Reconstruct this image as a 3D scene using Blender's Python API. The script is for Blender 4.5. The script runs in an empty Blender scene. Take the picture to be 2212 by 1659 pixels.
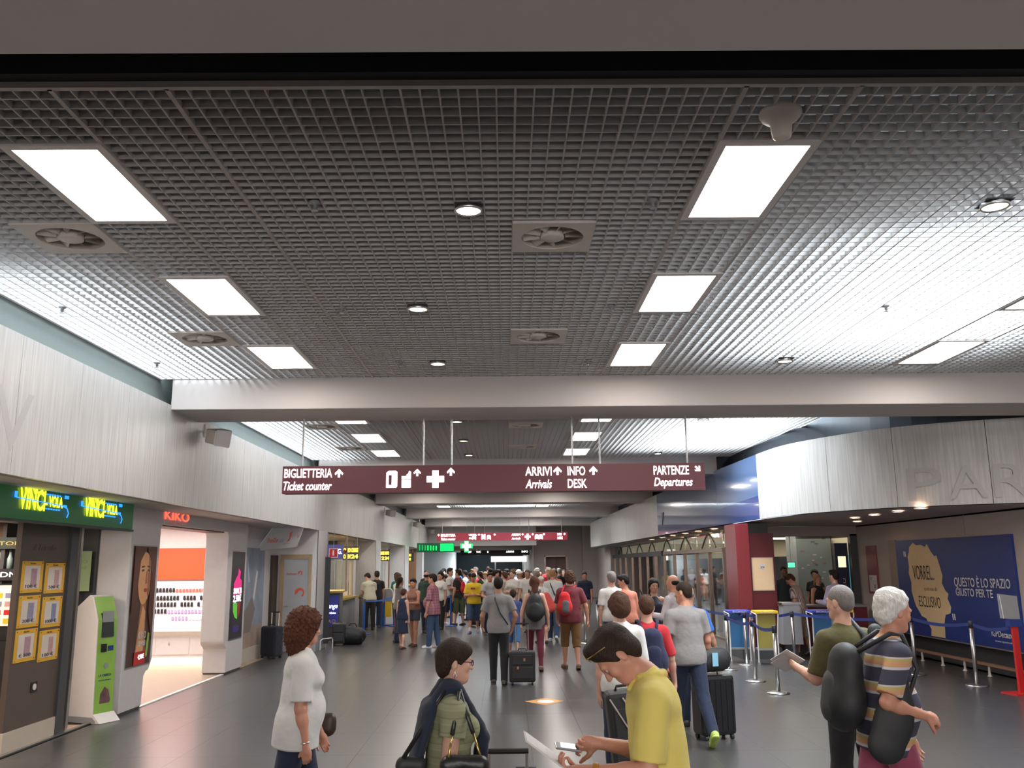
import bpy, math, random
import numpy as np
from mathutils import Vector, Matrix
random.seed(7); RNG = np.random.RandomState(11)
C = bpy.context.scene.collection
PI = math.pi
# ---------------------------------------------------------------- camera, world, exposure
scn = bpy.context.scene
CAMH = 1.90
cam_d = bpy.data.cameras.new('camera'); cam = bpy.data.objects.new('camera', cam_d); C.objects.link(cam)
cam_d.sensor_width = 36.0; cam_d.lens = 1903.9/2212*36; cam_d.clip_start = 0.05; cam_d.clip_end = 400
_p, _y, _r = .2013, .0085, .0097
_s, _c = math.sin(_y), math.cos(_y)
R0 = Vector((_c, -_s, 0)); U0 = Vector((-_s*math.sin(_p), -_c*math.sin(_p), math.cos(_p))); F0 = Vector((_s*math.cos(_p), _c*math.cos(_p), math.sin(_p)))
Rr = math.cos(_r)*R0 - math.sin(_r)*U0; Ur = math.sin(_r)*R0 + math.cos(_r)*U0
cam.matrix_world = Matrix(((Rr.x, Ur.x, -F0.x, 0), (Rr.y, Ur.y, -F0.y, 0), (Rr.z, Ur.z, -F0.z, CAMH), (0, 0, 0, 1)))
scn.camera = cam
w = bpy.data.worlds.new('world'); scn.world = w; w.use_nodes = True
bg = w.node_tree.nodes['Background']; bg.inputs[0].default_value = (.75, .85, 1, 1); bg.inputs[1].default_value = 0.6
scn.view_settings.view_transform = 'Standard'; scn.view_settings.look = 'None'; scn.view_settings.gamma = 1
scn.view_settings.use_curve_mapping = False; scn.view_settings.exposure = 1.02
scn.cycles.max_bounces = 7; scn.cycles.diffuse_bounces = 4; scn.cycles.glossy_bounces = 3; scn.cycles.transmission_bounces = 6
scn.cycles.sample_clamp_indirect = 4.0; scn.cycles.use_denoising = True
scn.cycles.caustics_reflective = False; scn.cycles.caustics_refractive = False

def area(name, loc, sx, sy, power, col=(1, 1, 1), rot=(0, 0, 0), spread=180):
    d = bpy.data.lights.new(name, 'AREA'); d.shape = 'RECTANGLE'; d.size = sx; d.size_y = sy; d.energy = power; d.color = col
    d.spread = math.radians(spread)
    o = bpy.data.objects.new(name, d); C.objects.link(o); o.location = loc; o.rotation_euler = rot
    return o
DAY = (.84, .94, 1.0); WARM = (1, .9, .78)
SKY = [  # daylight through the roof lights: x0, x1, y0, y1, power
    (-4.40, -3.75, 6.6, 11.2, 120), (2.75, 5.3, 5.9, 9.6, 400),
    (-4.40, -3.75, 13.6, 20.2, 180), (2.75, 5.0, 14.6, 18.6, 420),
    (-1.6, 1.7, 33.0, 37.5, 1000), (-1.6, 1.9, 42.5, 46.8, 1000)]
for i, (a, b, c, d, pw) in enumerate(SKY):
    area('skylight_lamp', ((a+b)/2, (c+d)/2, 5.12), b-a, d-c, pw, DAY)

area('rear_window_lamp', (1.5, -7.8, 2.2), 15, 3.2, 430, (1, .95, .92), (PI/2, 0, 0))   # unseen fill light added behind the viewer to brighten the beam fronts
# ---------------------------------------------------------------- materials
MATS = {}
def mat(name, col, rough=.6, metal=0, emit=0, ecol=None, var=.06, scale=12, bump=0, bscale=60, spec=None, alpha=1, trans=0, coat=0, sheen=0):
    if name in MATS: return MATS[name]
    m = bpy.data.materials.new(name); m.use_nodes = True; MATS[name] = m
    nt = m.node_tree; N = nt.nodes; L = nt.links; b = N['Principled BSDF']
    b.inputs['Roughness'].default_value = rough; b.inputs['Metallic'].default_value = metal
    c = (*col, 1)
    tc = N.new('ShaderNodeTexCoord')
    if var:
        n = N.new('ShaderNodeTexNoise'); n.inputs['Scale'].default_value = scale; n.inputs['Detail'].default_value = 3
        L.new(tc.outputs['Object'], n.inputs['Vector'])
        mr = N.new('ShaderNodeMapRange'); mr.inputs[3].default_value = 1-var; mr.inputs[4].default_value = 1+var
        L.new(n.outputs['Fac'], mr.inputs[0])
        mx = N.new('ShaderNodeVectorMath'); mx.operation = 'SCALE'; mx.inputs[0].default_value = col
        L.new(mr.outputs[0], mx.inputs['Scale']); L.new(mx.outputs[0], b.inputs['Base Color'])
        m['colnode'] = mx.name
    else: b.inputs['Base Color'].default_value = c
    if bump:
        n2 = N.new('ShaderNodeTexNoise'); n2.inputs['Scale'].default_value = bscale; n2.inputs['Detail'].default_value = 2
        L.new(tc.outputs['Object'], n2.inputs['Vector'])
        bp_ = N.new('ShaderNodeBump'); bp_.inputs['Strength'].default_value = bump; bp_.inputs['Distance'].default_value = .02
        L.new(n2.outputs['Fac'], bp_.inputs['Height']); L.new(bp_.outputs[0], b.inputs['Normal'])
    if emit:
        b.inputs['Emission Color'].default_value = (*(ecol or col), 1); b.inputs['Emission Strength'].default_value = emit
    if spec is not None: b.inputs['Specular IOR Level'].default_value = spec
    if alpha < 1: b.inputs['Alpha'].default_value = alpha
    if trans: b.inputs['Transmission Weight'].default_value = trans
    if coat: b.inputs['Coat Weight'].default_value = coat
    if sheen: b.inputs['Sheen Weight'].default_value = sheen
    return m
def patterned(name, cols, scale, axis='Z', kind='stripe', rough=.85, wave_noise=0, bump=0):
    """procedural stripes / checks, stops = [(pos, colour)...] along one object axis"""
    if name in MATS: return MATS[name]
    m = mat(name, cols[0][1], rough, var=0); nt = m.node_tree; N = nt.nodes; L = nt.links; b = N['Principled BSDF']
    tc = N['Texture Coordinate']
    def ramp(ax):
        sp = N.new('ShaderNodeSeparateXYZ'); L.new(tc.outputs['Object'], sp.inputs[0])
        mu = N.new('ShaderNodeMath'); mu.operation = 'MULTIPLY'; mu.inputs[1].default_value = scale; L.new(sp.outputs[ax], mu.inputs[0])
        fr = N.new('ShaderNodeMath'); fr.operation = 'FRACT'; L.new(mu.outputs[0], fr.inputs[0])
        r = N.new('ShaderNodeValToRGB'); r.color_ramp.interpolation = 'CONSTANT'
        e = r.color_ramp.elements
        while len(e) < len(cols): e.new(.5)
        for k, (p, c) in enumerate(cols): e[k].position = p; e[k].color = (*c, 1)
        L.new(fr.outputs[0], r.inputs[0]); return r
    r = ramp(axis)
    if kind == 'check':
        r2 = ramp('X' if axis == 'Z' else 'Z'); mx = N.new('ShaderNodeMix'); mx.data_type = 'RGBA'; mx.inputs[0].default_value = .5
        L.new(r.outputs[0], mx.inputs[6]); L.new(r2.outputs[0], mx.inputs[7]); L.new(mx.outputs[2], b.inputs['Base Color'])
    else: L.new(r.outputs[0], b.inputs['Base Color'])
    return m
# ---------------------------------------------------------------- mesh builder
class MB:
    def __init__(s): s.v = []; s.f = []; s.m = []; s.cur = 0
    def quad(s, a, b, c, d): n = len(s.v); s.v += [a, b, c, d]; s.f.append((n, n+1, n+2, n+3)); s.m.append(s.cur); return s
    def box(s, x0, y0, z0, x1, y1, z1):
        n = len(s.v); s.v += [(x0,y0,z0),(x1,y0,z0),(x1,y1,z0),(x0,y1,z0),(x0,y0,z1),(x1,y0,z1),(x1,y1,z1),(x0,y1,z1)]
        for q in ((0,3,2,1),(4,5,6,7),(0,1,5,4),(1,2,6,5),(2,3,7,6),(3,0,4,7)): s.f.append(tuple(n+i for i in q)); s.m.append(s.cur)
        return s
    def bar(s, p, q, wx, wy, up=(0, 0, 1)):
        p = Vector(p); q = Vector(q); d = (q-p).normalized(); u = Vector(up)
        if abs(d.dot(u)) > .95: u = Vector((0, 1, 0))
        a = d.cross(u).normalized()*wx/2; b = a.normalized().cross(d).normalized()*wy/2; n = len(s.v)
        for e in (p, q): s.v += [tuple(e-a-b), tuple(e+a-b), tuple(e+a+b), tuple(e-a+b)]
        for k in ((0,1,2,3),(7,6,5,4),(0,4,5,1),(1,5,6,2),(2,6,7,3),(3,7,4,0)): s.f.append(tuple(n+i for i in k)); s.m.append(s.cur)
        return s
    def tube(s, pts, r, n=8, cap=True):
        pts = [Vector(p) for p in pts]; rs = r if isinstance(r, (list, tuple)) else [r]*len(pts); base = len(s.v); pa = None
        for i, p in enumerate(pts):
            d = (pts[min(i+1, len(pts)-1)]-pts[max(i-1, 0)]).normalized()
            if pa is None: pa = d.orthogonal().normalized()
            pa = (pa-d*pa.dot(d)).normalized(); pb = d.cross(pa)
            for k in range(n):
                t = 2*PI*k/n; s.v.append(tuple(p+rs[i]*(pa*math.cos(t)+pb*math.sin(t))))
        for i in range(len(pts)-1):
            for k in range(n):
                a = base+i*n+k; b = base+i*n+(k+1) % n; s.f.append((a, b, b+n, a+n)); s.m.append(s.cur)
        if cap:
            s.f.append(tuple(base+k for k in range(n))[::-1]); s.m.append(s.cur)
            s.f.append(tuple(base+(len(pts)-1)*n+k for k in range(n))); s.m.append(s.cur)
        return s
    def lathe(s, prof, n=24, o=(0, 0, 0), caps=(1, 1)):
        base = len(s.v)
        for r, z in prof:
            for k in range(n): t = 2*PI*k/n; s.v.append((o[0]+r*math.cos(t), o[1]+r*math.sin(t), o[2]+z))
        for i in range(len(prof)-1):
            for k in range(n):
                a = base+i*n+k; b = base+i*n+(k+1) % n; s.f.append((a, b, b+n, a+n)); s.m.append(s.cur)
        if caps[0]: s.f.append(tuple(base+k for k in range(n))[::-1]); s.m.append(s.cur)
        if caps[1]: s.f.append(tuple(base+(len(prof)-1)*n+k for k in range(n))); s.m.append(s.cur)
        return s
    def prism(s, poly, d0, d1, axis='X'):
        """poly of 2D points: axis X -> (y,z); Y -> (x,z); Z -> (x,y)"""
        def P(u, v, d): return (d, u, v) if axis == 'X' else ((u, d, v) if axis == 'Y' else (u, v, d))
        n = len(s.v); k = len(poly)
        s.v += [P(u, v, d0) for u, v in poly]+[P(u, v, d1) for u, v in poly]
        s.f.append(tuple(n+i for i in range(k))[::-1]); s.m.append(s.cur); s.f.append(tuple(n+k+i for i in range(k))); s.m.append(s.cur)
        for i in range(k): j = (i+1) % k; s.f.append((n+i, n+j, n+k+j, n+k+i)); s.m.append(s.cur)
        return s
    def mesh(s, name): me = bpy.data.meshes.new(name); me.from_pydata(s.v, [], s.f); me.polygons.foreach_set('material_index', s.m); me.update(); return me
    def build(s, name, m, parent=None, smooth=False, bevel=0):
        me = s.mesh(name)
        for q in (m if isinstance(m, (list, tuple)) else [m]): me.materials.append(q)
        import bmesh
        bm = bmesh.new(); bm.from_mesh(me); bmesh.ops.recalc_face_normals(bm, faces=bm.faces); bm.to_mesh(me); bm.free()
        if smooth: me.polygons.foreach_set('use_smooth', [True]*len(me.polygons))
        o = bpy.data.objects.new(name, me); C.objects.link(o)
        if parent: o.parent = parent
        if bevel:
            b = o.modifiers.new('bevel', 'BEVEL'); b.width = bevel; b.segments = 2; b.limit_method = 'ANGLE'
        return o
def thing(name, label=None, cat=None, loc=(0, 0, 0), rz=0, group=None, kind=None, parent=None):
    o = bpy.data.objects.new(name, None); C.objects.link(o); o.location = loc; o.rotation_euler = (0, 0, rz); o.empty_display_size = .1
    if parent: o.parent = parent
    return tag(o, label, cat, group, kind)
def tag(o, label=None, cat=None, group=None, kind=None):
    if label: o['label'] = label
    if cat: o['category'] = cat
    if group: o['group'] = group
    if kind: o['kind'] = kind
    return o
def struct(o): o['kind'] = 'structure'; return o
def dup(root, loc=None, rz=None, label=None, group=None):
    r = root.copy(); C.objects.link(r)
    if loc is not None: r.location = loc
    if rz is not None: r.rotation_euler = (0, 0, rz)
    if label: r['label'] = label
    if group: r['group'] = group
    for ch in list(root.children):
        c = ch.copy(); C.objects.link(c); c.parent = r
        for g in list(ch.children):
            d = g.copy(); C.objects.link(d); d.parent = c
    return r
def text(name, s, m, parent, loc, hgt, width=None, rot=(PI/2, 0, 0), ext=.003, shear=0, align='LEFT', bold=0):
    """lettering as a flat mesh: cap height hgt, optional total width; loc = lower left (or centre) of the line"""
    cu = bpy.data.curves.new(name, 'FONT'); cu.body = s; cu.size = 1; cu.extrude = 0; cu.shear = shear; cu.resolution_u = 3; cu.offset = bold
    t = bpy.data.objects.new(name, cu); me = bpy.data.meshes.new_from_object(t); bpy.data.objects.remove(t)
    co = np.empty(len(me.vertices)*3); me.vertices.foreach_get('co', co); co = co.reshape(-1, 3)
    x0, x1 = co[:, 0].min(), co[:, 0].max()
    sy = hgt/.69; sx = (width/(x1-x0)) if width else sy*.85
    co[:, 0] = (co[:, 0]-x0)*sx; co[:, 1] *= sy
    if align == 'CENTER': co[:, 0] -= (x1-x0)*sx/2
    me.vertices.foreach_set('co', co.ravel()); me.materials.clear(); me.materials.append(m); me.update()
    o = bpy.data.objects.new(name, me); C.objects.link(o)
    sm = o.modifiers.new('solid', 'SOLIDIFY'); sm.thickness = ext; sm.offset = 0
    if parent: o.parent = parent
    o.location = loc; o.rotation_euler = rot
    return o
FX = (PI/2, 0, PI/2)      # text readable from +X side (on a wall whose front faces +X)
FXN = (PI/2, 0, -PI/2)    # text on a wall whose front faces -X
# ---------------------------------------------------------------- palette
m_floor = mat('floor_tile_grey', (.068, .064, .063), .28, var=.05, scale=3, spec=.5)
m_grout = mat('floor_grout', (.040, .038, .037), .5)
m_beam = mat('painted_plaster', (.56, .52, .505), .8, var=.03, scale=2)
m_blade = mat('ceiling_blade_grey', (.54, .525, .52), .5, var=.02)
m_runner = mat('runner_grey', (.50, .47, .46), .5, var=.02)
m_black = mat('black_void', (.012, .012, .014), .8)
m_slab = mat('plenum_slab', (.22, .22, .23), .9)
m_upper = mat('slate_paint', (.20, .23, .25), .6)
m_frame = mat('lamp_frame_white', (.8, .76, .74), .5)
m_diff = mat('lamp_diffuser', (1, .98, .93), .5, emit=11.0, ecol=(1, .92, .84), var=0)
m_spot = mat('downlight_glow', (1, .85, .7), .5, emit=20, ecol=(1, .66, .42), var=0)
m_vent = mat('vent_cream', (.72, .66, .60), .5)
m_chrome = mat('brushed_steel', (.55, .55, .55), .28, 1.0, var=.04)
m_bronze = mat('bronze_metal', (.33, .24, .20), .35, .9)
m_white = mat('white_paint', (.72, .70, .70), .5)
m_off = mat('off_white_laminate', (.62, .60, .60), .45)
m_grey = mat('mid_grey', (.30, .30, .31), .5)
m_dark = mat('dark_grey', (.06, .06, .065), .5)
m_blackp = mat('black_plastic', (.015, .015, .017), .4)
m_maroon = mat('sign_maroon', (.105, .012, .022), .45, var=.03)
m_lit = mat('sign_letter_lit', (1, 1, 1), .5, emit=1.6, var=0)
m_red = mat('signal_red', (.55, .02, .02), .4)
m_wine = mat('column_wine_red', (.17, .012, .018), .35)
m_blue = mat('poster_blue', (.016, .04, .22), .4, var=.05)
m_navy = mat('belt_navy', (.02, .04, .2), .6)
m_cream = mat('poster_cream', (.72, .55, .32), .5)
m_yellow = mat('bright_yellow', (.75, .5, .02), .5)
m_glass = mat('clear_glass', (.9, .95, .95), .02, trans=1.0, var=0)
m_wood = mat('pale_wood', (.42, .31, .19), .5, var=.15, scale=5)
def fascia_mat():
    m = mat('ribbed_fascia', (.50, .485, .465), .38, var=0); nt = m.node_tree; N = nt.nodes; L = nt.links; b = N['Principled BSDF']
    tc = N['Texture Coordinate']; mp = N.new('ShaderNodeMapping'); L.new(tc.outputs['Object'], mp.inputs[0]); mp.inputs['Scale'].default_value = (14, 14, .6)
    n = N.new('ShaderNodeTexNoise'); n.inputs['Scale'].default_value = 2.2; n.inputs['Detail'].default_value = 4; L.new(mp.outputs[0], n.inputs['Vector'])
    r = N.new('ShaderNodeValToRGB'); r.color_ramp.elements[0].position = .3; r.color_ramp.elements[1].position = .7
    r.color_ramp.elements[0].color = (.42, .40, .385, 1); r.color_ramp.elements[1].color = (.56, .545, .53, 1)
    L.new(n.outputs['Fac'], r.inputs[0]); L.new(r.outputs[0], b.inputs['Base Color'])
    bp_ = N.new('ShaderNodeBump'); bp_.inputs['Strength'].default_value = .25; bp_.inputs['Distance'].default_value = .01
    L.new(n.outputs['Fac'], bp_.inputs['Height']); L.new(bp_.outputs[0], b.inputs['Normal']); return m
m_fascia = fascia_mat()
m_ghost = mat('faded_letter_grey', (.435, .42, .41), .4, var=.03)
CZ = 4.316; BZ = 3.91; FT = 3.97; FB = 2.71
# ---------------------------------------------------------------- floor: 0.6 x 1.2 m tiles
fl = struct(thing('floor'))
MB().box(-14, -8, -.12, 16, 100, -.008).build('floor_bed', m_grout, fl)
tm = MB(); g = .0007
tm.v = [(g, g, -.02), (.6-g, g, -.02), (.6-g, 1.2-g, -.02), (g, 1.2-g, -.02), (g, g, -.0004), (.6-g, g, -.0004), (.6-g, 1.2-g, -.0004), (g, 1.2-g, -.0004),
        (g+.001, g+.001, 0), (.6-g-.001, g+.001, 0), (.6-g-.001, 1.2-g-.001, 0), (g+.001, 1.2-g-.001, 0)]
tm.f = [(0,1,5,4),(1,2,6,5),(2,3,7,6),(3,0,4,7),(4,5,9,8),(5,6,10,9),(6,7,11,10),(7,4,8,11),(8,9,10,11)]; tm.m = [0]*9
tmesh = tm.mesh('floor_tile'); tmesh.materials.append(m_floor)
cnt = 0; rest = MB()
def tile_ok(x, y): return -5.4 <= x+.3 and x < 8.2
order = sorted([(x, y) for x in [.25+.6*k for k in range(-11, 14)] for y in [-4.8+1.2*k for k in range(0, 60)]], key=lambda t: (0 if t[1] > 6 and abs(t[0]) < .62*t[1] else 1, abs(t[1]-7)))
for x, y in order:
    if not tile_ok(x, y): continue
    if cnt < 296 and y > 5.9:
        o = bpy.data.objects.new('floor_tile', tmesh); C.objects.link(o); o.parent = fl; o.location = (x, y, 0); cnt += 1
    else:
        n = len(rest.v); rest.v += [(a+x, b+y, c) for a, b, c in tm.v[4:]]
        for q in tm.f[4:]: rest.f.append(tuple(n+i-4 for i in q)); rest.m.append(0)
o = rest.build('floor_tile_field', m_floor, fl); o['kind'] = 'stuff'
MB().box(8.2, 10, -.02, 14.5, 60, 0).build('floor_field_hall', m_floor, fl)
# ---------------------------------------------------------------- roof slab with roof-light openings (z 5.05)
def slab_with_holes(x0, x1, y0, y1, z0, z1, holes):
    mb = MB(); ys = sorted({y0, y1, *[h[2] for h in holes], *[h[3] for h in holes]})
    for a, b in zip(ys, ys[1:]):
        mid = (a+b)/2; xs = sorted([(h[0], h[1]) for h in holes if h[2] < mid < h[3]]); cx = x0
        for p, q in xs: mb.box(cx, a, z0, p, b, z1); cx = q
        mb.box(cx, a, z0, x1, b, z1)
    return mb
holes = [s_[:4] for s_ in SKY]
struct(slab_with_holes(-14, 16, -8, 100, 5.15, 5.3, holes).build('ceiling_slab', m_slab))
for (a, b, c, d) in holes:
    cb = MB(); cb.box(a-.03, c-.03, 4.95, a, d+.03, 5.15).box(b, c-.03, 4.95, b+.03, d+.03, 5.15).box(a, c-.03, 4.95, b, c, 5.15).box(a, d, 4.95, b, d+.03, 5.15)
    struct(cb.build('trim_roof_light', m_white))
# ---------------------------------------------------------------- open-cell ceiling
BAYS = [4.155+9.2*k for k in range(5)]
def cells(nx, ny, bh=.046):
    mb = MB(); t = .0045
    for i in range(nx+1):
        x = min(max(i*.1, .003), nx*.1-.003); e = .003 if i in (0, nx) else t
        mb.box(x-e, 0, 0, x+e, ny*.1, bh)
    for j in range(ny+1):
        y = min(max(j*.1, .003), ny*.1-.003); e = .003 if j in (0, ny) else t
        mb.box(0, y-e, .0005, nx*.1, y+e, bh-.0005)
    me = mb.mesh('grid_panel'); me.materials.append(m_blade); return me
CELL = {}
def X_(i): return .1*(i+.684)
def make_light(loc, name='ceiling_light'):
    t = thing(name, None, 'lamp', loc)
    f = MB(); f.box(0, 0, -.012, .6, .055, .04).box(0, 1.145, -.012, .6, 1.2, .04).box(0, .055, -.012, .05, 1.145, .04).box(.55, .055, -.012, .6, 1.145, .04)
    f.build('frame', m_frame, t); MB().box(.05, .055, .004, .55, 1.145, .03).build('diffuser', m_diff, t); MB().box(.02, .02, .04, .58, 1.18, .10).build('housing', m_grey, t)
    return t
light0 = None; used_l = [0]
ordn = ['first', 'second', 'third', 'fourth', 'fifth', 'sixth']
bayn = ['nearest ceiling bay', 'second ceiling bay', 'third ceiling bay', 'fourth ceiling bay', 'farthest ceiling bay']
def put_light(x, y, label, grp):
    global light0
    if light0 is None: light0 = make_light((x, y, CZ)); o = light0
    else: o = dup(light0, (x, y, CZ))
    o['label'] = label; o['group'] = grp
def make_vent():
    t = thing('ceiling_vent', None, 'vent')
    p = MB(); n = 32; ro = .235
    for k in range(n):   # square plate with a round opening
        a0, a1 = 2*PI*k/n, 2*PI*(k+1)/n
        def sq(a): c, s_ = math.cos(a), math.sin(a); q = .3/max(abs(c), abs(s_)); return (.3+c*q, .3+s_*q)
        i0 = (.3+ro*math.cos(a0), .3+ro*math.sin(a0)); i1 = (.3+ro*math.cos(a1), .3+ro*math.sin(a1)); o0, o1 = sq(a0), sq(a1)
        p.quad((*i0, -.008), (*i1, -.008), (*o1, -.008), (*o0, -.008)); p.quad((*i0, -.008), (*i1, -.008), (*i1, .03), (*i0, .03))
    p.box(0, 0, -.0075, .6, .004, .03).box(0, .596, -.0075, .6, .6, .03).box(0, .004, -.0075, .004, .596, .03).box(.596, .004, -.0075, .6, .596, .03)
    p.build('face_plate', m_vent, t)
    MB().lathe([(.235, .0), (.225, .09), (.09, .11)], 32, (.3, .3, 0), (0, 1)).build('duct_ring', mat('vent_shadow', (.50, .45, .40), .7), t, smooth=False)
    MB().lathe([(.085, .055), (.09, -.006), (.075, -.014), (.0, -.016)], 28, (.3, .3, 0)).build('hub', m_vent, t, smooth=True)
    for k in range(9):
        a = 2*PI*k/9; v = MB(); ca, sa = math.cos(a), math.sin(a); b = a+.32; cb, sb = math.cos(b), math.sin(b)
        v.quad((.3+.1*ca, .3+.1*sa, .0), (.3+.23*ca, .3+.23*sa, .0), (.3+.23*cb, .3+.23*sb, .05), (.3+.1*cb, .3+.1*sb, .05)).build('vane', m_vent, t)
    return t
vent0 = make_vent(); used_v = [0]
def put_vent(x, y, label):
    o = vent0 if not used_v[0] else dup(vent0); used_v[0] = 1; o.location = (x, y, CZ-.004); o['label'] = label; o['group'] = 'round swirl vents in the open-cell ceiling'
def make_downlight():
    t = thing('ceiling_downlight', None, 'lamp')
    MB().lathe([(.092, .02), (.098, -.012), (.088, -.018), (.080, -.004), (.078, .015)], 28).build('trim_ring', m_chrome, t, smooth=True)
    MB().lathe([(.0, -.010), (.082, -.006), (.082, .012), (0, .012)], 24).build('bulb_lens', m_spot, t)
    MB().box(-.092, -.092, .014, .092, .092, .022).build('cut_plate', m_dark, t)
    MB().tube([(0, 0, .023), (0, 0, .2)], .07, 12).build('can', m_grey, t)
    return t
dl0 = make_downlight(); used_d = [0]
def put_dl(x, y, label):
    o = dl0 if not used_d[0] else dup(dl0); used_d[0] = 1; o.location = (x, y, CZ-.02); o['label'] = label; o['group'] = 'round downlights in the open-cell ceiling'
rows = [(0, 6), (6, 18), (18, 30), (30, 42), (42, 54), (54, 66), (66, 72)]
for b, y0 in enumerate(BAYS):
    ce = struct(thing('ceiling'))
    right = 96 if b == 0 else 54
    cols = [(-46, -42)]+[(i, i+6) for i in range(-42, right, 6)]
    lights = {(-30, 6), (-30, 30), (-30, 54), (12, 6), (12, 30), (12, 54)}
    if b == 0: lights |= {(48, 6), (48, 30), (48, 54), (84, 30)}
    for (i0, i1) in cols:
        for (v0, v1) in rows:
            if (i0, v0) in lights: continue
            segs = [(v0, v1)]
            if b < 2 and i0 in (0, -36) and v0 in (18, 42): segs = [(v0+6, v1)] if v0 == 18 else [(v0, v0+6)]
            for a, c in segs:
                key = (i1-i0, c-a)
                if key not in CELL: CELL[key] = cells(*key)
                o = bpy.data.objects.new('grid_panel', CELL[key]); C.objects.link(o); o.parent = ce; o.location = (X_(i0), y0+a*.1, CZ)
    for i in ([-30, -24, -18, 12, 18]+([48, 54] if b == 0 else [])):
        MB().box(X_(i)-.013, y0, CZ-.004, X_(i)+.013, y0+7.2, CZ+.03).build('runner', m_runner, ce)
    MB().box(-4.52, y0-.02, CZ-.004, X_(right), y0+.012, CZ+.03).build('edge_runner', m_runner, ce)
    MB().box(-4.53, y0, CZ-.003, -4.5, y0+7.2, CZ+.03).build('edge_runner', m_runner, ce)
    for (i, v) in sorted(lights):
        side = {-30: 'left row', 12: 'right row', 48: 'far right row', 84: 'outer right row'}[i]
        k = {6: 'nearest', 30: 'middle', 54: 'farthest'}[v]
        put_light(X_(i), y0+v*.1, 'rectangular ceiling light, %s of the %s, %s' % (k, side, bayn[b]), 'rectangular light panels in the ceiling')
    if b < 2:
        for i, v in ((0, 18.4), (0, 48), (-36, 18), (-36, 48)):
            put_vent(X_(i), y0+v*.1, 'cream square swirl vent, %s, %s in the %s' % ('nearer one' if v < 30 else 'farther one', 'right of centre' if i == 0 else 'at the left', bayn[b]))
        for (x, y, l) in ((-.24 if b == 0 else -.82, 1.565, 'nearest of the middle row'), (-.82, 3.95, 'second of the middle row'), (-.81, 6.3, 'farthest of the middle row'), (3.40, 1.55, 'nearest on the bright right side'), (3.42, 6.3, 'farthest on the bright right side')):
            put_dl(x, y0+y, 'glowing round downlight, %s, %s' % (l, bayn[b]))
    else:
        put_dl(1.47, y0+4.5, 'small round downlight right of centre, %s' % bayn[b])
# sprinklers and detector
def make_sprinkler():
    t = thing('sprinkler', None, 'sprinkler')
    MB().lathe([(.035, .02), (.035, .0), (.012, -.01), (.012, -.04)], 14).build('stem', m_grey, t, smooth=True)
    MB().lathe([(.0, -.052), (.024, -.052), (.024, -.048), (0, -.048)], 12).build('deflector', m_chrome, t)
    MB().tube([(.014, 0, -.01), (.018, 0, -.03), (.002, 0, -.05)], .003, 5).tube([(-.014, 0, -.01), (-.018, 0, -.03), (-.002, 0, -.05)], .003, 5).build('yoke', m_chrome, t)
    return t
sp0 = make_sprinkler()
for k, (x, y, l) in enumerate([(-1.28, 5.64, 'left of the nearest middle downlight'), (1.02, 5.64, 'beside the nearest right light panel'), (-1.55, 8.13, 'left of the second middle downlight'), (1.03, 8.15, 'left of the middle light panel on the right'),
        (-4.18, 8.06, 'at the bright left edge, nearer one'), (-4.2, 10.42, 'at the bright left edge, farther one'), (3.71, 8.22, 'in the brightest patch on the right'), (1.01, 10.48, 'near the beam on the right'), (-1.26, 10.45, 'near the beam on the left')]):
    o = sp0 if k == 0 else dup(sp0); o.location = (x, y, CZ); o['label'] = 'small ceiling sprinkler '+l; o['group'] = 'sprinklers in the near ceiling bay'
t = thing('smoke_detector', 'pale cone-shaped detector hanging under the grid above the nearest right light', 'detector', (1.53, 4.45, CZ))
MB().lathe([(.115, .012), (.115, -.008), (.10, -.03), (.06, -.06), (.05, -.14), (.035, -.15), (0, -.15)], 26).build('body', m_vent, t, smooth=True)
MB().lathe([(.0, .03), (.06, .03), (.06, .012), (0, .012)], 16).build('base', m_dark, t)
# ---------------------------------------------------------------- beams
for k in range(-1, 5):
    y = 11.36+9.2*k
    xr = 9.6 if k < 0 else 4.95 if k > 0 else 9.6
    o = struct(MB().box(-4.36, y, BZ, xr, y+1.04, 5.0).build('ceiling_beam', m_beam, bevel=.01))
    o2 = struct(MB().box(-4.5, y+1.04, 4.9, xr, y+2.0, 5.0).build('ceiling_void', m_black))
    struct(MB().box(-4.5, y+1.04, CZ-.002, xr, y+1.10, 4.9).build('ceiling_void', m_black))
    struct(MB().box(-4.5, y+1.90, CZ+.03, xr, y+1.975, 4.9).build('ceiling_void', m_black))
# near ceiling behind the camera
struct(MB().box(-4.5, -8, CZ, 9.7, 2.16, CZ+.1).build('ceiling_rear', m_beam))
for x in (-2.6, 1.6, 5.2):
    for y in (-5.5, -2.5, .2):
        put_light(x-.3, y, 'rectangular ceiling light behind the viewer, %s row, %s' % ({-2.6: 'left', 1.6: 'middle', 5.2: 'right'}[x], {-5.5: 'rearmost', -2.5: 'middle one', .2: 'front one'}[y]), 'light panels behind the viewer')
# ---------------------------------------------------------------- left upper wall, fascia
struct(MB().box(-4.62, -8, 3.6, -4.53, 50, 5.1).build('wall_left_upper', mat('teal_grey_paint', (.145, .17, .165), .6)))
fa = struct(thing('wall_left_fascia')); y = -6.03
while y < 49.5:
    MB().box(-4.41, y+.003, FB, -4.35, y+1.15-.003, FT).build('panel', m_fascia, fa); y += 1.15
MB().box(-4.45, -6, FB+.02, -4.41, 50, FT-.01).build('backing', m_dark, fa)
MB().box(-4.62, -6, FT-.03, -4.41, 50, FT-.001).build('ledge', m_white, fa)
MB().box(-5.6, -6, FB, -4.45, 50, FB+.02).build('soffit', m_beam, fa)
text('faded_letter', 'V', m_ghost, fa, (-4.349, 7.42, 2.92), .55, .62, FX, ext=.001)
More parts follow.
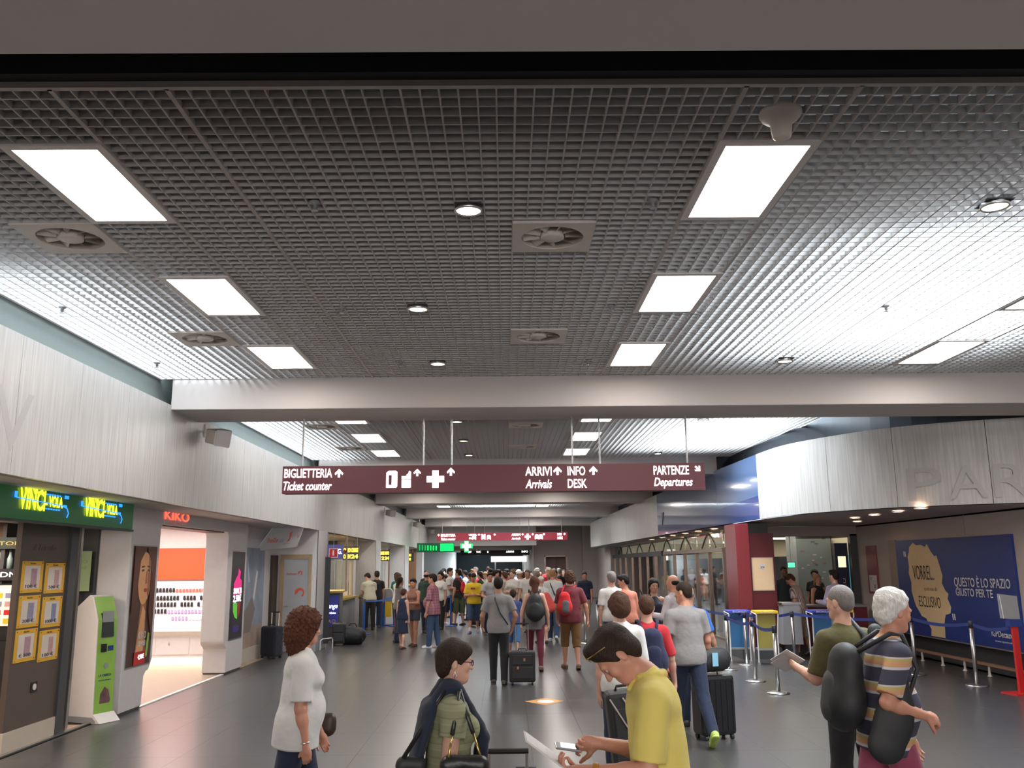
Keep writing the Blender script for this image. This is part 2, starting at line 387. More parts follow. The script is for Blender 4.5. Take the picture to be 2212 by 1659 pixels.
# ---------------------------------------------------------------- right curved fascia
PATH = [(4.45, 47), (4.5, 40), (4.62, 33), (4.70, 27.6), (4.82, 22), (4.93, 17.4), (5.0, 16.2), (5.17, 15.5), (5.46, 14.89), (5.75, 14.36), (6.03, 13.95), (6.5, 13.55), (7.0, 13.25), (7.8, 12.9), (9.7, 12.2)]
def strip(path, z0, z1, th=.05, off=0):
    mb = MB(); n = len(path); L = []
    for i, (x, y) in enumerate(path):
        a = Vector(path[max(i-1, 0)]); b = Vector(path[min(i+1, n-1)]); d = (b-a).normalized(); nn = Vector((-d.y, d.x))   # points away from hall
        L.append(((x+nn.x*off, y+nn.y*off), (x+nn.x*(off+th), y+nn.y*(off+th))))
    for (a, b), (c, d) in zip(L, L[1:]):
        k = len(mb.v); mb.v += [(*a, z0), (*c, z0), (*d, z0), (*b, z0), (*a, z1), (*c, z1), (*d, z1), (*b, z1)]
        for q in ((0,3,2,1),(4,5,6,7),(0,1,5,4),(1,2,6,5),(2,3,7,6),(3,0,4,7)): mb.f.append(tuple(k+i for i in q)); mb.m.append(0)
    return mb
def resample(path, a, b, n):
    import bisect
    P = [Vector(p) for p in path]; S = [0]
    for i in range(1, len(P)): S.append(S[-1]+(P[i]-P[i-1]).length)
    out = []
    for k in range(n+1):
        s_ = a+(b-a)*k/n; i = min(max(bisect.bisect(S, s_)-1, 0), len(P)-2); t = (s_-S[i])/(S[i+1]-S[i]); q = P[i].lerp(P[i+1], t); out.append((q.x, q.y))
    return out, S
_, S_ = resample(PATH, 0, 1, 1)
# smooth path (Chaikin)
pp = PATH
for _k in range(2):
    q = [pp[0]]
    for a, b in zip(pp, pp[1:]): q += [(a[0]*.75+b[0]*.25, a[1]*.75+b[1]*.25), (a[0]*.25+b[0]*.75, a[1]*.25+b[1]*.75)]
    pp = q+[pp[-1]]
_, S_ = resample(pp, 0, 1, 1); TOT = S_[-1]
def s_at_y(yv):
    for i in range(len(pp)-1):
        if pp[i][1] >= yv >= pp[i+1][1]: return S_[i]+(pp[i][1]-yv)/(pp[i][1]-pp[i+1][1]+1e-9)*(S_[i+1]-S_[i])
fr_ = struct(thing('wall_right_fascia'))
cuts = [0]+[s_at_y(27.6)*k/9 for k in range(1, 10)]
sB = s_at_y(27.6); sW = s_at_y(17.3)
seams = [s_at_y(v) for v in (17.3, 16.15, 14.9, 13.86, 13.14)]+[s_at_y(13.14)+1.15, TOT]
for a, b in list(zip(cuts, cuts[1:]))+list(zip(seams, seams[1:])):
    pts, _ = resample(pp, a+.004, b-.004, 10); strip(pts, FB, FT, .05).build('panel', m_fascia, fr_)
pts, _ = resample(pp, 0, TOT, 90)
strip(pts, FB+.01, FT-.01, .03, .055).build('backing', m_dark, fr_)
# dark set-back band above the fascia
strip(pts, 3.62, 5.05, .05, .42).build('upper_band', mat('navy_slate', (.035, .045, .06), .55), fr_)
strip(pts, FT-.03, FT-.005, .36, .06).build('ledge', m_dark, fr_)
# blue glossy banner on the fascia
def blue_banner():
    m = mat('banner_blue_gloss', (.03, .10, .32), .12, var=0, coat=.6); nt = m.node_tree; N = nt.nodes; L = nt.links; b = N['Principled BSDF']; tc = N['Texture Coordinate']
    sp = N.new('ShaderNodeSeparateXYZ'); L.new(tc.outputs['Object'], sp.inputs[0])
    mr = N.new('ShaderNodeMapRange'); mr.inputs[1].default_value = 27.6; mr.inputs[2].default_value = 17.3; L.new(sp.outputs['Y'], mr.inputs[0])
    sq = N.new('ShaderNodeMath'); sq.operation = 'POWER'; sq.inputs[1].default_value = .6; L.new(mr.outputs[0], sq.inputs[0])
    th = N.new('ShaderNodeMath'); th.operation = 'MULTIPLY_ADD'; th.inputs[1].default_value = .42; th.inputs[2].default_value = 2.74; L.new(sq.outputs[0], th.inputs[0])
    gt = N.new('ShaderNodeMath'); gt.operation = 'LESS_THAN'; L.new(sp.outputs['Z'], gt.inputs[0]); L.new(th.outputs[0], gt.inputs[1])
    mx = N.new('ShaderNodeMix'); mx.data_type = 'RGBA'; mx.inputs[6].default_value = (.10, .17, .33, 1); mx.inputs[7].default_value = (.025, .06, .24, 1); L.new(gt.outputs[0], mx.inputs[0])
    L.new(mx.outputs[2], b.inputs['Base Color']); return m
pts2, _ = resample(pp, sB+.01, sW-.01, 24)
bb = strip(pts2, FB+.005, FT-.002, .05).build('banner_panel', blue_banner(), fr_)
text('panel_mark', '7', mat('banner_mark', (.45, .45, .48), .5), fr_, (4.70, 26.9, 3.0), .38, .3, (PI/2, 0, -PI/2+.02), ext=.02)
def fr_text(ch, x, y, ang, wd):
    text('faded_letter', ch, m_ghost, fr_, (x, y, 2.80), .50, wd, (PI/2, 0, ang), ext=.0015)
fr_text('P', 6.26, 13.72, -.66, .50); fr_text('A', 6.72, 13.36, -.5, .52); fr_text('R', 7.27, 13.10, -.42, .48)
# soffit under the right fascia (z 2.68), cut to follow the curve
so = MB(); top = [(x, y) for x, y in pts]
for (a, b) in zip(top, top[1:]):
    so.quad((a[0]+.03, a[1], 2.70), (b[0]+.03, b[1], 2.70), (14.5, b[1], 2.66), (14.5, a[1], 2.66))
struct(so.build('ceiling_soffit', mat('soffit_rose_grey', (.36, .31, .30), .55)))
def make_soffit_dl():
    t = thing('soffit_downlight', None, 'lamp')
    MB().lathe([(.10, .0), (.105, -.012), (.085, -.012), (.08, 0)], 22).build('trim_ring', m_white, t, smooth=True)
    MB().lathe([(0, -.006), (.08, -.006), (.08, .0), (0, 0)], 20).build('bulb_lens', m_spot, t); return t
sd0 = make_soffit_dl()
SD = [(5.13, 31.4), (5.09, 29.0), (5.03, 26.9), (5.05, 25.1), (5.07, 23.5), (5.10, 21.8), (5.12, 20.3), (6.6, 33.4), (6.6, 27.9), (6.4, 13.65), (6.44, 14.55), (6.48, 15.6), (6.55, 16.65), (6.9, 24.4), (7.2, 18.2)]
for k, (x, y) in enumerate(SD):
    o = sd0 if k == 0 else dup(sd0); o.location = (x, y, 2.685)
    o['label'] = 'round soffit downlight under the right fascia, '+['far end of the front row', 'second of the front row from the far end', 'third of the front row from the far end', 'fourth of the front row from the far end', 'fifth of the front row from the far end', 'second nearest before the red column', 'right before the red column', 'farthest of the inner row', 'nearer one of the inner row', 'nearest, above the wall poster', 'second by the wall poster', 'third by the wall poster', 'fourth by the wall poster', 'inside the hall opening', 'above the bag frames'][k]
    o['group'] = 'downlights in the soffit on the right'
# ---------------------------------------------------------------- outer shell
struct(MB().box(-14, -8.1, 0, 16, -8, 5.2).build('wall_rear', m_beam))
struct(MB().box(9.6, -8, 0, 9.7, 12.2, 5.2).build('wall_right', m_beam))
struct(MB().box(-5.62, -8, 0, -5.5, 7.6, 2.71).build('wall_left', m_beam))
# far end: wall with doorway on the right, narrow corridor beyond on the left
fe = struct(thing('wall_far'))
m_farw = mat('far_wall_taupe', (.33, .28, .26), .7)
w_ = MB(); w_.box(1.62, 52, 0, 2.2, 52.2, 5.0).box(3.56, 52, 0, 7, 52.2, 5.0).box(2.2, 52, 2.36, 3.56, 52.2, 5.0); w_.build('wall_panel', m_farw, fe)
MB().box(2.2, 52.5, 0, 3.56, 52.6, 2.4).build('door_leaf', mat('door_brown', (.16, .08, .06), .5), fe)
MB().box(2.2, 51.97, 0, 2.3, 52.2, 2.36).box(3.46, 51.97, 0, 3.56, 52.2, 2.36).box(2.2, 51.97, 2.28, 3.56, 52.2, 2.36).build('door_frame', m_bronze, fe)
MB().box(2.9, 52.44, 0, 2.94, 52.5, 2.3).build('door_rail', m_dark, fe)
MB().box(-4.6, 50, 2.9, 1.7, 50.3, 5.1).build('header_beam', m_beam, fe)
MB().box(-4.6, 56.2, 2.75, 1.7, 56.4, 5.1).build('header_beam', m_farw, fe)
struct(MB().box(1.6, 52.2, 0, 1.8, 96, 5.1).build('wall_far_right', m_farw))
struct(MB().box(-4.9, 50.3, 0, -4.7, 96, 5.1).build('wall_far_left', mat('far_wall_dark', (.06, .07, .065), .6)))
struct(MB().box(-4.7, 56.4, 3.0, 1.6, 96, 3.1).build('ceiling_far', m_dark))
struct(MB().box(-4.7, 86, 0, 1.6, 86.2, 3.0).build('wall_far_end', mat('far_glazing_blue', (.10, .16, .2), .3)))
area('far_window_lamp', (-2.6, 85.6, 1.7), 1.6, 2.0, 200, DAY, (-PI/2, 0, 0))
area('far_corridor_lamp', (-1.5, 70, 2.9), 2, 20, 110, (1, .97, .9))
area('far_corridor_lamp', (-1.5, 53, 3.2), 4, 4, 35, (1, .95, .88))
MB_ = MB()
t = thing('service_desk', 'long white glowing canopy of a desk far down the corridor', 'desk', (.4, 66, 0))
MB().box(-1.5, 0, 2.05, 1.1, .8, 2.45).build('canopy', mat('canopy_glow', (1, .98, .9), .5, emit=1.1, var=0), t)
MB().box(-1.3, .1, 0, .9, .8, 1.1).build('counter', m_white, t); MB().box(-1.25, .7, 1.1, -1.15, .8, 2.05).box(.8, .7, 1.1, .9, .8, 2.05).build('post', m_grey, t)
NUM = 'first second third fourth fifth sixth seventh eighth ninth tenth eleventh twelfth thirteenth fourteenth fifteenth sixteenth seventeenth eighteenth nineteenth twentieth twenty-first twenty-second twenty-third twenty-fourth'.split()
# ================================================================ LEFT SIDE
# ---- shop with the green sign
sh = struct(thing('wall_left_shopfront'))
MB().box(-5.35, 10.80, 0, -5.22, 10.98, 2.71).build('door_post', m_dark, sh); MB().box(-5.30, 11.08, 0, -5.24, 11.14, 2.71).build('door_post', m_chrome, sh)
MB().box(-6.25, 11.14, 0, -6.2, 12.2, 2.71).build('recess_panel', m_dark, sh); MB().box(-6.2, 12.10, 0, -5.49, 12.118, 2.71).build('recess_panel', m_dark, sh)
MB().box(-5.55, 6.0, 2.40, -5.25, 12.1, 2.52).build('door_header', m_dark, sh)
MB().box(-8.6, 5.5, 2.5, -5.5, 11.6, 2.56).build('shop_ceiling', mat('shop_ceiling_warm', (.5, .42, .36), .8), sh)
MB().box(-8.6, 11.5, 0, -6.2, 11.6, 2.6).build('shop_back_wall', mat('shop_wall_tan', (.35, .22, .14), .7, var=.3, scale=6), sh)
MB().box(-8.7, 5.5, 0, -8.6, 11.6, 2.6).build('shop_side_wall', m_dark, sh)
MB().box(-8.6, 5.5, -.01, -5.22, 11.5, .012).build('shop_floor', mat('shop_floor_peach', (.50, .36, .27), .35, var=.12), sh)
MB().box(-5.24, 6, 0, -5.18, 12.8, .018).build('threshold', m_chrome, sh)
area('shop_lamp', (-6.8, 9.5, 2.45), 1.6, 2.5, 60, (1, .8, .62))
t = thing('shop_fascia_sign', 'green shop fascia with glowing yellow and blue lettering above the leftmost shop', 'sign', (-4.9, 0, 0))
MB().box(-.35, 6.6, 2.39, 0, 11.74, 2.71).box(-.35, 6.6, 2.71, -.01, 11.74, 2.86).build('board', mat('fascia_green', (.012, .10, .03), .35, emit=.12, var=0), t)
MB().box(-.05, 6.6, 2.36, .012, 11.76, 2.385).build('edge_strip', m_dark, t)
ly = mat('led_yellow', (.9, .95, .02), .5, emit=1.5, var=0); lb = mat('led_blue', (.02, .2, .95), .5, emit=1.1, var=0)
for k, y in enumerate((7.35, 8.95, 10.35)):
    text('lettering', 'VINCI', ly, t, (.014, y, 2.50), .20, .50, FX, bold=.02); text('lettering', 'VINCI', ly, t, (.010, y+.06, 2.66), .12, .38, FX, bold=.01)
    text('lettering', 'e', ly, t, (.012, y+.50, 2.56), .04, .05, FX, bold=.02); text('lettering', 'VOLA', ly, t, (.012, y+.58, 2.55), .11, .30, FX, bold=.02)
    MB().tube([(.015, y-.06, 2.60), (.015, y+.5, 2.585), (.015, y+.85, 2.575), (.015, y+.98, 2.55), (.015, y+1.02, 2.50), (.015, y+.99, 2.45)], .006, 6).build('neon_swoosh', lb, t)
    b = MB(); b.box(.008, y-.09, 2.60, .016, y-.05, 2.66).box(.008, y+.9, 2.56, .016, y+.97, 2.585).box(.008, y+.92, 2.655, .016, y+1.0, 2.69)
    for q in range(6): b.box(.008, y+.52+q*.055, 2.665, .016, y+.55+q*.055, 2.682).box(.008, y+.52+q*.055, 2.515, .016, y+.55+q*.055, 2.53)
    b.build('neon_dashes', lb, t)['kind'] = 'stuff'
t = thing('display_board', 'tall dark brown display panel holding six yellow prize sheets', 'panel', (-5.27, 9.74, 0))
MB().box(-.04, 0, .22, .02, 1.06, 2.40).build('board', mat('panel_brown', (.10, .075, .06), .5), t)
MB().box(-.05, -.03, .012, .04, 1.07, .22).build('plinth', mat('plinth_cream', (.55, .48, .40), .6), t)
text('lettering', "il Trionfo", m_dark, t, (.022, .25, 2.1), .07, .5, FX, shear=.3)
MB().box(.02, .47, .56, .03, .60, .67).build('outlet_plate', m_blackp, t); MB().tube([(.03, .535, .615), (.038, .535, .615)], .035, 12).build('outlet', m_vent, t)
notes = [mat('note_mauve', (.42, .25, .30), .7, var=.4, scale=60), mat('note_rose', (.50, .30, .30), .7, var=.4, scale=60), mat('note_lilac', (.28, .26, .36), .7, var=.4, scale=60), mat('note_blue', (.22, .25, .40), .7, var=.4, scale=60)]
m_py = mat('sheet_yellow', (.72, .40, .03), .6, var=.08); m_pa = mat('sheet_paper', (.66, .58, .52), .7)
wh = [('upper left', .05, 1.64), ('upper right', .55, 1.62), ('middle left', .05, 1.27), ('middle right', .55, 1.24), ('lower left', .05, .91), ('lower right', .55, .87)]
for k, (nm, y, z) in enumerate(wh):
    s_ = thing('prize_sheet', 'yellow-bordered prize sheet with a banknote picture, %s on the brown panel' % nm, 'poster', (-5.248, 9.74+y, z), group='yellow prize sheets on the brown panel')
    MB().box(0, 0, 0, .006, .45, .34).build('sheet', m_py, s_); MB().box(.006, .06, .04, .009, .38, .29).build('paper', m_pa, s_)
    MB().box(.009, .19 if k % 2 == 0 else .21, .06, .011, .31, .26).build('banknote', notes[k % 4], s_)
    text('lettering', ['100 €', '500 €', '200 €', '1000 €', '€ 500', '100 €'][k], m_dark, s_, (.012, .09, .052), .035, .24, FX)
    text('lettering', 'PREMIO', m_dark, s_, (.0065, .16, .305), .018, .12, FX)
    for (yy, zz, cc) in ((.03, .02, m_grey), (.42, .02, m_red), (.03, .32, mat('pin_green', (.1, .35, .08), .4)), (.42, .32, m_red)):
        MB().lathe([(.008, 0), (.006, .006), (0, .007)], 8).build('pin', cc, s_).matrix_local = Matrix.Translation((.006, yy, zz)) @ Matrix.Rotation(PI/2, 4, 'Y')
# gaming machine / shelves seen at the left edge
t = thing('slot_machine', 'lit game cabinet with rows of symbols at the left edge inside the shop', 'machine', (-6.75, 11.0, 0))
MB().box(0, 0, 0, .8, .4, 1.05).build('base_cabinet', m_blackp, t); MB().box(0, .1, 1.05, .8, .4, 1.72).build('screen_cabinet', m_blackp, t)
sc_ = mat('reel_cream', (.75, .55, .42), .5, emit=.5, var=.25, scale=18); MB().box(.06, .08, 1.22, .76, .1, 1.70).build('screen', sc_, t)
for r in range(4):
    for q in range(6):
        MB().box(.1+q*.11, .07, 1.25+r*.1, .17+q*.11, .08, 1.31+r*.1).build('reel_symbol', [m_red, notes[1], notes[3], m_yellow][(r+q*3) % 4], t)
MB().box(0, .02, .98, .8, .1, 1.05).build('button_deck', m_grey, t)
t = thing('bottle_shelf', 'black wall shelf with a lit name board and a row of pale bottles', 'shelf', (-6.75, 11.05, 0))
MB().box(0, .05, 1.76, .8, .3, 1.90).build('name_board', m_blackp, t); MB().box(0, .05, 2.14, .8, .3, 2.28).build('name_board', mat('board_green_black', (.02, .04, .03), .4), t)
text('lettering', 'GLADIATOR', mat('gold_letter', (.6, .42, .1), .5, emit=.3, var=0), t, (.02, .045, 2.185), .045, .74, (PI/2, 0, 0)); text('lettering', 'MVDM', m_lit, t, (.35, .045, 1.80), .06, .4, (PI/2, 0, 0))
for q in range(6):
    b = thing('bottle', 'pale blue bottle on the black shelf, %s' % ordn[q]+' from the left', 'bottle', (-6.68+q*.13, 11.2, 1.902), group='bottles on the black shelf')
    MB().lathe([(.0, 0), (.032, 0), (.034, .12), (.018, .16), (.014, .20)], 12).build('glass', mat('bottle_pale', (.45, .60, .62), .2), b, smooth=True); MB().lathe([(0, .2), (.016, .2), (.016, .225), (0, .225)], 10).build('cap', m_dark, b)
# ---- green kiosk
t = thing('info_kiosk', 'slim white self-service kiosk with a lime green front leaning back beside the cosmetics shop', 'kiosk', (-5.33, 11.86, 0), -.40)
prof = [(-.22, .06), (.24, .06), (.20, 1.25), (.10, 1.53), (.02, 1.56), (-.22, 1.38)]
MB().prism(prof, -.155, .155, 'Y').build('body', m_white, t, bevel=.015)
fp = MB(); fr = [(.243, .10), (.205, 1.25), (.105, 1.535)]
for (a, b) in zip(fr, fr[1:]): fp.quad((a[0]+.004, -.15, a[1]), (a[0]+.004, .15, a[1]), (b[0]+.004, .15, b[1]), (b[0]+.004, -.15, b[1]))
m_lime = mat('lime_green', (.28, .50, .08), .45, var=.25, scale=4); fp.build('front_panel', m_lime, t)
MB().quad((.220, -.09, 1.02), (.220, .09, 1.02), (.209, .09, 1.35-.0), (.209, -.09, 1.35)).build('bezel', m_grey, t)
MB().bar((.222, 0, 1.03), (.192, 0, 1.33), .19, .02, (1, 0, 0)).build('screen', mat('screen_dark', (.05, .06, .06), .12), t)
MB().box(.205, -.09, .85, .245, -.02, .95).build('card_reader', m_blackp, t); MB().box(.225, .02, .86, .232, .10, .92).build('label', m_blue, t)
MB().tube([(.236, 0, .68), (.239, 0, .68)], .035, 14).build('emblem', m_grey, t)
text('lettering', 'LA CARICA', m_blue, t, (.240, -.11, .55), .03, .2, FX); text('lettering', 'a portata di mano', m_blue, t, (.242, -.11, .50), .015, .2, FX)
MB().prism([(-.08, .14), (.06, .12), (.10, .26), (.06, .38), (.0, .42), (-.06, .34)], .238, .243, 'X').build('picture', mat('picture_people', (.16, .08, .09), .5, var=.8, scale=14), t)
MB().prism([(-.27, .0), (.30, .0), (.30, .03), (.25, .07), (-.27, .07)], -.17, .17, 'Y').build('plinth', m_grey, t); MB().prism([(.30, .004), (.37, .004), (.255, .11), (.245, .08)], -.165, .165, 'Y').build('ramp', m_white, t)
t = thing('info_card', 'pale green card on a thin stalk behind the white kiosk', 'sign', (-5.66, 12.0, 0), -1.2)
MB().box(0, -.13, 1.60, .012, .13, 2.12).build('card', mat('card_green', (.42, .55, .28), .6), t); text('lettering', 'RICARICA', m_lime, t, (.014, -.11, 1.96), .045, .2, FX); text('lettering', 'ONLINE', m_lime, t, (.014, -.09, 1.88), .045, .17, FX)
MB().tube([(.005, 0, 0), (.005, 0, 1.62)], .012, 8).build('stalk', m_chrome, t); MB().lathe([(0, 0), (.10, 0), (.10, .012), (0, .015)], 16).build('foot', m_dark, t)
# ---- cosmetics shop portal
po = thing('shop_portal', 'glossy white rounded portal of the cosmetics shop with posters on both pillars', 'portal', (-5.06, 0, 0))
def arc(cx, cz, r, a0, a1, n=6): return [(cx+r*math.cos(math.radians(a0+(a1-a0)*k/n)), cz+r*math.sin(math.radians(a0+(a1-a0)*k/n))) for k in range(n+1)]
# left pillar (y,z), header, right pillar as prisms along X
MB().prism([(12.12, .03), (12.85, .03), (12.87, .42)]+arc(12.98, .56, .08, 250, 330, 4)+[(13.13, .62), (13.13, 2.40)]+arc(13.25, 2.40, .12, 180, 90, 5)+[(13.25, 2.72), (12.12, 2.72)], -.42, 0, 'X').build('pillar', m_off, po, bevel=.012)
MB().prism([(13.25, 2.52), (16.25, 2.52), (16.25, 2.72), (13.25, 2.72)], -.42, 0, 'X').build('header', m_off, po)
MB().prism([(16.55, .03), (17.58, .03), (17.58, 2.72), (16.25, 2.72), (16.25, 2.52)]+arc(16.25, 2.38, .14, 90, 0, 5)+[(16.38, .72)]+arc(16.5, .62, .12, 180, 260, 5)+[(16.56, .45)], -.42, 0, 'X').build('pillar', m_off, po, bevel=.012)
MB().box(-.40, 12.13, 0, -.02, 12.85, .03).box(-.40, 16.57, 0, -.02, 17.57, .03).build('kick_strip', m_dark, po)
MB().box(-.40, 13.25, 2.5, -.05, 16.25, 2.52).build('shutter_slot', mat('slot_brown', (.12, .05, .04), .5), po)
m_neon = mat('neon_coral', (1, .12, .07), .5, emit=.85, var=0)
text('lettering', 'KIKO', m_neon, po, (.015, 13.22, 2.60), .13, 1.02, FX, bold=.005); text('lettering', 'MILANO', mat('neon_dim', (.5, .16, .12), .5, emit=.15, var=0), po, (.012, 13.40, 2.54), .03, .62, FX)
# pillar posters built as flat printed layers
def flat(name, parent, x, poly, m, th=.002): return MB().prism(poly, x, x+th, 'X').build(name, m, parent)
def blob(cy, cz, ry, rz, n=18, wob=0, rot=0):
    o = []
    for k in range(n):
        a = 2*PI*k/n; r = 1+wob*math.sin(3*a+1); y, z = ry*r*math.cos(a), rz*r*math.sin(a); o.append((cy+y*math.cos(rot)-z*math.sin(rot), cz+y*math.sin(rot)+z*math.cos(rot)))
    return o
ps = thing('shop_poster', 'tall fashion poster with a long-haired face on the left pillar of the white portal', 'poster', (-5.058, 12.62, 1.39))
MB().box(0, -.40, -.80, .006, .40, .80).build('print', mat('poster_brown', (.07, .03, .02), .4, var=.3, scale=5), ps)
MB().box(0, -.42, -.82, .004, .42, .82).build('frame', m_chrome, ps)
m_sk1 = mat('print_skin', (.70, .36, .17), .5, var=.12, scale=8); m_sk2 = mat('print_skin_dark', (.33, .14, .07), .5); m_hairp = mat('print_hair', (.10, .03, .015), .5, var=.5, scale=20)
flat('printed_neck', ps, .006, [(-.16, -.75), (.22, -.75), (.15, -.25), (.12, .05), (-.05, .05), (-.08, -.25)], m_sk2)
flat('printed_shoulder', ps, .0081, [(-.13, -.70), (.12, -.70), (.12, -.1), (.02, .0), (-.04, -.2)], m_sk1)
flat('printed_face', ps, .0102, blob(.02, .37, .23, .36, 20, .03), m_sk1)
flat('printed_shade', ps, .0123, [(.12, .68), (.22, .60), (.23, .3), (.16, .1), (.12, .15), (.13, .4)], m_sk2)
for (a, b, r) in ((-.07, .47, .1), (.13, .47, -.1)):
    flat('printed_eye', ps, .0144, blob(a, b, .045, .016, 10, 0, r), m_dark); flat('printed_brow', ps, .0144, blob(a, b+.05, .06, .012, 10, 0, r), m_hairp)
flat('printed_nose', ps, .0144, [(.055, .46), (.085, .46), (.10, .30), (.06, .28), (.04, .30)], m_sk2); flat('printed_lips', ps, .0144, blob(.07, .20, .06, .026, 12, .15), mat('print_lips', (.42, .06, .04), .4))
flat('printed_hair', ps, .0165, [(-.38, -.1), (-.26, -.05), (-.21, .3), (-.17, .6), (.0, .76), (.05, .79), (-.38, .79)], m_hairp); flat('printed_hair', ps, .0165, [(.38, -.5), (.2, -.1), (.22, .3), (.2, .6), (.05, .74), (.05, .79), (.38, .79)], m_hairp)
for (s_, y, z, h, wd) in (('KIKO', -.08, -.45, .09, .26), ('SUMMER', -.06, -.55, .07, .24), ('4,90€', -.05, -.72, .06, .2)): text('lettering', s_, m_lit if z < -.7 else m_white, ps, (.019, y, z), h, wd, FX)
flat('printed_tube', ps, .0165, [(.18, -.72), (.26, -.70), (.30, -.4), (.24, -.38)], m_lime); flat('printed_badge', ps, .0165, [(-.18, -.79), (.2, -.79), (.2, -.62), (-.18, -.62)], m_red)
ps = thing('shop_poster', 'dark poster with magenta and green shape and 2,50 price, right pillar', 'poster', (-5.058, 17.04, 1.385))
MB().box(0, -.39, -.79, .006, .39, .79).build('print', mat('poster_black', (.035, .03, .04), .35), ps); MB().box(0, -.41, -.81, .004, .41, .81).build('frame', m_chrome, ps)
flat('printed_shape', ps, .006, [(-.25, .0), (.25, .0), (.24, .25), (.12, .3), (.16, .42), (.02, .48), (-.02, .36), (-.12, .3), (-.24, .2)], mat('print_magenta', (.75, .02, .22), .4, emit=.3, var=0))
flat('printed_shape', ps, .006, [(-.24, -.15), (.02, -.15), (.04, -.45), (-.12, -.4), (-.22, -.3)], mat('print_green', (.12, .55, .05), .4, emit=.2, var=0)); flat('printed_shape', ps, .006, [(.04, -.15), (.24, -.15), (.18, -.35), (.06, -.44)], mat('print_red', (.5, .04, .05), .4))
flat('printed_glow', ps, .006, blob(0, -.62, .2, .07), mat('print_indigo', (.05, .04, .25), .4))
text('lettering', 'SMALTI', m_lit, ps, (.0085, -.24, .02), .10, .48, FX, bold=.01); text('lettering', '2,50€', m_lit, ps, (.0085, -.24, -.13), .12, .48, FX, bold=.01)
# interior of the cosmetics shop
ki = struct(thing('wall_cosmetics_shop'))
MB().box(-9.4, 12.2, 0, -9.3, 19.6, 2.8).build('side_wall', m_white, ki); MB().box(-9.3, 19.45, 0, -5.5, 19.55, 2.8).build('back_wall', m_white, ki); MB().box(-9.3, 12.2, 0, -5.48, 12.3, 2.8).build('front_wall', m_white, ki)
MB().box(-5.52, 17.5, 0, -5.42, 19.5, 2.8).build('side_wall', m_white, ki); MB().box(-9.3, 12.3, 2.72, -5.4, 19.5, 2.8).build('shop_ceiling', mat('shop_white_ceiling', (.8, .76, .72), .7), ki)
MB().box(-9.3, 12.3, -.005, -5.10, 19.45, .010).build('shop_floor', mat('shop_floor_cream', (.42, .32, .23), .25), ki)
MB().box(-5.14, 12.85, 0, -5.08, 16.56, .014).build('threshold', m_white, ki)
MB().box(-9.3, 19.38, 1.64, -5.5, 19.45, 2.30).build('orange_panel', mat('orange_panel', (.85, .075, .015), .5, emit=.12, var=.03), ki)
area('cosmetics_lamp', (-7.2, 17.6, 2.68), 2.6, 1.6, 75, (1, .90, .86)); area('cosmetics_lamp', (-7.2, 14.6, 2.68), 2.6, 2.4, 35, (1, .9, .86))
t = thing('display_counter', 'white cosmetics counter with a sloped display top and drawers below', 'counter', (-9.2, 18.55, 0))
MB().prism([(.12, .10), (.12, .52), (.0, .62), (.0, .72), (.55, 1.22), (.83, 1.60), (.83, .10)], 0, 3.45, 'X').build('body', m_white, t)
for k in range(5):
    MB().box(.05+k*.68, .105, .16, .70+k*.68, .12, .50).build('drawer', m_off, t)
MB().box(0, .25, .02, 3.45, .8, .10).build('light_strip', mat('warm_strip', (1, .85, .5), .5, emit=2.2, var=0), t)
text('lettering', '6', m_grey, t, (2.32, .10, .34), .07, None, (PI/2, 0, 0))
def slope_z(y): return .72+(y)/.55*.5 if y < .55 else 1.22+(y-.55)/.28*.38
cos_cols = [('black', m_blackp), ('coral', mat('coral', (.75, .14, .10), .4)), ('lilac', mat('lilac', (.42, .32, .55), .4)), ('white', m_white), ('teal', mat('teal', (.05, .35, .38), .4))]
n_t = 0
for r, yy in enumerate((.12, .26, .40, .54, .66)):
    for q in range(24):
        x = 1.72+q*.07
        kind = 0 if (q < 7 or (q < 16 and r in (3, 2))) else (1 if (r > 2) else (2 if (r == 1 or q < 14) else 3))
        if kind == 0 and q >= 7 and q % 5 == 4: continue
        if r < 1 and q < 9: continue
        z = slope_z(yy); n_t += 1
        o = thing('cosmetic_tester', '%s cosmetic tester, %s from the left in the %s counter row' % (cos_cols[kind][0], NUM[q], ['lowest', 'second', 'third', 'fourth', 'top'][r]), 'cosmetics', (-9.2+x, 18.55+yy-.03, z+.012), group='cosmetic testers on the sloped counter')
        MB().box(0, 0, 0, .045, .03, .075 if kind == 0 else .06).build('case', cos_cols[kind][1], o)
        MB().box(.006, .004, .075 if kind == 0 else .06, .039, .026, .09 if kind == 0 else .07).build('cap', m_chrome if kind else m_dark, o)
t = thing('shop_mirror', 'rounded white-framed mirror at the right end of the cosmetics counter', 'mirror', (-6.22, 19.05, 0))
MB().tube([(0, 0, 1.22), (0, 0, 2.02), (.04, 0, 2.07), (.5, 0, 2.07), (.5, 0, 1.22)], .022, 8).build('frame', m_white, t); MB().box(.02, -.01, 1.22, .48, .01, 2.05).build('glass', mat('mirror_dark', (.18, .08, .06), .1, .6), t)
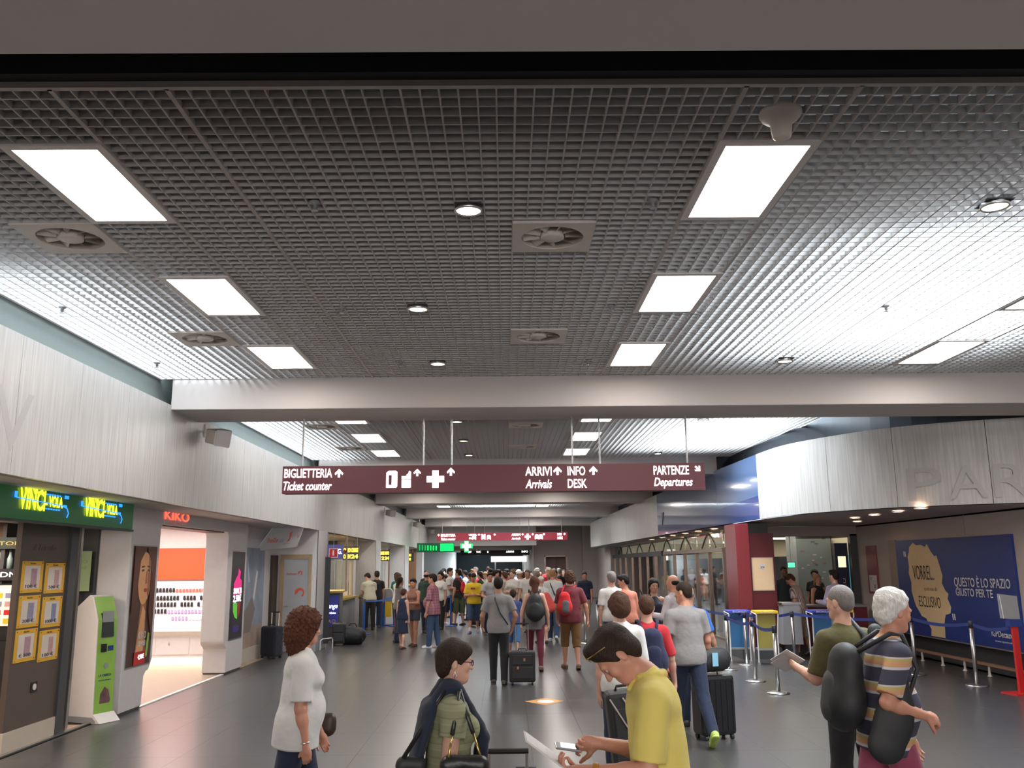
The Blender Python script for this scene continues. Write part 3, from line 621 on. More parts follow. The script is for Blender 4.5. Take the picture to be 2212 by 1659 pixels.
# ---- airline booth: mural wall, slanted sign, wooden door
mu = struct(thing('wall_left_booth'))
MB().box(-5.36, 17.58, 0, -5.30, 20.8, 2.71).build('wall_panel', m_off, mu); MB().box(-5.30, 17.6, .0, -5.26, 19.75, .28).build('baseboard', mat('skirting_cream', (.5, .46, .40), .6), mu)
t = thing('mural', 'pale blue mural of figures on the wall beside the dark suitcase', 'mural', (-5.296, 17.62, .28))
MB().box(0, 0, .42, .012, 2.1, 2.0).build('print', mat('mural_blue', (.27, .32, .40), .5, var=.4, scale=2.2), t); MB().box(0, 0, 0, .012, 2.1, .42).build('printed_base', mat('mural_sand', (.38, .29, .24), .5, var=.2, scale=4), t)
flat('printed_figure', t, .012, [(.10, .1), (.30, .1), (.28, .8), (.32, 1.3), (.22, 1.55), (.12, 1.3), (.08, .8)], mat('print_dark_red', (.25, .04, .05), .5)); flat('printed_figure', t, .012, [(.5, .3), (1.2, .3), (1.5, .75), (1.2, 1.0), (.9, .8), (.6, .7)], mat('print_taupe', (.22, .19, .18), .5))
flat('printed_streak', t, .012, [(.9, 1.3), (1.05, 1.3), (.8, 1.85), (.7, 1.8)], mat('print_sky', (.4, .5, .65), .5)); flat('printed_streak', t, .0122, [(1.4, .9), (1.6, 1.5), (1.5, 1.55), (1.3, 1.0)], m_white)
t = thing('hanging_sign', 'slanted grey and white airline sign with orange lettering over the booth', 'sign', (0, 19.3, 0))
MB().prism([(-5.33, 2.26), (-5.01, 2.72), (-4.37, 2.72), (-4.50, 2.30), (-5.28, 2.23)], 0, .06, 'Y').build('board', mat('sign_pale', (.50, .49, .50), .4), t); MB().prism([(-5.36, 2.26), (-5.33, 2.26), (-5.01, 2.72), (-5.04, 2.72)], -.01, .07, 'Y').build('edge_strip', m_white, t)
m_or = mat('logo_orange', (.75, .10, .04), .5)
text('lettering', 'belle', m_or, t, (-5.14, -.004, 2.40), .10, .24, (PI/2, 0, 0), shear=.4); text('lettering', 'air', m_grey, t, (-4.89, -.004, 2.40), .10, .13, (PI/2, 0, 0), shear=.4); text('lettering', 'europe', m_grey, t, (-4.78, -.004, 2.36), .03, .14, (PI/2, 0, 0))
def crescent(cx, cz, r, sx=1): return [(cx+sx*r*math.cos(a), cz+r*math.sin(a)) for a in [math.radians(200-q*20) for q in range(14)]]+[(cx+sx*(.15*r+r*.55*math.cos(a)), cz+r*.5*math.sin(a)) for a in [math.radians(-60+q*22) for q in range(12)]]
MB().prism([(-4.72, 2.41), (-4.66, 2.50), (-4.66, 2.60), (-4.60, 2.64), (-4.62, 2.56), (-4.66, 2.44)], -.006, 0, 'Y').build('logo', m_or, t); text('lettering', 'b', m_or, t, (-4.5, -.004, 2.5), .08, None, (PI/2, 0, 0), shear=.3)
dw = struct(thing('wall_left_pillar')); DY = 20.76
MB().box(-5.36, DY, 0, -4.35, 21.84, 2.71).build('pillar_body', m_off, dw); MB().box(-4.36, DY-.01, 0, -4.345, DY+.008, 2.71).build('corner_joint', m_dark, dw)
MB().box(-4.34, DY, 0, -4.33, 21.84, .33).box(-4.5, DY-.012, 0, -4.33, DY, .33).build('baseboard', m_grey, dw)
t = thing('door_1'); struct(t); t.location = (-5.19, DY, 0)
MB().box(0, -.04, 0, .09, 0, 2.16).box(.65, -.04, 0, .72, 0, 2.16).box(.09, -.04, 2.06, .65, 0, 2.16).build('door_frame', m_wood, t)
MB().box(.09, -.025, .02, .65, -.005, 2.06).build('door_leaf', mat('door_grey', (.42, .44, .47), .4), t); MB().tube([(.12, -.05, 1.0), (.12, -.08, 1.0), (.22, -.08, 1.0)], .01, 8).build('door_handle', m_chrome, t)
for z, r in ((1.74, .05), (1.30, .11), (.86, .13)): MB().prism(crescent(.46, z, r), -.03, -.026, 'Y').build('logo', m_or, t)
text('lettering', 'belleair', m_or, t, (.15, -.027, 1.70), .05, .24, (PI/2, 0, 0))
MB().box(-5.30, DY-.5, 0, -5.24, DY-.05, 2.14).build('dark_jamb', mat('wenge', (.05, .03, .02), .5), dw)
# ---- further pillars and open bays
pl = [(29.97, 31.19, -5.0), (38.66, 40.2, -5.0), (46.6, 47.6, -5.0)]
for (a, b, xb) in pl:
    q = struct(thing('wall_left_pillar')); MB().box(xb, a, 0, -4.35, b, 2.71).build('pillar_body', m_off, q); MB().box(-4.36, a-.008, 0, -4.345, a+.006, 2.71).build('corner_joint', m_grey, q)
m_bay = mat('bay_cream', (.58, .50, .40), .7)
lb_ = struct(thing('wall_left_bays'))
MB().box(-7.6, 21.84, 0, -7.5, 50, 2.71).build('back_wall', m_bay, lb_); MB().box(-7.5, 29.4, 0, -5.0, 29.5, 2.71).build('partition', m_bay, lb_); MB().box(-7.5, 38.1, 0, -5.0, 38.2, 2.71).build('partition', m_off, lb_); MB().box(-7.6, 46, 0, -4.6, 46.1, 2.71).build('partition', mat('panel_tan', (.30, .16, .10), .6), lb_)
MB().box(-7.5, 21.84, 2.69, -4.45, 50, 2.71).build('bay_soffit', m_beam, lb_)
for x in (-6.9, -5.9): MB().box(x, 29.3, 0, x+.35, 29.4, 2.71).build('dark_panel', m_dark, lb_)
area('bay_lamp', (-6.2, 25.5, 2.66), 2, 5, 120, (1, .88, .68)); area('bay_lamp', (-6.0, 34.5, 2.66), 2, 5, 60, (1, .95, .88)); area('bay_lamp', (-6.0, 43, 2.66), 2, 4, 40, (1, .95, .88))
# glazed ticket windows with posts
for k, (y0, y1) in enumerate(((25.6, 29.3), (33.2, 38.0), (41.5, 45.9))):
    t = thing('ticket_window', 'glazed ticket counter with steel posts in the %s left bay' % ordn[k], 'counter', (-5.1, y0, 0))
    L_ = y1-y0; MB().box(-.05, 0, .9, .35, L_, .96).build('worktop', mat('top_yellow', (.45, .32, .06), .5), t); MB().box(-.02, .02, 0, .22, L_-.02, .9).build('front_panel', m_grey, t)
    n_ = int(L_/.95)
    for q in range(n_+1): MB().tube([(0, .1+q*(L_-.2)/n_, .96), (0, .1+q*(L_-.2)/n_, 2.1)], .02, 8).build('post', m_chrome, t)
    for q in range(n_): a = .13+q*(L_-.2)/n_; MB().box(-.005, a, 1.1, .005, a+(L_-.2)/n_-.06, 2.05).build('pane', m_glass, t)
    MB().box(-.03, .05, 2.08, .03, L_-.05, 2.13).build('top_rail', m_chrome, t)
led = mat('led_amber', (1, .62, .04), .5, emit=2.6, var=0)
for k, (y, x0, x1, s1, s2) in enumerate(((26, -4.72, -4.26, ('CAMBIO', 'CHANGE'), ('OPEN', '24')), (33.5, -4.72, -4.34, ('GATE', 'INFO'), ('12', '24')), (41, -4.45, -4.2, ('01', ''), ('02', '')))):
    t = thing('led_board', 'hanging amber dot display board, %s along the left bays' % ['nearest', 'middle', 'farthest'][k], 'sign', (0, y, 0), group='amber display boards along the left bays')
    MB().box(x0, 0, 2.05, x1, .12, 2.44).build('housing', m_dark, t)
    wd = (x1-x0-.06)/2
    for q, (r1, z) in enumerate(((s1, 2.28), (s2, 2.10))):
        for j in range(2):
            if r1[j]: text('lettering', r1[j], led, t, (x0+.02+j*(wd+.02), -.004, z), .11, wd, (PI/2, 0, 0), bold=.03)
    MB().tube([(x0+.06, .06, 2.44), (x0+.06, .06, 2.71)], .01, 6).tube([(x1-.06, .06, 2.44), (x1-.06, .06, 2.71)], .01, 6).build('hanger', m_grey, t)
# exchange office: purple sign with red fire sign, counter, banners
t = thing('exchange_sign', 'purple exchange sign projecting from the first left pillar', 'sign', (-4.36, 21.95, 2.06))
MB().box(0, 0, 0, .38, .06, .34).build('board', mat('purple', (.10, .09, .27), .5, emit=.1, var=0), t); text('lettering', 'G.', m_lit, t, (.25, -.004, .12), .12, .10, (PI/2, 0, 0)); MB().box(-.045, .005, .1, 0, .055, .66).build('bracket', m_grey, t)
t = thing('fire_sign', 'small red and white extinguisher sign in front of the purple sign', 'sign', (-4.31, 21.86, 2.09))
MB().box(0, 0, 0, .22, .02, .22).build('plate', m_white, t); MB().box(.015, -.004, .015, .205, 0, .205).build('red_field', m_red, t); MB().prism([(.09, .05), (.13, .05), (.13, .14), (.12, .18), (.10, .18), (.09, .14)], -.007, -.004, 'Y').build('pictogram', m_white, t); MB().tube([(.11, .01, .22), (.11, .01, .62)], .006, 6).build('hanger', m_grey, t)
t = thing('exchange_counter', 'exchange desk with yellow top edge and blue lettered front panel', 'counter', (-4.95, 23.5, 0), .12)
MB().box(0, 0, 0, .62, 1.5, 1.2).build('body', m_dark, t); MB().box(-.03, -.04, 1.2, .70, 1.55, 1.25).build('top', mat('edge_yellow', (.62, .45, .08), .4), t)
MB().box(.20, -.02, .35, .60, 0, 1.15).build('front_panel', mat('panel_royal', (.03, .04, .42), .4), t)
text('lettering', 'change', m_lit, t, (.22, -.026, .82), .12, .36, (PI/2, 0, 0), shear=.3); text('lettering', 'cambio', m_lit, t, (.24, -.026, .68), .05, .3, (PI/2, 0, 0)); text('lettering', 'G.A.D.', m_yellow, t, (.24, -.026, .45), .09, .32, (PI/2, 0, 0)); MB().prism([(.20, 1.0), (.34, 1.15), (.20, 1.15)], -.026, -.02, 'Y').build('red_corner', m_red, t)
t = thing('glass_booth_pane', 'tall glass pane with a red poster strip above the exchange desk', 'window', (-4.75, 23.3, 1.25)); MB().box(0, 0, 0, .62, .012, 1.0).build('glass', m_glass, t); MB().box(0, -.02, .98, .62, .03, 1.04).build('top_rail', m_red, t); MB().box(.6, -.02, 0, .64, .03, 1.4).build('mullion', m_bronze, t); MB().box(0, -.02, 0, .03, .03, 1.4).build('mullion', m_bronze, t)
t = thing('roller_banner', 'narrow black upright banner on a white tube foot beside the first left pillar', 'banner', (-4.22, 21.35, 0))
MB().box(-.07, 0, .12, .06, .02, 2.10).build('cloth', mat('banner_black', (.02, .02, .025), .6), t); MB().tube([(-.08, -.22, 0), (-.08, -.22, .2), (-.04, -.2, .24), (.12, .1, .24), (.14, .12, .2), (.14, .12, 0)], .012, 8).build('tube_foot', m_white, t); MB().tube([(0, .01, 0), (0, .01, .12)], .015, 8).build('stem', m_chrome, t)
# blue machine and belt
t = thing('ticket_machine', 'rounded blue ticket machine with a yellow side beside the second left pillar', 'machine', (-4.15, 29.0, 0))
MB().prism([(0, .02), (.26, .02), (.26, 1.05)]+arc(.13, 1.05, .13, 0, 180, 8)+[(0, 1.05)], 0, .3, 'Y').build('body', mat('machine_blue', (.02, .09, .34), .4), t)
MB().prism([(.26, .75), (.50, .75), (.50, 1.02)]+arc(.36, 1.02, .14, 0, 120, 6)+[(.26, 1.14)], .05, .35, 'Y').build('hood', m_grey, t); MB().box(.27, .05, .28, .46, .3, .75).build('yellow_cabinet', m_yellow, t)
MB().box(.20, .02, 0, .55, .4, .04).build('foot', m_blue, t)
t = thing('litter_bin', 'slim dark metal bin against the second left pillar', 'bin', (-4.55, 28.9, 0)); MB().lathe([(0, 0), (.13, 0), (.13, .85), (.11, .87), (.11, .8), (0, .8)], 18).build('body', m_grey, t, smooth=False); MB().lathe([(.11, .87), (.135, .88), (.135, .92), (.10, .94)], 18).build('rim', m_chrome, t)
# ---- loudspeakers on the left fascia
for k, (y, l) in enumerate(((12.7, 'nearest, by the first beam'), (32.0, 'second along'), (41.4, 'third along'), (49.4, 'farthest'))):
    if k == 0:
        t = sp_ = thing('loudspeaker', None, 'loudspeaker', (-4.35, y, 3.70))
        MB().tube([(-.02, 0, .12), (.10, 0, .12), (.10, 0, .02), (.16, 0, .0)], .018, 8).box(-.0, -.05, .04, .02, .05, .22).build('bracket', m_vent, t)
        b = MB().prism([(-.13, -.10), (.13, -.13), (.13, .13), (-.13, .10)], 0, .28, 'X').build('cabinet', m_vent, t, bevel=.02); b.location = (.13, -.02, .05); b.rotation_euler = (0, .22, -.75)
        b2 = MB().prism([(-.115, -.115), (.115, -.115), (.115, .115), (-.115, .115)], .28, .288, 'X').build('grille', m_white, t); b2.location = (.13, -.02, .05); b2.rotation_euler = (0, .22, -.75)
    else: t = dup(sp_, (-4.35, y, 3.70))
    t['label'] = 'cream wall loudspeaker on a bracket on the left fascia, '+l; t['group'] = 'loudspeakers on the left fascia'
# ================================================================ SIGNS
def arrow(mb, x, z, s_, ang):
    P = [(-.13, -.5), (.13, -.5), (.13, .05), (.42, -.22), (.5, -.02), (0, .5), (-.5, -.02), (-.42, -.22), (-.13, .05)]
    c, q = math.cos(ang), math.sin(ang); mb.prism([(x+s_*(a*c-b*q), z+s_*(a*q+b*c)) for a, b in P], -.006, 0, 'Y')
def cross(mb, x, z, s_, d0=-.006): a = s_*.18; b = s_*.5; mb.prism([(x-a, z-b), (x+a, z-b), (x+a, z-a), (x+b, z-a), (x+b, z+a), (x+a, z+a), (x+a, z+b), (x-a, z+b), (x-a, z+a), (x-b, z+a), (x-b, z-a), (x-a, z-a)], d0, 0, 'Y')
def rod(mb, x, y, z0, z1): mb.tube([(x, y, z0), (x, y, z1)], .012, 8)
SX0, SX1, SZ0, SZ1, SY = -3.04, 2.73, 2.865, 3.235, 12.05
t = thing('wayfinding_sign', 'long maroon hanging sign with lit white words nearest the viewer', 'sign', (0, SY, 0))
MB().box(SX0, 0, SZ0, SX1, .22, SZ1).build('box', m_maroon, t)
for x in (-2.80, -1.13, -.74, .93, 1.31, 2.52): r_ = MB(); rod(r_, x, .11, SZ1, BZ); r_.build('rod', m_chrome, t)
def sx(px): return SX0+(px-603)/(1533-603)*(SX1-SX0)
def sz(v): return SZ1-v*(SZ1-SZ0)
def L_(s_, x0, x1, v, h=.118, sh=0): text('lettering', s_, m_lit, t, (sx(x0), -.004, sz(v)), h, sx(x1)-sx(x0), (PI/2, 0, 0), shear=sh, bold=.012)
L_('BIGLIETTERIA', 607, 712, .42); L_('Ticket counter', 606, 712, .88, .115, .25); L_('ARRIVI', 1137, 1195, .42); L_('Arrivals', 1137, 1195, .88, .115, .25); L_('INFO', 1230, 1269, .42); L_('DESK', 1230, 1272, .88); L_('PARTENZE', 1420, 1498, .42); L_('Departures', 1420, 1505, .84, .11, .25)
for (px, v, s_, a) in ((727, .27, .115, 0), (899, .27, .10, 0), (973, .25, .11, 0), (1208, .25, .115, 0), (1287, .25, .115, 0), (1518, .22, .095, -PI*.75)):
    mb = MB(); arrow(mb, sx(px), sz(v), s_, a); mb.build('arrow', m_lit, t)
mb = MB(); cross(mb, sx(939), sz(.52), .235); mb.build('cross_symbol', m_lit, t)
mb = MB(); x = sx(831); mb.prism([(x, sz(.82)), (x+.135, sz(.82)), (x+.15, sz(.77)), (x+.15, sz(.24)), (x+.13, sz(.20)), (x+.03, sz(.20)), (x, sz(.28))], -.005, 0, 'Y'); mb.build('drink_symbol', m_lit, t)
MB().box(x+.035, -.008, sz(.72), x+.075, -.005, sz(.36)).build('drink_symbol_gap', m_maroon, t)
mb = MB(); x = sx(865); mb.box(x, -.006, sz(.82), x+.125, 0, sz(.54)).box(x, -.006, sz(.51), x+.125, 0, sz(.40)).prism([(x+.07, sz(.40)), (x+.125, sz(.40)), (x+.125, sz(.24)), (x+.10, sz(.20)), (x+.09, sz(.30)), (x+.06, sz(.36))], -.006, 0, 'Y'); mb.build('bottle_symbol', m_lit, t)
t2 = thing('wayfinding_sign', 'smaller-looking bright maroon hanging sign farther down the hall', 'sign', (0, 39.9, 0)); t = t2
m_mar2 = mat('sign_maroon_lit', (.20, .015, .03), .45, emit=.16, ecol=(.5, .02, .05), var=0)
MB().box(-3.08, 0, 2.93, 2.75, .22, 3.27).build('box', m_mar2, t)
for x in (-2.85, -1.4, -.95, .62, 1.03, 2.5): r_ = MB(); rod(r_, x, .11, 3.27, BZ); r_.build('rod', m_chrome, t)
def L2(s_, x0, x1, z, h=.11, sh=0): text('lettering', s_, m_lit, t, (x0, -.004, z), h, x1-x0, (PI/2, 0, 0), shear=sh, bold=.02)
L2('BIGLIETTERIA', -2.9, -2.25, 3.12); L2('Ticket counter', -2.9, -2.25, 2.96, .1, .25); L2('USCITA', -1.65, -1.3, 3.14, .08); L2('Exit', -1.65, -1.45, 3.0, .08, .25); L2('BUS', -1.1, -.9, 3.15, .06); L2('ARRIVI', .25, .65, 3.12); L2('Arrivals', .25, .65, 2.96, .1, .25); L2('INFO', 2.3, 2.5, 3.12); L2('DESK', 2.3, 2.55, 2.96)
for x in (-3.0, -1.2, -.5, .75, 1.2, 1.7, 2.62): mb = MB(); arrow(mb, x, 3.19, .10, 0); mb.build('arrow', m_lit, t)
mb = MB(); cross(mb, .97, 3.08, .26); mb.build('cross_symbol', m_lit, t)
for x in (-1.42, -1.0, -.76, 1.38, 1.56):
    mb = MB(); mb.prism([(x-.09, 2.97), (x-.05, 2.97), (x-.05, 3.0), (x+.05, 3.0), (x+.05, 2.97), (x+.09, 2.97), (x+.09, 3.1), (x+.06, 3.17), (x-.06, 3.17), (x-.09, 3.1)], -.006, 0, 'Y'); mb.build('transport_symbol', m_lit, t)
t = thing('wayfinding_sign', 'dark sign board with small lit symbols in the low far corridor', 'sign', (0, 57.2, 0))
MB().box(-2.9, 0, 2.45, 1.5, .2, 2.85).build('box', mat('sign_dark_maroon', (.03, .006, .012), .5), t)
for s_, x, wd in (('➜', -2.4, .2), ('WC', -1.9, .3), ('i', -1.2, .08), ('ARRIVI', 0, .5), ('INFO', 1.0, .4)):
    text('lettering', s_ if s_ != '➜' else 'EXIT', m_lit, t, (x, -.004, 2.6), .12, wd, (PI/2, 0, 0), bold=.01)
for x in (-2.7, 1.3): r_ = MB(); rod(r_, x, .1, 2.85, 3.0); r_.build('rod', m_chrome, t)
# pharmacy signs
gl = mat('led_green', (.0, .75, .10), .5, emit=1.0, var=0); gl2 = mat('led_green_dim', (.0, .4, .08), .5, emit=.5, var=0)
t = thing('pharmacy_cross', 'glowing green and white pharmacy cross beneath the far maroon sign', 'sign', (-1.85, 42, 2.74))
mb = MB(); cross(mb, 0, 0, .58, .06); mb.build('green_case', gl, t); o = MB(); cross(o, 0, 0, .42); o.build('white_cross', m_lit, t); MB().tube([(0, .03, .27), (0, .03, 1.60)], .012, 6).build('rod', m_chrome, t)
t = thing('pharmacy_sign', 'green glowing pharmacy lettering board on the far left wall', 'sign', (0, 42.3, 0))
MB().box(-4.2, 0, 2.48, -2.45, .08, 2.90).build('board', mat('pharmacy_board', (.01, .12, .05), .4, emit=.15, var=0), t); MB().box(-3.1, -.01, 2.52, -2.48, 0, 2.86).build('lit_field', gl, t)
for k in range(7): MB().box(-4.1+k*.13, -.01, 2.56, -4.04+k*.13, 0, 2.82-k*.01).build('green_bar', gl2 if k < 3 else gl, t)
MB().tube([(-4.1, .04, 2.9), (-4.1, .04, 4.34)], .012, 6).tube([(-2.55, .04, 2.9), (-2.55, .04, 4.34)], .012, 6).build('rod', m_chrome, t)
# ================================================================ RIGHT SIDE
# glass door front with bronze posts at x 5.4
gw = struct(thing('wall_right_glazing'))
ys_ = [22.2, 23.8, 25.4, 27.1, 28.8, 30.6, 32.4, 34.3, 36.3, 38.4, 40.5, 42.5, 44.6]
for y in ys_: MB().box(5.36, y-.05, 0, 5.46, y+.05, 2.15).build('post', m_bronze, gw)
for a, b in zip(ys_, ys_[1:]): MB().box(5.405, a+.05, .05, 5.415, b-.05, 2.12).build('pane', m_glass, gw)
MB().box(5.34, 22.15, 2.15, 5.48, 44.7, 2.24).build('transom', m_bronze, gw); MB().box(5.36, 22.15, 0, 5.46, 44.7, .05).build('sill', m_bronze, gw)
for a, b in zip(ys_[::2], ys_[2::2]): MB().box(5.405, a+.03, 2.26, 5.415, b-.03, 2.66).build('pane', m_glass, gw)
mf = mat('frost_shape', (.16, .21, .20), .5)
mcb = mat('transom_cream_glow', (.80, .68, .45), .6, emit=.22, var=.1, scale=2)  # slight emission added to stand in for light falling on the cream panels
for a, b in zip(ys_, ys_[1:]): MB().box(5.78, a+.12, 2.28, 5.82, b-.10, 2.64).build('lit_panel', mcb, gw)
MB().box(5.30, 30.6, 2.12, 5.35, 44.7, 2.28).build('dark_transom', m_blackp, gw)
for k in range(7):
    y = 23+k*3.1; MB().tube([(5.39, y, 2.27), (5.39, y+.4, 2.5), (5.39, y+.8, 2.64), (5.39, y+1.2, 2.5), (5.39, y+1.6, 2.27)], .022, 6).build('etched_curve', mf, gw)
struct(MB().box(5.2, 44.7, 0, 5.6, 52, 2.71).build('wall_right_far', m_farw)); struct(MB().box(4.4, 51.5, 0, 5.3, 52.0, 5).build('wall_right_far', m_farw))
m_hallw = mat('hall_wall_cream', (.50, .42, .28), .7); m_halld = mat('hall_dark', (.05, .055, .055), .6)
hw = struct(thing('wall_hall'))
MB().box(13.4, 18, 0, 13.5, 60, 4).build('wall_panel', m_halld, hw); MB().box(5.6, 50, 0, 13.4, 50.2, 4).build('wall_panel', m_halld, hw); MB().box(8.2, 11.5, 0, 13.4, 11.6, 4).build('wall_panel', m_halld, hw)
MB().box(9.0, 21.5, 2.05, 9.1, 50, 2.66).build('cream_band', mat('hall_band_cream', (.62, .55, .38), .7), hw)
for k in range(8): MB().box(9.4, 26+k*3, 0, 9.8, 26.4+k*3, 2.68).build('column', m_dark, hw)
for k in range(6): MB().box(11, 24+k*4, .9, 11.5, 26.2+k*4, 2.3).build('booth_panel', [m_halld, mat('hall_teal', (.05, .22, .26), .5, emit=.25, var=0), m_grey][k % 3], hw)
for k, (x, y) in enumerate(((7.8, 27), (7.7, 32), (7.8, 38), (10.5, 29), (10.5, 36), (6.9, 22.6))):
    t = thing('tube_lamp', 'pale strip lamp in the departure hall ceiling, %s of six' % ['nearest but one', 'second left', 'third left', 'fourth, inner', 'fifth, inner', 'nearest, by the grey column'][k], 'lamp', (x, y, 2.55), group='strip lamps in the departure hall')
    MB().box(0, 0, 0, .9, .12, .05).build('diffuser', mat('strip_glow', (1, .92, .75), .5, emit=5, ecol=(1, .9, .7), var=0), t); MB().box(-.02, -.02, .05, .92, .14, .09).build('housing', m_grey, t)
area('hall_lamp', (7.2, 33, 2.6), 1.5, 18, 130, (1, .92, .78)); area('hall_lamp', (11, 33, 2.6), 2, 16, 60, (1, .95, .9)); area('hall_lamp', (9.2, 23.2, 2.5), 3, 3, 22, (1, .92, .78))
# wine red column with notice
t = thing('red_column', 'wine red square column with a stepped side wall at the glass front', 'column', (4.67, 18.15, 0))
MB().box(0, 0, .22, .27, .9, 2.66).build('pillar', m_wine, t, bevel=.006); MB().box(.27, .12, .22, .80, .9, 2.47).build('side_wall', mat('wine_dark', (.12, .006, .012), .4), t); MB().box(.01, .01, 0, .80, .9, .22).build('plinth', m_dark, t); MB().box(.27, .3, 2.47, .75, .9, 2.66).build('upper_block', m_dark, t)
t = thing('notice_board', 'cream notice with a small round emblem on the red column', 'notice', (4.99, 18.25, 1.32))
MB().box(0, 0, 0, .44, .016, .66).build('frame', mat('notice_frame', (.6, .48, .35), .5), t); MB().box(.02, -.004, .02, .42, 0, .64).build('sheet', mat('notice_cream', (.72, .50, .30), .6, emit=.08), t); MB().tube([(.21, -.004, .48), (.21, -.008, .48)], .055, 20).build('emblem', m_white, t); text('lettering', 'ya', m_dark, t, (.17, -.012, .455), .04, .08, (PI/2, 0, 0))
# hall opening: header, grey pillar with notes, lamps
ho = struct(thing('wall_hall_opening'))
MB().box(5.45, 20.6, 2.46, 8.1, 20.7, 2.68).build('header', m_farw, ho); MB().box(7.94, 20.6, 0, 8.1, 20.75, 2.5).build('jamb', m_dark, ho)
t = thing('grey_column', 'grey square column dotted with small notes inside the hall', 'column', (7.95, 24.5, 0))
MB().box(0, 0, 0, .95, .9, 2.66).build('shaft', mat('column_grey_green', (.13, .15, .145), .6), t)
random.seed(3)
for k in range(16): x, z = .08+random.random()*.75, .9+random.random()*1.6; MB().box(x, -.006, z, x+.05+random.random()*.06, 0, z+.035).build('note', random.choice([m_dark, mat('note_brown', (.2, .08, .08), .6), m_grey]), t)
t = thing('monitor', 'small hanging screen with a green picture behind the check-in people', 'monitor', (7.45, 23.8, 1.72))
MB().box(0, 0, 0, .22, .05, .16).build('case', m_blackp, t); MB().box(.015, -.004, .015, .205, 0, .145).build('screen', mat('screen_green', (.08, .5, .3), .4, emit=.9, var=0), t); MB().tube([(.11, .02, .16), (.11, .02, .96)], .012, 6).build('pole', m_grey, t)
t = thing('dark_totem', 'narrow dark blue totem with pale lettering beside the opening', 'totem', (7.62, 20.75, 0)); MB().box(0, 0, 0, .30, .12, 2.3).build('body', mat('totem_navy', (.01, .015, .05), .4), t); text('lettering', 'BLU', m_white, t, (.2, -.004, 1.2), .06, .3, (PI/2, -PI/2, 0)); MB().box(.06, -.006, 1.75, .24, 0, 2.0).build('lit_window', mat('window_cream', (.9, .8, .5), .5, emit=.6, var=0), t)
# right wall with poster
rw = struct(thing('wall_right_poster'))
MB().box(8.10, 12.2, .44, 8.35, 20.6, 2.70).build('wall_panel', mat('right_wall_rose', (.47, .415, .395), .65, var=.03), rw)
MB().box(8.33, 12.2, 0, 8.36, 20.6, .44).build('recess_panel', m_dark, rw); MB().box(8.10, 12.2, 2.66, 8.13, 20.6, 2.69).build('top_joint', m_dark, rw)
for y in (12.9, 15.7): MB().box(8.092, y-.004, 2.33, 8.1, y+.004, 2.68).build('joint', m_grey, rw)
PX = 8.06; SC = 8.06/7.05
def q_(y): return y*SC
def qz(z): return 1.9+(z-1.9)*SC
def qq(px, py):   # layout of the printed poster, millimetre-free fractions of its own frame
    return px, py
t = thing('wall_poster', 'huge blue advertising poster with a cream torn silhouette and slogan', 'poster', (PX, 0, 0))
Y0, Y1, Z0, Z1 = 14.22, 18.5, .47, 2.29
MB().box(0, Y0, Z0, .05, Y1, Z1).build('panel', m_blue, t); MB().box(.0, Y1, Z0, .06, Y1+.35, Z1+.02).build('side_return', m_farw, t)
def PY(u): return Y1-(Y1-Y0)*u
def PZ(v): return Z1-(Z1-Z0)*v
sil = [(.115,.075),(.15,.03),(.175,.06),(.21,.055),(.245,.08),(.26,.05),(.285,.13),(.31,.18),(.325,.17),(.345,.3),(.355,.37),(.345,.45),(.365,.52),(.385,.55),(.375,.6),(.395,.68),(.385,.74),(.35,.76),(.34,.80),(.335,.84),(.33,.99),(.225,.99),(.232,.92),(.215,.88),(.2,.82),(.165,.80),(.15,.76),(.125,.70),(.11,.62),(.10,.55),(.105,.45),(.09,.36),(.098,.28),(.093,.18),(.108,.13)]
flat('silhouette', t, -.004, [(PY(.12+(u-.09)*1.213), PZ(v)) for u, v in sil], m_cream, .004)
def PT(s_, u, v, h, wd, m, **k): text('lettering', s_, m, t, (-.007, PY(u), PZ(v)), h, wd, FXN, **k)
m_ink = mat('ink_black', (.03, .025, .03), .6); m_pw = mat('print_white', (.72, .70, .72), .5)
PT('VORREI...', .165, .42, .27, .86, m_ink, bold=-.005); PT('qualcosa di', .26, .53, .07, .50, mat('ink_sepia', (.35, .25, .15), .6)); PT('ESCLUSIVO', .20, .70, .20, .86, m_ink, bold=-.005)
PT('QUESTO È LO SPAZIO', .54, .47, .15, 1.80, m_pw, bold=.012); PT('GIUSTO PER TE', .545, .56, .13, 1.22, m_pw, bold=.012); PT('IGPDecaux', .79, .90, .10, .62, m_pw, bold=.01); PT('www.spazio.it', .81, .945, .03, .5, m_pw)
for (u, v) in ((.085, .18), (.10, .18), (.495, .80), (.51, .80)): flat('quote_mark', t, -.005, [(PY(u), PZ(v)), (PY(u+.008), PZ(v)), (PY(u+.005), PZ(v-.06)), (PY(u-.004), PZ(v-.06))], m_pw, .004)
t = thing('wall_notice', 'narrow wine red notice strip with a white sheet on the right wall', 'notice', (8.08, 19.55, 1.18)); MB().box(0, 0, 0, .02, .55, 1.04).build('board', mat('notice_wine', (.26, .06, .08), .5), t); MB().box(-.004, .08, .05, 0, .47, .40).build('sheet', m_pw, t); MB().box(-.007, .16, .12, -.004, .22, .2).build('picture', m_grey, t); MB().box(-.007, .3, .3, -.004, .4, .36).build('green_mark', m_lime, t)
# low rail in front of the wall
t = thing('low_rail', 'low wooden rail on short white posts below the blue poster', 'rail', (7.98, 0, 0))
MB().box(-.03, 12.4, .17, .05, 18.4, .21).build('rail', mat('rail_wood', (.30, .17, .11), .5), t)
for y in (13.2, 14.15, 15.2, 16.0, 16.8, 17.6): MB().lathe([(.04, 0), (.02, .03), (.018, .17)], 10, (.01, y, 0)).build('post', m_vent, t)
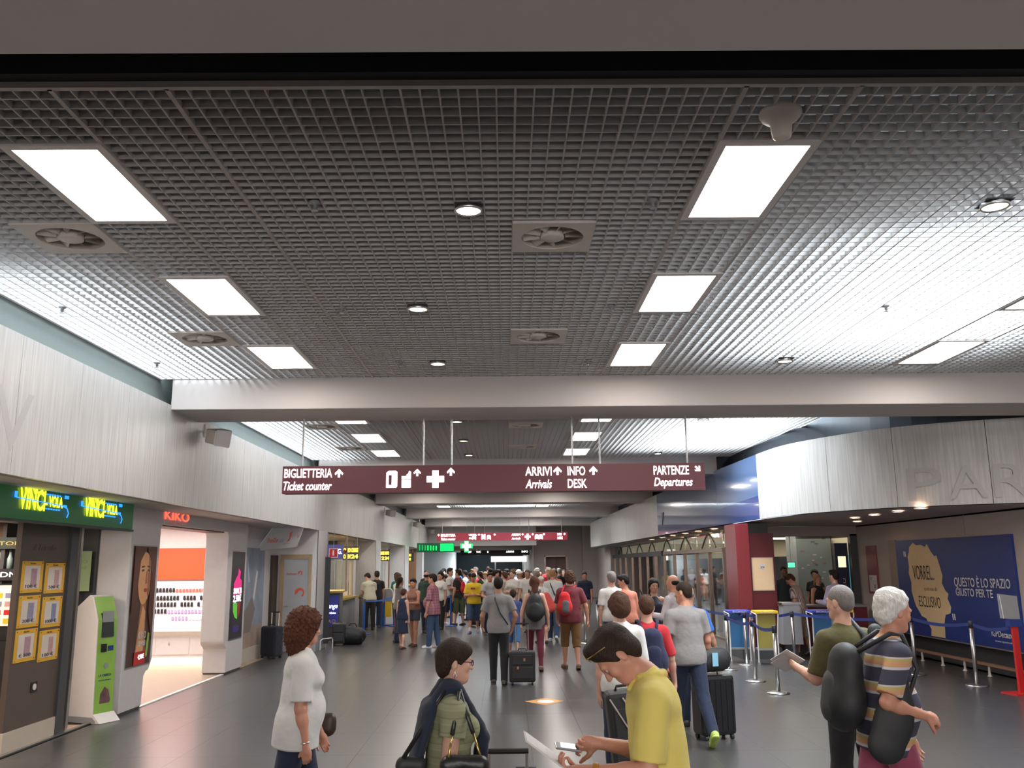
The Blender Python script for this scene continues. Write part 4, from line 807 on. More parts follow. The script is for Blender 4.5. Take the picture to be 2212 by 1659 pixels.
# ---- stanchions and belts
def make_st():
    t = thing('stanchion', None, 'barrier post')
    MB().lathe([(0, 0), (.165, 0), (.165, .012), (.12, .028), (.035, .035)], 24).build('base', m_chrome, t, smooth=True); MB().lathe([(.031, .03), (.031, .90), (.0, .90)], 16).build('pole', m_chrome, t, smooth=True)
    MB().lathe([(.036, .86), (.036, .955), (.028, .965), (0, .965)], 16).build('belt_head', mat('head_black', (.03, .03, .05), .4), t, smooth=True); return t
st0 = make_st(); ST = [(3.98, 13.55, 'nearest freestanding post in the open floor on the right'), (4.02, 14.9, 'second post behind the nearest one on the right'), (3.98, 16.49, 'post left of the yellow bag frame'), (4.50, 17.2, 'post directly before the red column'), (2.11, 20.32, 'post right of the red-shirted walker'), (2.35, 23.5, 'post farther behind the red-shirted walker'), (2.75, 26.5, 'far post beside the glass doors queue'),
    (6.93, 15.56, 'post behind the white-haired man'), (7.20, 14.1, 'right post before the blue poster'), (4.2, 20.4, 'post left of the glass door by the red column'), (5.45, 17.35, 'post between the blue and yellow bag frames'), (3.0, 22.5, 'post in the queue lane right of centre'), (3.9, 23.4, 'post in the queue lane beside the glass doors'), (1.9, 22.0, 'post left side of the queue lane')]
for k, (x, y, l) in enumerate(ST):
    o = st0 if k == 0 else dup(st0); o.location = (x, y, 0); o['label'] = 'steel belt stanchion, '+l; o['group'] = 'steel belt stanchions on the right side'
def belt(a, b, l, m=m_navy, z=.91):
    a, b = Vector((*a, z)), Vector((*b, z)); d = (b-a).normalized(); a2, b2 = a+d*.045, b-d*.045; pts = [a2.lerp(b2, i/8)-Vector((0, 0, .05*math.sin(PI*i/8))) for i in range(9)]
    mb = MB(); n = Vector((-d.y, d.x, 0))*.002
    for p, q in zip(pts, pts[1:]):
        k = len(mb.v); hz = Vector((0, 0, .025))
        for e in (p, q): mb.v += [tuple(e-n-hz), tuple(e+n-hz), tuple(e+n+hz), tuple(e-n+hz)]
        for f_ in ((0,3,2,1),(4,5,6,7),(0,1,5,4),(1,2,6,5),(2,3,7,6),(3,0,4,7)): mb.f.append(tuple(k+i for i in f_)); mb.m.append(0)
    o = mb.build('queue_belt', m); tag(o, l, 'belt', 'queue belts'); return o
P_ = [s_[:2] for s_ in ST]
belt(P_[0], P_[1], 'navy queue belt between the two nearest right posts'); belt(P_[1], P_[2], 'navy queue belt running back from the second post'); belt(P_[2], P_[3], 'navy queue belt before the red column'); belt(P_[3], P_[10], 'navy queue belt behind the blue bag frame')
belt(P_[7], P_[8], 'navy queue belt in front of the blue poster'); belt(P_[10], P_[7], 'navy queue belt from the bag frames towards the poster'); belt(P_[4], P_[5], 'navy queue belt behind the red-shirted walker'); belt(P_[5], P_[6], 'far navy queue belt beside the glass doors')
belt(P_[3], P_[9], 'navy queue belt left of the red column'); belt(P_[11], P_[12], 'navy queue belt crossing the far queue lane'); belt((7.20, 14.1), (7.38, 13.3), 'short navy belt from the right post to the red stand')
# blue posts with belt at the left exchange bay
for k, (x, y, l) in enumerate(((-4.0, 25.6, 'before the exchange desk'), (-3.55, 28.8, 'beside the blue machine'), (-2.3, 29.3, 'behind the checked-shirt man'), (-1.75, 28.6, 'right of the checked-shirt man'))):
    if k == 0:
        bp0 = thing('barrier_post', None, 'barrier post'); MB().lathe([(0, 0), (.18, 0), (.18, .02), (.04, .04), (.03, .05), (.03, .95), (0, .96)], 16).build('pole', mat('post_blue', (.02, .10, .42), .4), bp0); MB().lathe([(.036, .86), (.036, .965), (0, .97)], 12).build('belt_head', m_dark, bp0); o = bp0
    else: o = dup(bp0)
    o.location = (x, y, 0); o['label'] = 'blue queue post '+l; o['group'] = 'blue queue posts on the left'
mb_ = mat('belt_bright_blue', (.03, .14, .55), .5); belt((-4.0, 25.6), (-3.55, 28.8), 'bright blue belt in front of the exchange customers', mb_); belt((-3.55, 28.8), (-2.3, 29.3), 'bright blue belt behind the standing women', mb_); belt((-2.3, 29.3), (-1.75, 28.6), 'bright blue belt right of the checked-shirt man', mb_)
# ---- cabin bag sizing frames
def sizer(x, y, rz, cname, m, ctop, l):
    t = thing('bag_sizer', l, 'bag frame', (x, y, 0), rz, 'cabin bag frames at the desk')
    for s_ in (-.19, .19):
        MB().tube([(s_, -.10, .02), (s_*1.0, -.10, .5), (s_*1.08, -.16, .92), (s_*1.08, .18, .95), (s_, .14, .5), (s_, .14, .02)], .014, 8).build('leg_frame', m_white, t); MB().tube([(s_, -.10, .0), (s_, -.10, .05)], .03, 10).build('foot', m_grey, t)
    MB().box(-.17, -.09, .30, .17, -.08, .92).build('front_panel', m, t); MB().box(-.21, -.17, .93, .21, .19, .985).build('top_tray', ctop, t, bevel=.01); MB().box(-.18, -.09, .26, .18, .14, .30).build('shelf', m_grey, t)
    text('lettering', 'BAGAGLIO', m_white, t, (-.13, -.176, .945), .03, .26, (PI/2, 0, 0)); return t
my = mat('frame_ochre', (.34, .29, .06), .5, var=.15, scale=5); mbl = mat('frame_blue', (.03, .14, .32), .5); mt_y = mat('tray_yellow', (.75, .48, .02), .4); mt_b = mat('tray_blue', (.04, .06, .42), .4); mrd = mat('frame_red', (.28, .01, .03), .5)
sizer(4.46, 17.55, 0, 'blue', mbl, mt_b, 'blue-topped bag frame left of the red column base'); sizer(4.92, 17.3, 0, 'yellow', my, mt_y, 'yellow bag frame before the red column'); sizer(5.98, 17.3, 0, 'blue', mbl, mt_b, 'blue bag frame in front of the striped-shirt man'); sizer(6.42, 17.45, -.1, 'yellow', mrd, mt_y, 'yellow-topped bag frame with red panel by the olive shirt')
t = thing('service_stand', 'grey metal service lectern beside the striped-shirt man', 'lectern', (5.62, 17.9, 0)); MB().prism([(-.20, .30), (.20, .30), (.17, 1.08), (-.15, 1.08)], 0, .3, 'Y').build('panel', m_grey, t); MB().box(-.18, -.01, 1.06, .20, .32, 1.10).build('top', m_chrome, t); MB().box(-.12, .1, 0, .12, .2, .30).build('stem', m_dark, t)
t = thing('service_counter', 'long low check-in counter with wine red base behind the bag frames', 'counter', (5.5, 19.6, 0)); MB().box(0, 0, .12, 2.3, .6, .92).build('body', mat('counter_wine', (.16, .015, .02), .4), t); MB().box(-.04, -.05, .92, 2.34, .64, .96).build('top', m_grey, t); MB().box(.02, .03, 0, 2.28, .58, .12).build('plinth', m_dark, t)
t = thing('red_display_stand', 'bright red upright stand with a tilted grey display at the right edge', 'stand', (7.40, 13.25, 0), .2)
MB().box(-.22, -.16, 0, .22, .16, .02).build('foot', m_red, t); MB().box(-.045, -.02, .02, .045, .02, .96).build('column', m_red, t); MB().box(-.10, -.05, .94, .10, .05, 1.04).build('head', m_blue, t); MB().bar((-.05, 0, 1.04), (-.01, .06, 1.38), .32, .02, (0, 1, 0)).build('display', m_grey, t)
MB().tube([(-.17, -.01, 1.05), (-.15, .05, 1.38)], .008, 6).build('display_edge', m_white, t)
# floor sticker
t = thing('floor_sticker', 'orange and white diamond sticker on the floor tiles in mid hall', 'sticker', (.54, 13.02, .0012))
MB().prism([(-.29, .02), (-.02, -.33), (.27, .02), (.02, .33)], 0, .0015, 'Z').build('sheet', mat('sticker_orange', (.62, .30, .08), .5), t); MB().prism([(x*1.0, y*1.0) for x, y in blob(0, 0, .12, .14)], .0015, .002, 'Z').build('white_patch', m_pw, t)
# ================================================================ PEOPLE: a signed-distance body mesher
def V3(*a): return np.array(a, float)
def nrm(v): v = np.asarray(v, float); return v/(np.linalg.norm(v)+1e-12)
class S:
    """list of solids: tapered capsules (optionally flattened) and ellipsoids, joined by smooth union"""
    def __init__(s): s.p = []
    def c(s, a, b, ra, rb, k=.02, sq=None, cut=(), op=0): s.p.append(('c', V3(*a), V3(*b), ra, rb, k, sq, cut, op)); return s
    def e(s, c, r, R=None, k=.02, cut=(), op=0): s.p.append(('e', V3(*c), V3(*r), np.eye(3) if R is None else R, 0, k, None, cut, op)); return s
def _d(p, P):
    if p[0] == 'c':
        _, a, b, ra, rb, k, sq, cut, op = p; f = 1.0; ba = b-a
        Q = P-a
        if sq is not None:
            n, f = sq; q = Q@n; Q = Q+(q*(1/f-1))[:, None]*n; ba = ba+(ba@n)*(1/f-1)*n
        t = np.clip((Q@ba)/max(ba@ba, 1e-9), 0, 1); d = np.sqrt(((Q-t[:, None]*ba)**2).sum(1))-(ra+(rb-ra)*t)
        if f < 1: d = d*(f*.5+.5)
    else:
        _, c0, r, R, _, k, _, cut, op = p; q = (P-c0)@R; k0 = np.sqrt(((q/r)**2).sum(1))+1e-9; k1 = np.sqrt(((q/r**2)**2).sum(1))+1e-9; d = k0*(k0-1)/k1
    for (p0, n) in cut: d = np.maximum(d, (P-p0)@n)
    return d
def sdf_mesh(name, sol, h, noise=None, cuts=()):
    pr = sol.p; lo = np.full(3, 1e9); hi = -lo
    for p in pr:
        if p[8]: continue
        pts = [p[1], p[2]] if p[0] == 'c' else [p[1]]; r = max(p[3], p[4]) if p[0] == 'c' else p[2].max()
        for q in pts: lo = np.minimum(lo, q-r); hi = np.maximum(hi, q+r)
    mg = .03+(noise[0] if noise else 0); lo -= mg; hi += mg; B = 8; bs = B*h
    n = np.ceil((hi-lo)/bs).astype(int)+1
    gi = np.stack(np.meshgrid(*[np.arange(k) for k in n], indexing='ij'), -1).reshape(-1, 3); cen = lo+(gi+.5)*bs
    rad = bs*.87; dc = []; tot = np.full(len(cen), 1e3)
    for p in pr:
        d = _d(p, cen); dc.append(d)
        if not p[8]: tot = np.minimum(tot, d)
    keep = (tot < rad*1.2+.04+mg-.03) & (tot > -rad*1.6-.04-mg+.03); gi = gi[keep]; cen = cen[keep]; dc = [d[keep] for d in dc]; K = len(gi)
    o9 = np.stack(np.meshgrid(*[np.arange(9)]*3, indexing='ij'), -1).reshape(-1, 3)*h
    Pall = (lo+gi*bs)[:, None, :]+o9[None]; D = np.full((K, 729), 1e3)
    for p, d in zip(pr, dc):
        sel = np.where(d < rad*1.25+p[5]+.02)[0]
        if not len(sel): continue
        P = Pall[sel].reshape(-1, 3); dd = _d(p, P).reshape(-1, 729); cur = D[sel]; k = max(p[5], 1e-4)
        if p[8]: hh = np.maximum(k-np.abs(cur+dd), 0)/k; D[sel] = np.maximum(cur, -dd)+hh*hh*k*.25
        else: hh = np.maximum(k-np.abs(cur-dd), 0)/k; D[sel] = np.minimum(cur, dd)-hh*hh*k*.25
    if noise:
        a, f = noise[:2]; Q = Pall*f
        D = D-a*(np.sin(Q[..., 0]+1.3*np.sin(Q[..., 2]*.7))*np.sin(Q[..., 1]*1.1+np.sin(Q[..., 0]*.6))*np.sin(Q[..., 2]*.9+.5))
    for (p0, nn) in cuts: D = np.maximum(D, (Pall-p0)@nn)
    D = D.reshape(K, 9, 9, 9); s_ = D < 0
    cs = np.stack([s_[:, i:i+8, j:j+8, k:k+8] for i in (0, 1) for j in (0, 1) for k in (0, 1)], -1).sum(-1)
    ab, ai, aj, ak = np.where((cs > 0) & (cs < 8))
    cv = np.stack([D[ab, ai+i, aj+j, ak+k] for i in (0, 1) for j in (0, 1) for k in (0, 1)], -1)
    co = np.array([(i, j, k) for i in (0, 1) for j in (0, 1) for k in (0, 1)], float)
    acc = np.zeros((len(ab), 3)); cn = np.zeros(len(ab))
    for a in range(8):
        for bit in (1, 2, 4):
            b = a | bit
            if b == a: continue
            va, vb = cv[:, a], cv[:, b]; m = (va < 0) != (vb < 0); t = np.where(m, va/(va-vb+1e-12), 0); acc += np.where(m[:, None], co[a]+(co[b]-co[a])*t[:, None], 0); cn += m
    gc = gi[ab]*B+np.stack([ai, aj, ak], -1); vert = lo+(gc+acc/np.maximum(cn, 1)[:, None])*h
    N = (n+1)*B; key = (gc[:, 0]*N[1]+gc[:, 1])*N[2]+gc[:, 2]; od = np.argsort(key); ks = key[od]
    def look(c):
        kk = (c[:, 0]*N[1]+c[:, 1])*N[2]+c[:, 2]; i = np.clip(np.searchsorted(ks, kk), 0, len(ks)-1); return np.where(ks[i] == kk, od[i], -1)
    quads = []
    for ax, (u, v), ci in ((0, (1, 2), 4), (1, (2, 0), 2), (2, (0, 1), 1)):
        m = (cv[:, 0] < 0) != (cv[:, ci] < 0); c = gc[m]; sg = cv[m, 0] < 0
        eu = np.zeros(3, int); ev = np.zeros(3, int); eu[u] = 1; ev[v] = 1
        q = np.stack([look(c), look(c-eu), look(c-eu-ev), look(c-ev)], -1); ok = (q >= 0).all(1); q = q[ok]; sg = sg[ok]; q[~sg] = q[~sg][:, ::-1]; quads.append(q)
    q = np.concatenate(quads); me = bpy.data.meshes.new(name)
    me.vertices.add(len(vert)); me.vertices.foreach_set('co', vert.ravel().astype(np.float32)); me.loops.add(q.size); me.loops.foreach_set('vertex_index', q.ravel().astype(np.int32))
    me.polygons.add(len(q)); me.polygons.foreach_set('loop_start', np.arange(0, q.size, 4, dtype=np.int32)); me.polygons.foreach_set('loop_total', np.full(len(q), 4, dtype=np.int32))
    me.polygons.foreach_set('use_smooth', np.ones(len(q), bool)); me.update(calc_edges=True); me.validate(); return me
def put(me, m, parent, name=None, paint=None):
    for q in (m if isinstance(m, (list, tuple)) else [m]): me.materials.append(q)
    if paint:
        n = len(me.polygons); c = np.empty(n*3); me.polygons.foreach_get('center', c); c = c.reshape(-1, 3); me.polygons.foreach_set('material_index', paint(c).astype(np.int32))
    o = bpy.data.objects.new(name or me.name, me); C.objects.link(o); o.parent = parent; return o
SKIN = {'fair': (.60, .34, .25), 'tan': (.48, .25, .16), 'red': (.55, .26, .175), 'brown': (.14, .06, .035)}
def skin(k): return mat('skin_'+k, SKIN[k], .5, var=.08, scale=9)
def cloth(name, col, v=.06): return mat('cloth_'+name, col, .9, var=v, scale=5, bump=.7, bscale=9, sheen=.1)
def hairm(name, col):
    if 'hair_'+name in MATS: return MATS['hair_'+name]
    m = mat('hair_'+name, col, .6, var=.35, scale=60, bump=.55, bscale=18, spec=.25)
    for n_ in list(m.node_tree.nodes):   # strands: stretch the relief along z
        if n_.type == 'TEX_NOISE':
            mp = m.node_tree.nodes.new('ShaderNodeMapping'); mp.inputs['Scale'].default_value = (9, 9, 1.6); m.node_tree.links.new(m.node_tree.nodes['Texture Coordinate'].outputs['Object'], mp.inputs[0]); m.node_tree.links.new(mp.outputs[0], n_.inputs['Vector'])
            n_.inputs['Scale'].default_value = 9 if n_.inputs['Scale'].default_value > 30 else 22
    return m
HAIR = dict(black=(.012, .009, .008), dkbrown=(.030, .016, .010), brown=(.075, .032, .018), auburn=(.085, .028, .014), lbrown=(.15, .08, .04), blond=(.35, .20, .09), grey=(.22, .20, .19), white=(.72, .70, .66))
def rotx(a): c, s_ = math.cos(a), math.sin(a); return np.array([[1, 0, 0], [0, c, -s_], [0, s_, c]])
def rotz(a): c, s_ = math.cos(a), math.sin(a); return np.array([[c, -s_, 0], [s_, c, 0], [0, 0, 1]])
def roty(a): c, s_ = math.cos(a), math.sin(a); return np.array([[c, 0, s_], [0, 1, 0], [-s_, 0, c]])
def hand(sol, w, d, n, s, curl=.5, fine=True, thumb=1, spread=0.0, grow=0):
    """wrist w, pointing d, palm normal n; thumb side = thumb * (d x n)"""
    d = nrm(d); n = nrm(np.asarray(n)-d*np.dot(n, d)); x = np.cross(d, n)*thumb
    pc = w+d*.048*s; R = np.stack([x, n, d], 1)
    sol.e(pc, (.040*s, .017*s, .052*s), R, .012); sol.c(w, w+d*.03*s, .024*s, .026*s, .012)
    ln = (.070, .078, .072, .056); off = (.027, .009, -.009, -.026); rr = (.0088, .0092, .0086, .0076)
    for i in range(4):
        p = w+d*(.084-.004*abs(i-1.2))*s+x*off[i]*s; ang = 0; dd = d
        for j, fr in enumerate((.45, .32, .27)):
            ang += curl*(.75, 1.0, .8)[j]*(1+.12*(i-1)); dir_ = nrm(d*math.cos(ang)+n*math.sin(ang)+x*spread*(1.5-i)*.1)
            q = p+dir_*ln[i]*fr*s; r = rr[i]*s*(1.06-.1*j)+grow; sol.c(p, q, r, r*.94, .003 if fine else .008); p = q
    p = w+d*.025*s+x*.026*s; t1 = nrm(d*.75+x*.75+n*.35); q = p+t1*.042*s; sol.c(p, q, .0135*s, .0115*s, .010); t2 = nrm(d*.9+x*.25+n*(.35+curl*.35)); q2 = q+t2*.030*s; sol.c(q, q2, .0112*s, .0105*s, .004); q3 = q2+nrm(t2+n*.3*curl)*.024*s; sol.c(q2, q3, .0105*s, .0085*s, .003)
def person(label, loc, rz, H=1.72, sex='m', sk='fair', hair=('short', 'dkbrown'), top=None, bottom=None, shoes=None, legs=((6, 2), (-6, 4)), arms=None,
           lean=2, head=(0, 0), h=.02, w=1.0, belly=0, group=None, turn=0, sock=None, extra=None, lift=0, side=0, eyes=None, neck=0):
    s = H/1.75; g = .013 if h < .012 else .018; F = sex == 'f'
    T = nrm(V3(math.sin(math.radians(side)), math.sin(math.radians(lean)), math.cos(math.radians(lean)))); RT = rotz(math.radians(turn))
    X = RT@V3(1, 0, 0); X = nrm(X-T*np.dot(X, T)); Yt = np.cross(T, X)
    P = V3(0, 0, .95*s); sh_w = (.168 if not F else .150)*s*(.55+.45*w)
    hipw = (.088 if not F else .092)*s; J = {}
    feet = []
    for i, (sd, (a, k_)) in enumerate(zip((-1, 1), legs)):
        hp = P+V3(sd*hipw, 0, -.03*s); ta = math.radians(a); ka = math.radians(a-k_)
        kn = hp+V3(sd*.01, math.sin(ta), -math.cos(ta))*.43*s; an = kn+V3(0, math.sin(ka), -math.cos(ka))*.41*s
        fa = math.radians(min(0, (a-k_)*.9)); fd = V3(sd*.12, math.cos(fa), math.sin(fa)*1.1); fd = nrm(fd)
        J['leg%d' % i] = (hp, kn, an, fd); feet.append(min(an[2]-.075*s, (an+fd*.16*s)[2]-.03*s))
    dz = -min(feet)+lift; P = P+V3(0, 0, dz)
    for i in range(2): hp, kn, an, fd = J['leg%d' % i]; J['leg%d' % i] = (hp+V3(0, 0, dz), kn+V3(0, 0, dz), an+V3(0, 0, dz), fd)
    SC = P+T*.445*s; NB = P+T*.50*s
    hy, hp_ = math.radians(head[0]), math.radians(head[1]); side_h = math.radians(head[2]) if len(head) > 2 else 0
    ND = nrm(T+Yt*(math.sin(-hp_)*.55+math.radians(neck))); HJ = NB+ND*.095*s
    HR = np.stack([X, Yt, T], 1)@rotz(hy)@rotx(hp_)@roty(side_h); hs = s*(1.0 if not F else .96)*(1.06 if H < 1.5 else 1)
    def hd(x, y, z): return HJ+HR@V3(x, y, z+.075)*hs
    # ---- body
    b = S(); fy = (Yt, .72)
    b.c(P-X*.055*s, P+X*.055*s, .115*s*w, .115*s*w, .03, (Yt, .84)); b.c(P+T*.04*s, P+T*.20*s, .142*s*w, .126*s*w*(.92 if F else 1), .05, (Yt, .66)); b.c(P+T*.20*s, P+T*.36*s, .115*s*w*(.92 if F else 1), .138*s*w*(.9 if F else 1), .05, fy)
    b.c(SC-X*(sh_w-.05*s)-T*.022*s, SC+X*(sh_w-.05*s)-T*.022*s, .056*s, .056*s, .06); b.c(SC-T*.03, NB+ND*.02*s, .10*s, .052*s, .05, fy)
    torso_n = len(b.p)
    if F:
        for sd in (-1, 1): b.e(P+T*.325*s+X*sd*.065*s+Yt*.085*s, (.062*s*w, .055*s*w, .06*s*w), HR*0+np.stack([X, Yt, T], 1), .03)
    if belly: b.e(P+T*.12*s+Yt*.06*s, (.13*s*w, (.09+belly)*s, .14*s), np.stack([X, Yt, T], 1), .05)
    b.c(NB-ND*.02*s, HJ+ND*.05*s, .056*s*(.86 if F else 1), .052*s*(.86 if F else 1), .03)
    # legs
    for i, sd in enumerate((-1, 1)):
        hp, kn, an, fd = J['leg%d' % i]
        b.c(hp, kn, .082*s*w, .052*s, .04); b.c(kn, an, .050*s, .033*s, .02); cm = kn+(an-kn)*.3+V3(0, -.014*s, 0); b.c(cm, kn+(an-kn)*.55, .046*s, .034*s, .03)
        b.c(an, an+fd*.05*s-V3(0, 0, .03)*s, .036*s, .034*s, .02); b.c(an-fd*.035*s-V3(0, 0, .045)*s, an+fd*.13*s-V3(0, 0, .05)*s, .030*s, .027*s, .02)
    # arms
    A = []
    for i, sd in enumerate((-1, 1)):
        ar = (arms or ({}, {}))[i]; u = ar.get('u', (.14, .02, -1)); f = ar.get('f', (.02, .22, -1))
        M = np.stack([X*sd, Yt, T], 1); U = nrm(M@V3(*u)); Fd = nrm(M@V3(*f)); Sj = SC+X*sd*sh_w-T*.022*s; E = Sj+U*.285*s; W = E+Fd*.25*s
        b.c(Sj, E, .047*s*w, .040*s, .03); b.c(E, E+Fd*.09*s, .040*s, .039*s, .02); b.c(E+Fd*.07*s, W, .039*s, .027*s, .02, None)
        n = M@V3(*ar.get('n', (-1, 0.2, 0))); hdv = M@V3(*ar['h']) if 'h' in ar else Fd
        hand(b, W+Fd*.01*s, hdv, n, s*.97, ar.get('curl', .45), h < .009, ar.get('thumb', 1)*(1 if i == 0 else -1), ar.get('spread', 0), 0 if h < .012 else .001 if h < .016 else .003); A.append((Sj, E, W, U, Fd, hdv, n))
    # head
    er = lambda r: tuple(q*hs for q in r)
    b.e(hd(0, -.012, .035), er((.076, .094, .088)), HR, .02); b.e(hd(0, .022, -.022), er((.062, .068, .078)), HR, .03); b.c(hd(-.02, .062, -.083), hd(.02, .062, -.083), .024*hs, .024*hs, .03)
    for sd in (-1, 1): b.c(hd(sd*.05, .0, -.045), hd(sd*.022, .06, -.082), .022*hs, .02*hs, .03); b.e(hd(sd*.037, .068, -.02), er((.022, .018, .022)), HR, .02)
    b.c(hd(-.035, .083, .028), hd(.035, .083, .028), .010*hs, .010*hs, .02)
    if h < .013:
        for sd in (-1, 1): b.e(hd(sd*.031, .098, .008), er((.017, .013, .011)), HR, .012, op=1)
    b.c(hd(0, .088, .012), hd(0, .108, -.024), .0085*hs, .0125*hs, .012)
    for sd in (-1, 1):
        if h < .009: b.e(hd(sd*.011, .098, -.026), er((.009, .010, .008)), HR, .006)
        b.e(hd(sd*.079, -.012, -.006), er((.0075, .020, .031)), HR@rotz(sd*-.35), .006)
    if h < .013: b.c(hd(-.02, .083, -.055), hd(.02, .083, -.055), .0085*hs, .0085*hs, .008); b.c(hd(-.018, .084, -.066), hd(.018, .084, -.066), .0085*hs, .0085*hs, .008); b.c(hd(-.024, .097, -.0605), hd(.024, .097, -.0605), .0022*hs, .0022*hs, .004, op=1)
    t = thing('person', label, 'person', loc, rz, group)
    sm = skin(sk); lipc = mat('lips_'+sk, tuple(np.array(SKIN[sk])*np.array((.85, .5, .5))), .4)
    def paint(c):
        q = (c-HJ)@HR/hs-V3(0, 0, .075); return ((abs(q[:, 0]) < .024-.0*q[:, 0]) & (abs(q[:, 2]+.060) < .0095) & (q[:, 1] > .074)).astype(int)
    put(sdf_mesh('body', b, h), [sm, lipc] if h < .013 else sm, t, paint=paint if h < .013 else None)
    if h < .013:
        ey = mat('eye_white', (.42, .38, .36), .35); ir = mat('iris_dark', (.04, .02, .015), .15)
        for sd in (-1, 1):
            o = MB().lathe([(0, -.0115), (.006, -.0098), (.0103, -.005), (.0115, 0), (.0103, .005), (.007, .0092)], 16).build('eyeball', ey, t, True); o.matrix_local = Matrix.LocRotScale(Vector(hd(sd*.031, .079, .008)), Matrix((HR@rotx(-PI/2)).tolist()).to_quaternion(), Vector((hs,)*3))
            o2 = MB().lathe([(.007, .009), (.0045, .0112), (0, .0122)], 12).build('iris', ir, t, True); o2.parent = o
            br = S(); br.c(hd(sd*.018, .092, .026), hd(sd*.046, .083, .026), .004*hs, .003*hs, .002)
            put(sdf_mesh('eyebrow', br, .004), hairm(hair[1], HAIR[hair[1]]), t)
    # ---- hair
    hst, hc = hair[0], hair[1]; hm = hairm(hc, HAIR[hc]); hh = max(h*.8, .006)
    fn = HR@nrm(V3(0, .80, -.60)); front = (hd(0, .062, .048), fn)
    hs_ = S(); nz = None
    if hst == 'short': hs_.e(hd(0, -.014, .044), er((.084, .102, .090)), HR, .02); hs_.e(hd(0, -.055, -.01), er((.068, .056, .068)), HR, .03); hs_.c(hd(-.04, .055, .10), hd(.04, .06, .10), .024*hs, .02*hs, .03); nz = (.003, 60)
    elif hst == 'buzz': hs_.e(hd(0, -.014, .040), er((.079, .097, .088)), HR, .02); hs_.e(hd(0, -.052, -.01), er((.062, .050, .056)), HR, .02)
    elif hst == 'balding': hs_.e(hd(0, -.035, .008), er((.081, .080, .050)), HR, .02)
    elif hst == 'pixie': hs_.e(hd(0, -.012, .046), er((.088, .104, .094)), HR, .02); hs_.e(hd(0, -.055, -.015), er((.070, .056, .080)), HR, .03); hs_.e(hd(.03, .062, .070), er((.055, .035, .040)), HR@rotz(-.3), .03); hs_.c(hd(.07, .045, .05), hd(.078, .03, .00), .016*hs, .010*hs, .02); hs_.c(hd(-.07, .045, .05), hd(-.078, .03, .0), .016*hs, .010*hs, .02); nz = (.0035, 55); front = (hd(0, .078, .042), HR@nrm(V3(0, .70, -.71)))
    elif hst == 'quiff': hs_.e(hd(0, -.018, .046), er((.086, .106, .092)), HR, .02); hs_.e(hd(0, -.055, -.012), er((.070, .056, .078)), HR, .03); hs_.c(hd(-.04, .045, .112), hd(.035, .056, .112), .030*hs, .028*hs, .03); hs_.c(hd(-.065, .03, .06), hd(-.078, .022, -.005), .016*hs, .008*hs, .02); hs_.c(hd(.065, .03, .06), hd(.078, .022, -.005), .016*hs, .008*hs, .02); nz = (.004, 50)
    elif hst == 'bob': hs_.e(hd(0, -.012, .046), er((.096, .112, .098)), HR, .02); hs_.e(hd(0, -.05, -.02), er((.100, .085, .10)), HR, .03); hs_.c(hd(-.085, .01, .03), hd(-.086, .015, -.06), .026*hs, .022*hs, .03); hs_.c(hd(.085, .01, .03), hd(.086, .015, -.06), .026*hs, .022*hs, .03); nz = (.005, 70)
    elif hst == 'curly': hs_.e(hd(0, -.02, .048), er((.120, .130, .112)), HR, .02); hs_.e(hd(0, -.05, -.045), er((.122, .112, .130)), HR, .04); hs_.e(hd(-.07, .015, -.02), er((.042, .055, .10)), HR, .03); hs_.e(hd(.07, .015, -.02), er((.042, .055, .10)), HR, .03); hs_.e(hd(0, -.06, -.15), er((.085, .06, .07)), HR, .03); nz = (.013, 150); front = (hd(0, .085, .05), HR@nrm(V3(0, .9, -.45)))
    elif hst == 'long': hs_.e(hd(0, -.014, .046), er((.088, .106, .094)), HR, .02); hs_.c(hd(0, -.06, -.0), hd(0, -.085, -.17), .078*hs, .060*hs, .03, (Yt, .7)); hs_.c(hd(0, -.085, -.17), hd(0, -.095, -.29), .062*hs, .035*hs, .03, (Yt, .6)); hs_.c(hd(-.08, .0, .03), hd(-.082, -.01, -.14), .022*hs, .018*hs, .03); hs_.c(hd(.08, .0, .03), hd(.082, -.01, -.14), .022*hs, .018*hs, .03); nz = (.004, 60)
    elif hst == 'bun': hs_.e(hd(0, -.014, .044), er((.083, .101, .090)), HR, .02); hs_.e(hd(0, -.055, -.01), er((.066, .054, .066)), HR, .03); hs_.e(hd(0, -.08, .13), er((.045, .045, .045)), HR, .02)
    elif hst == 'mop': hs_.e(hd(0, -.014, .048), er((.098, .114, .102)), HR, .02); hs_.e(hd(0, -.055, -.025), er((.090, .070, .085)), HR, .03); nz = (.009, 75)
    elif hst == 'sidewhite': hs_.e(hd(0, -.028, .046), er((.092, .112, .098)), HR, .02); hs_.e(hd(0, -.062, -.02), er((.078, .060, .080)), HR, .03); nz = (.006, 70); front = (hd(0, .030, .055), HR@nrm(V3(0, .85, -.5)))
    if hst == 'hat':
        hs_.e(hd(0, -.012, .062), er((.092, .110, .080)), HR, .02, cut=((hd(0, 0, .045), HR@V3(0, 0, -1)),)); hs_.c(hd(0, .0, .05), hd(0, .03, .048), .135*hs, .12*hs, .01, (HR@V3(0, 0, 1), .07)); put(sdf_mesh('sun_hat', hs_, max(h*.7, .008)), mat('hat_'+hc, HAIR['white'] if hc == 'white' else HAIR[hc], .8), t)
    elif hst == 'cap':
        hs_.e(hd(0, -.012, .05), er((.086, .104, .088)), HR, .02, cut=((hd(0, 0, .03), HR@V3(0, 0, -1)),)); put(sdf_mesh('cap', hs_, hh), cloth('cap_'+hc, HAIR[hc]), t)
    elif hs_.p: put(sdf_mesh('hair', hs_, hh, nz, [front] if hst != 'balding' else [(hd(0, .035, 0), HR@V3(0, 1, 0))]), hm, t)
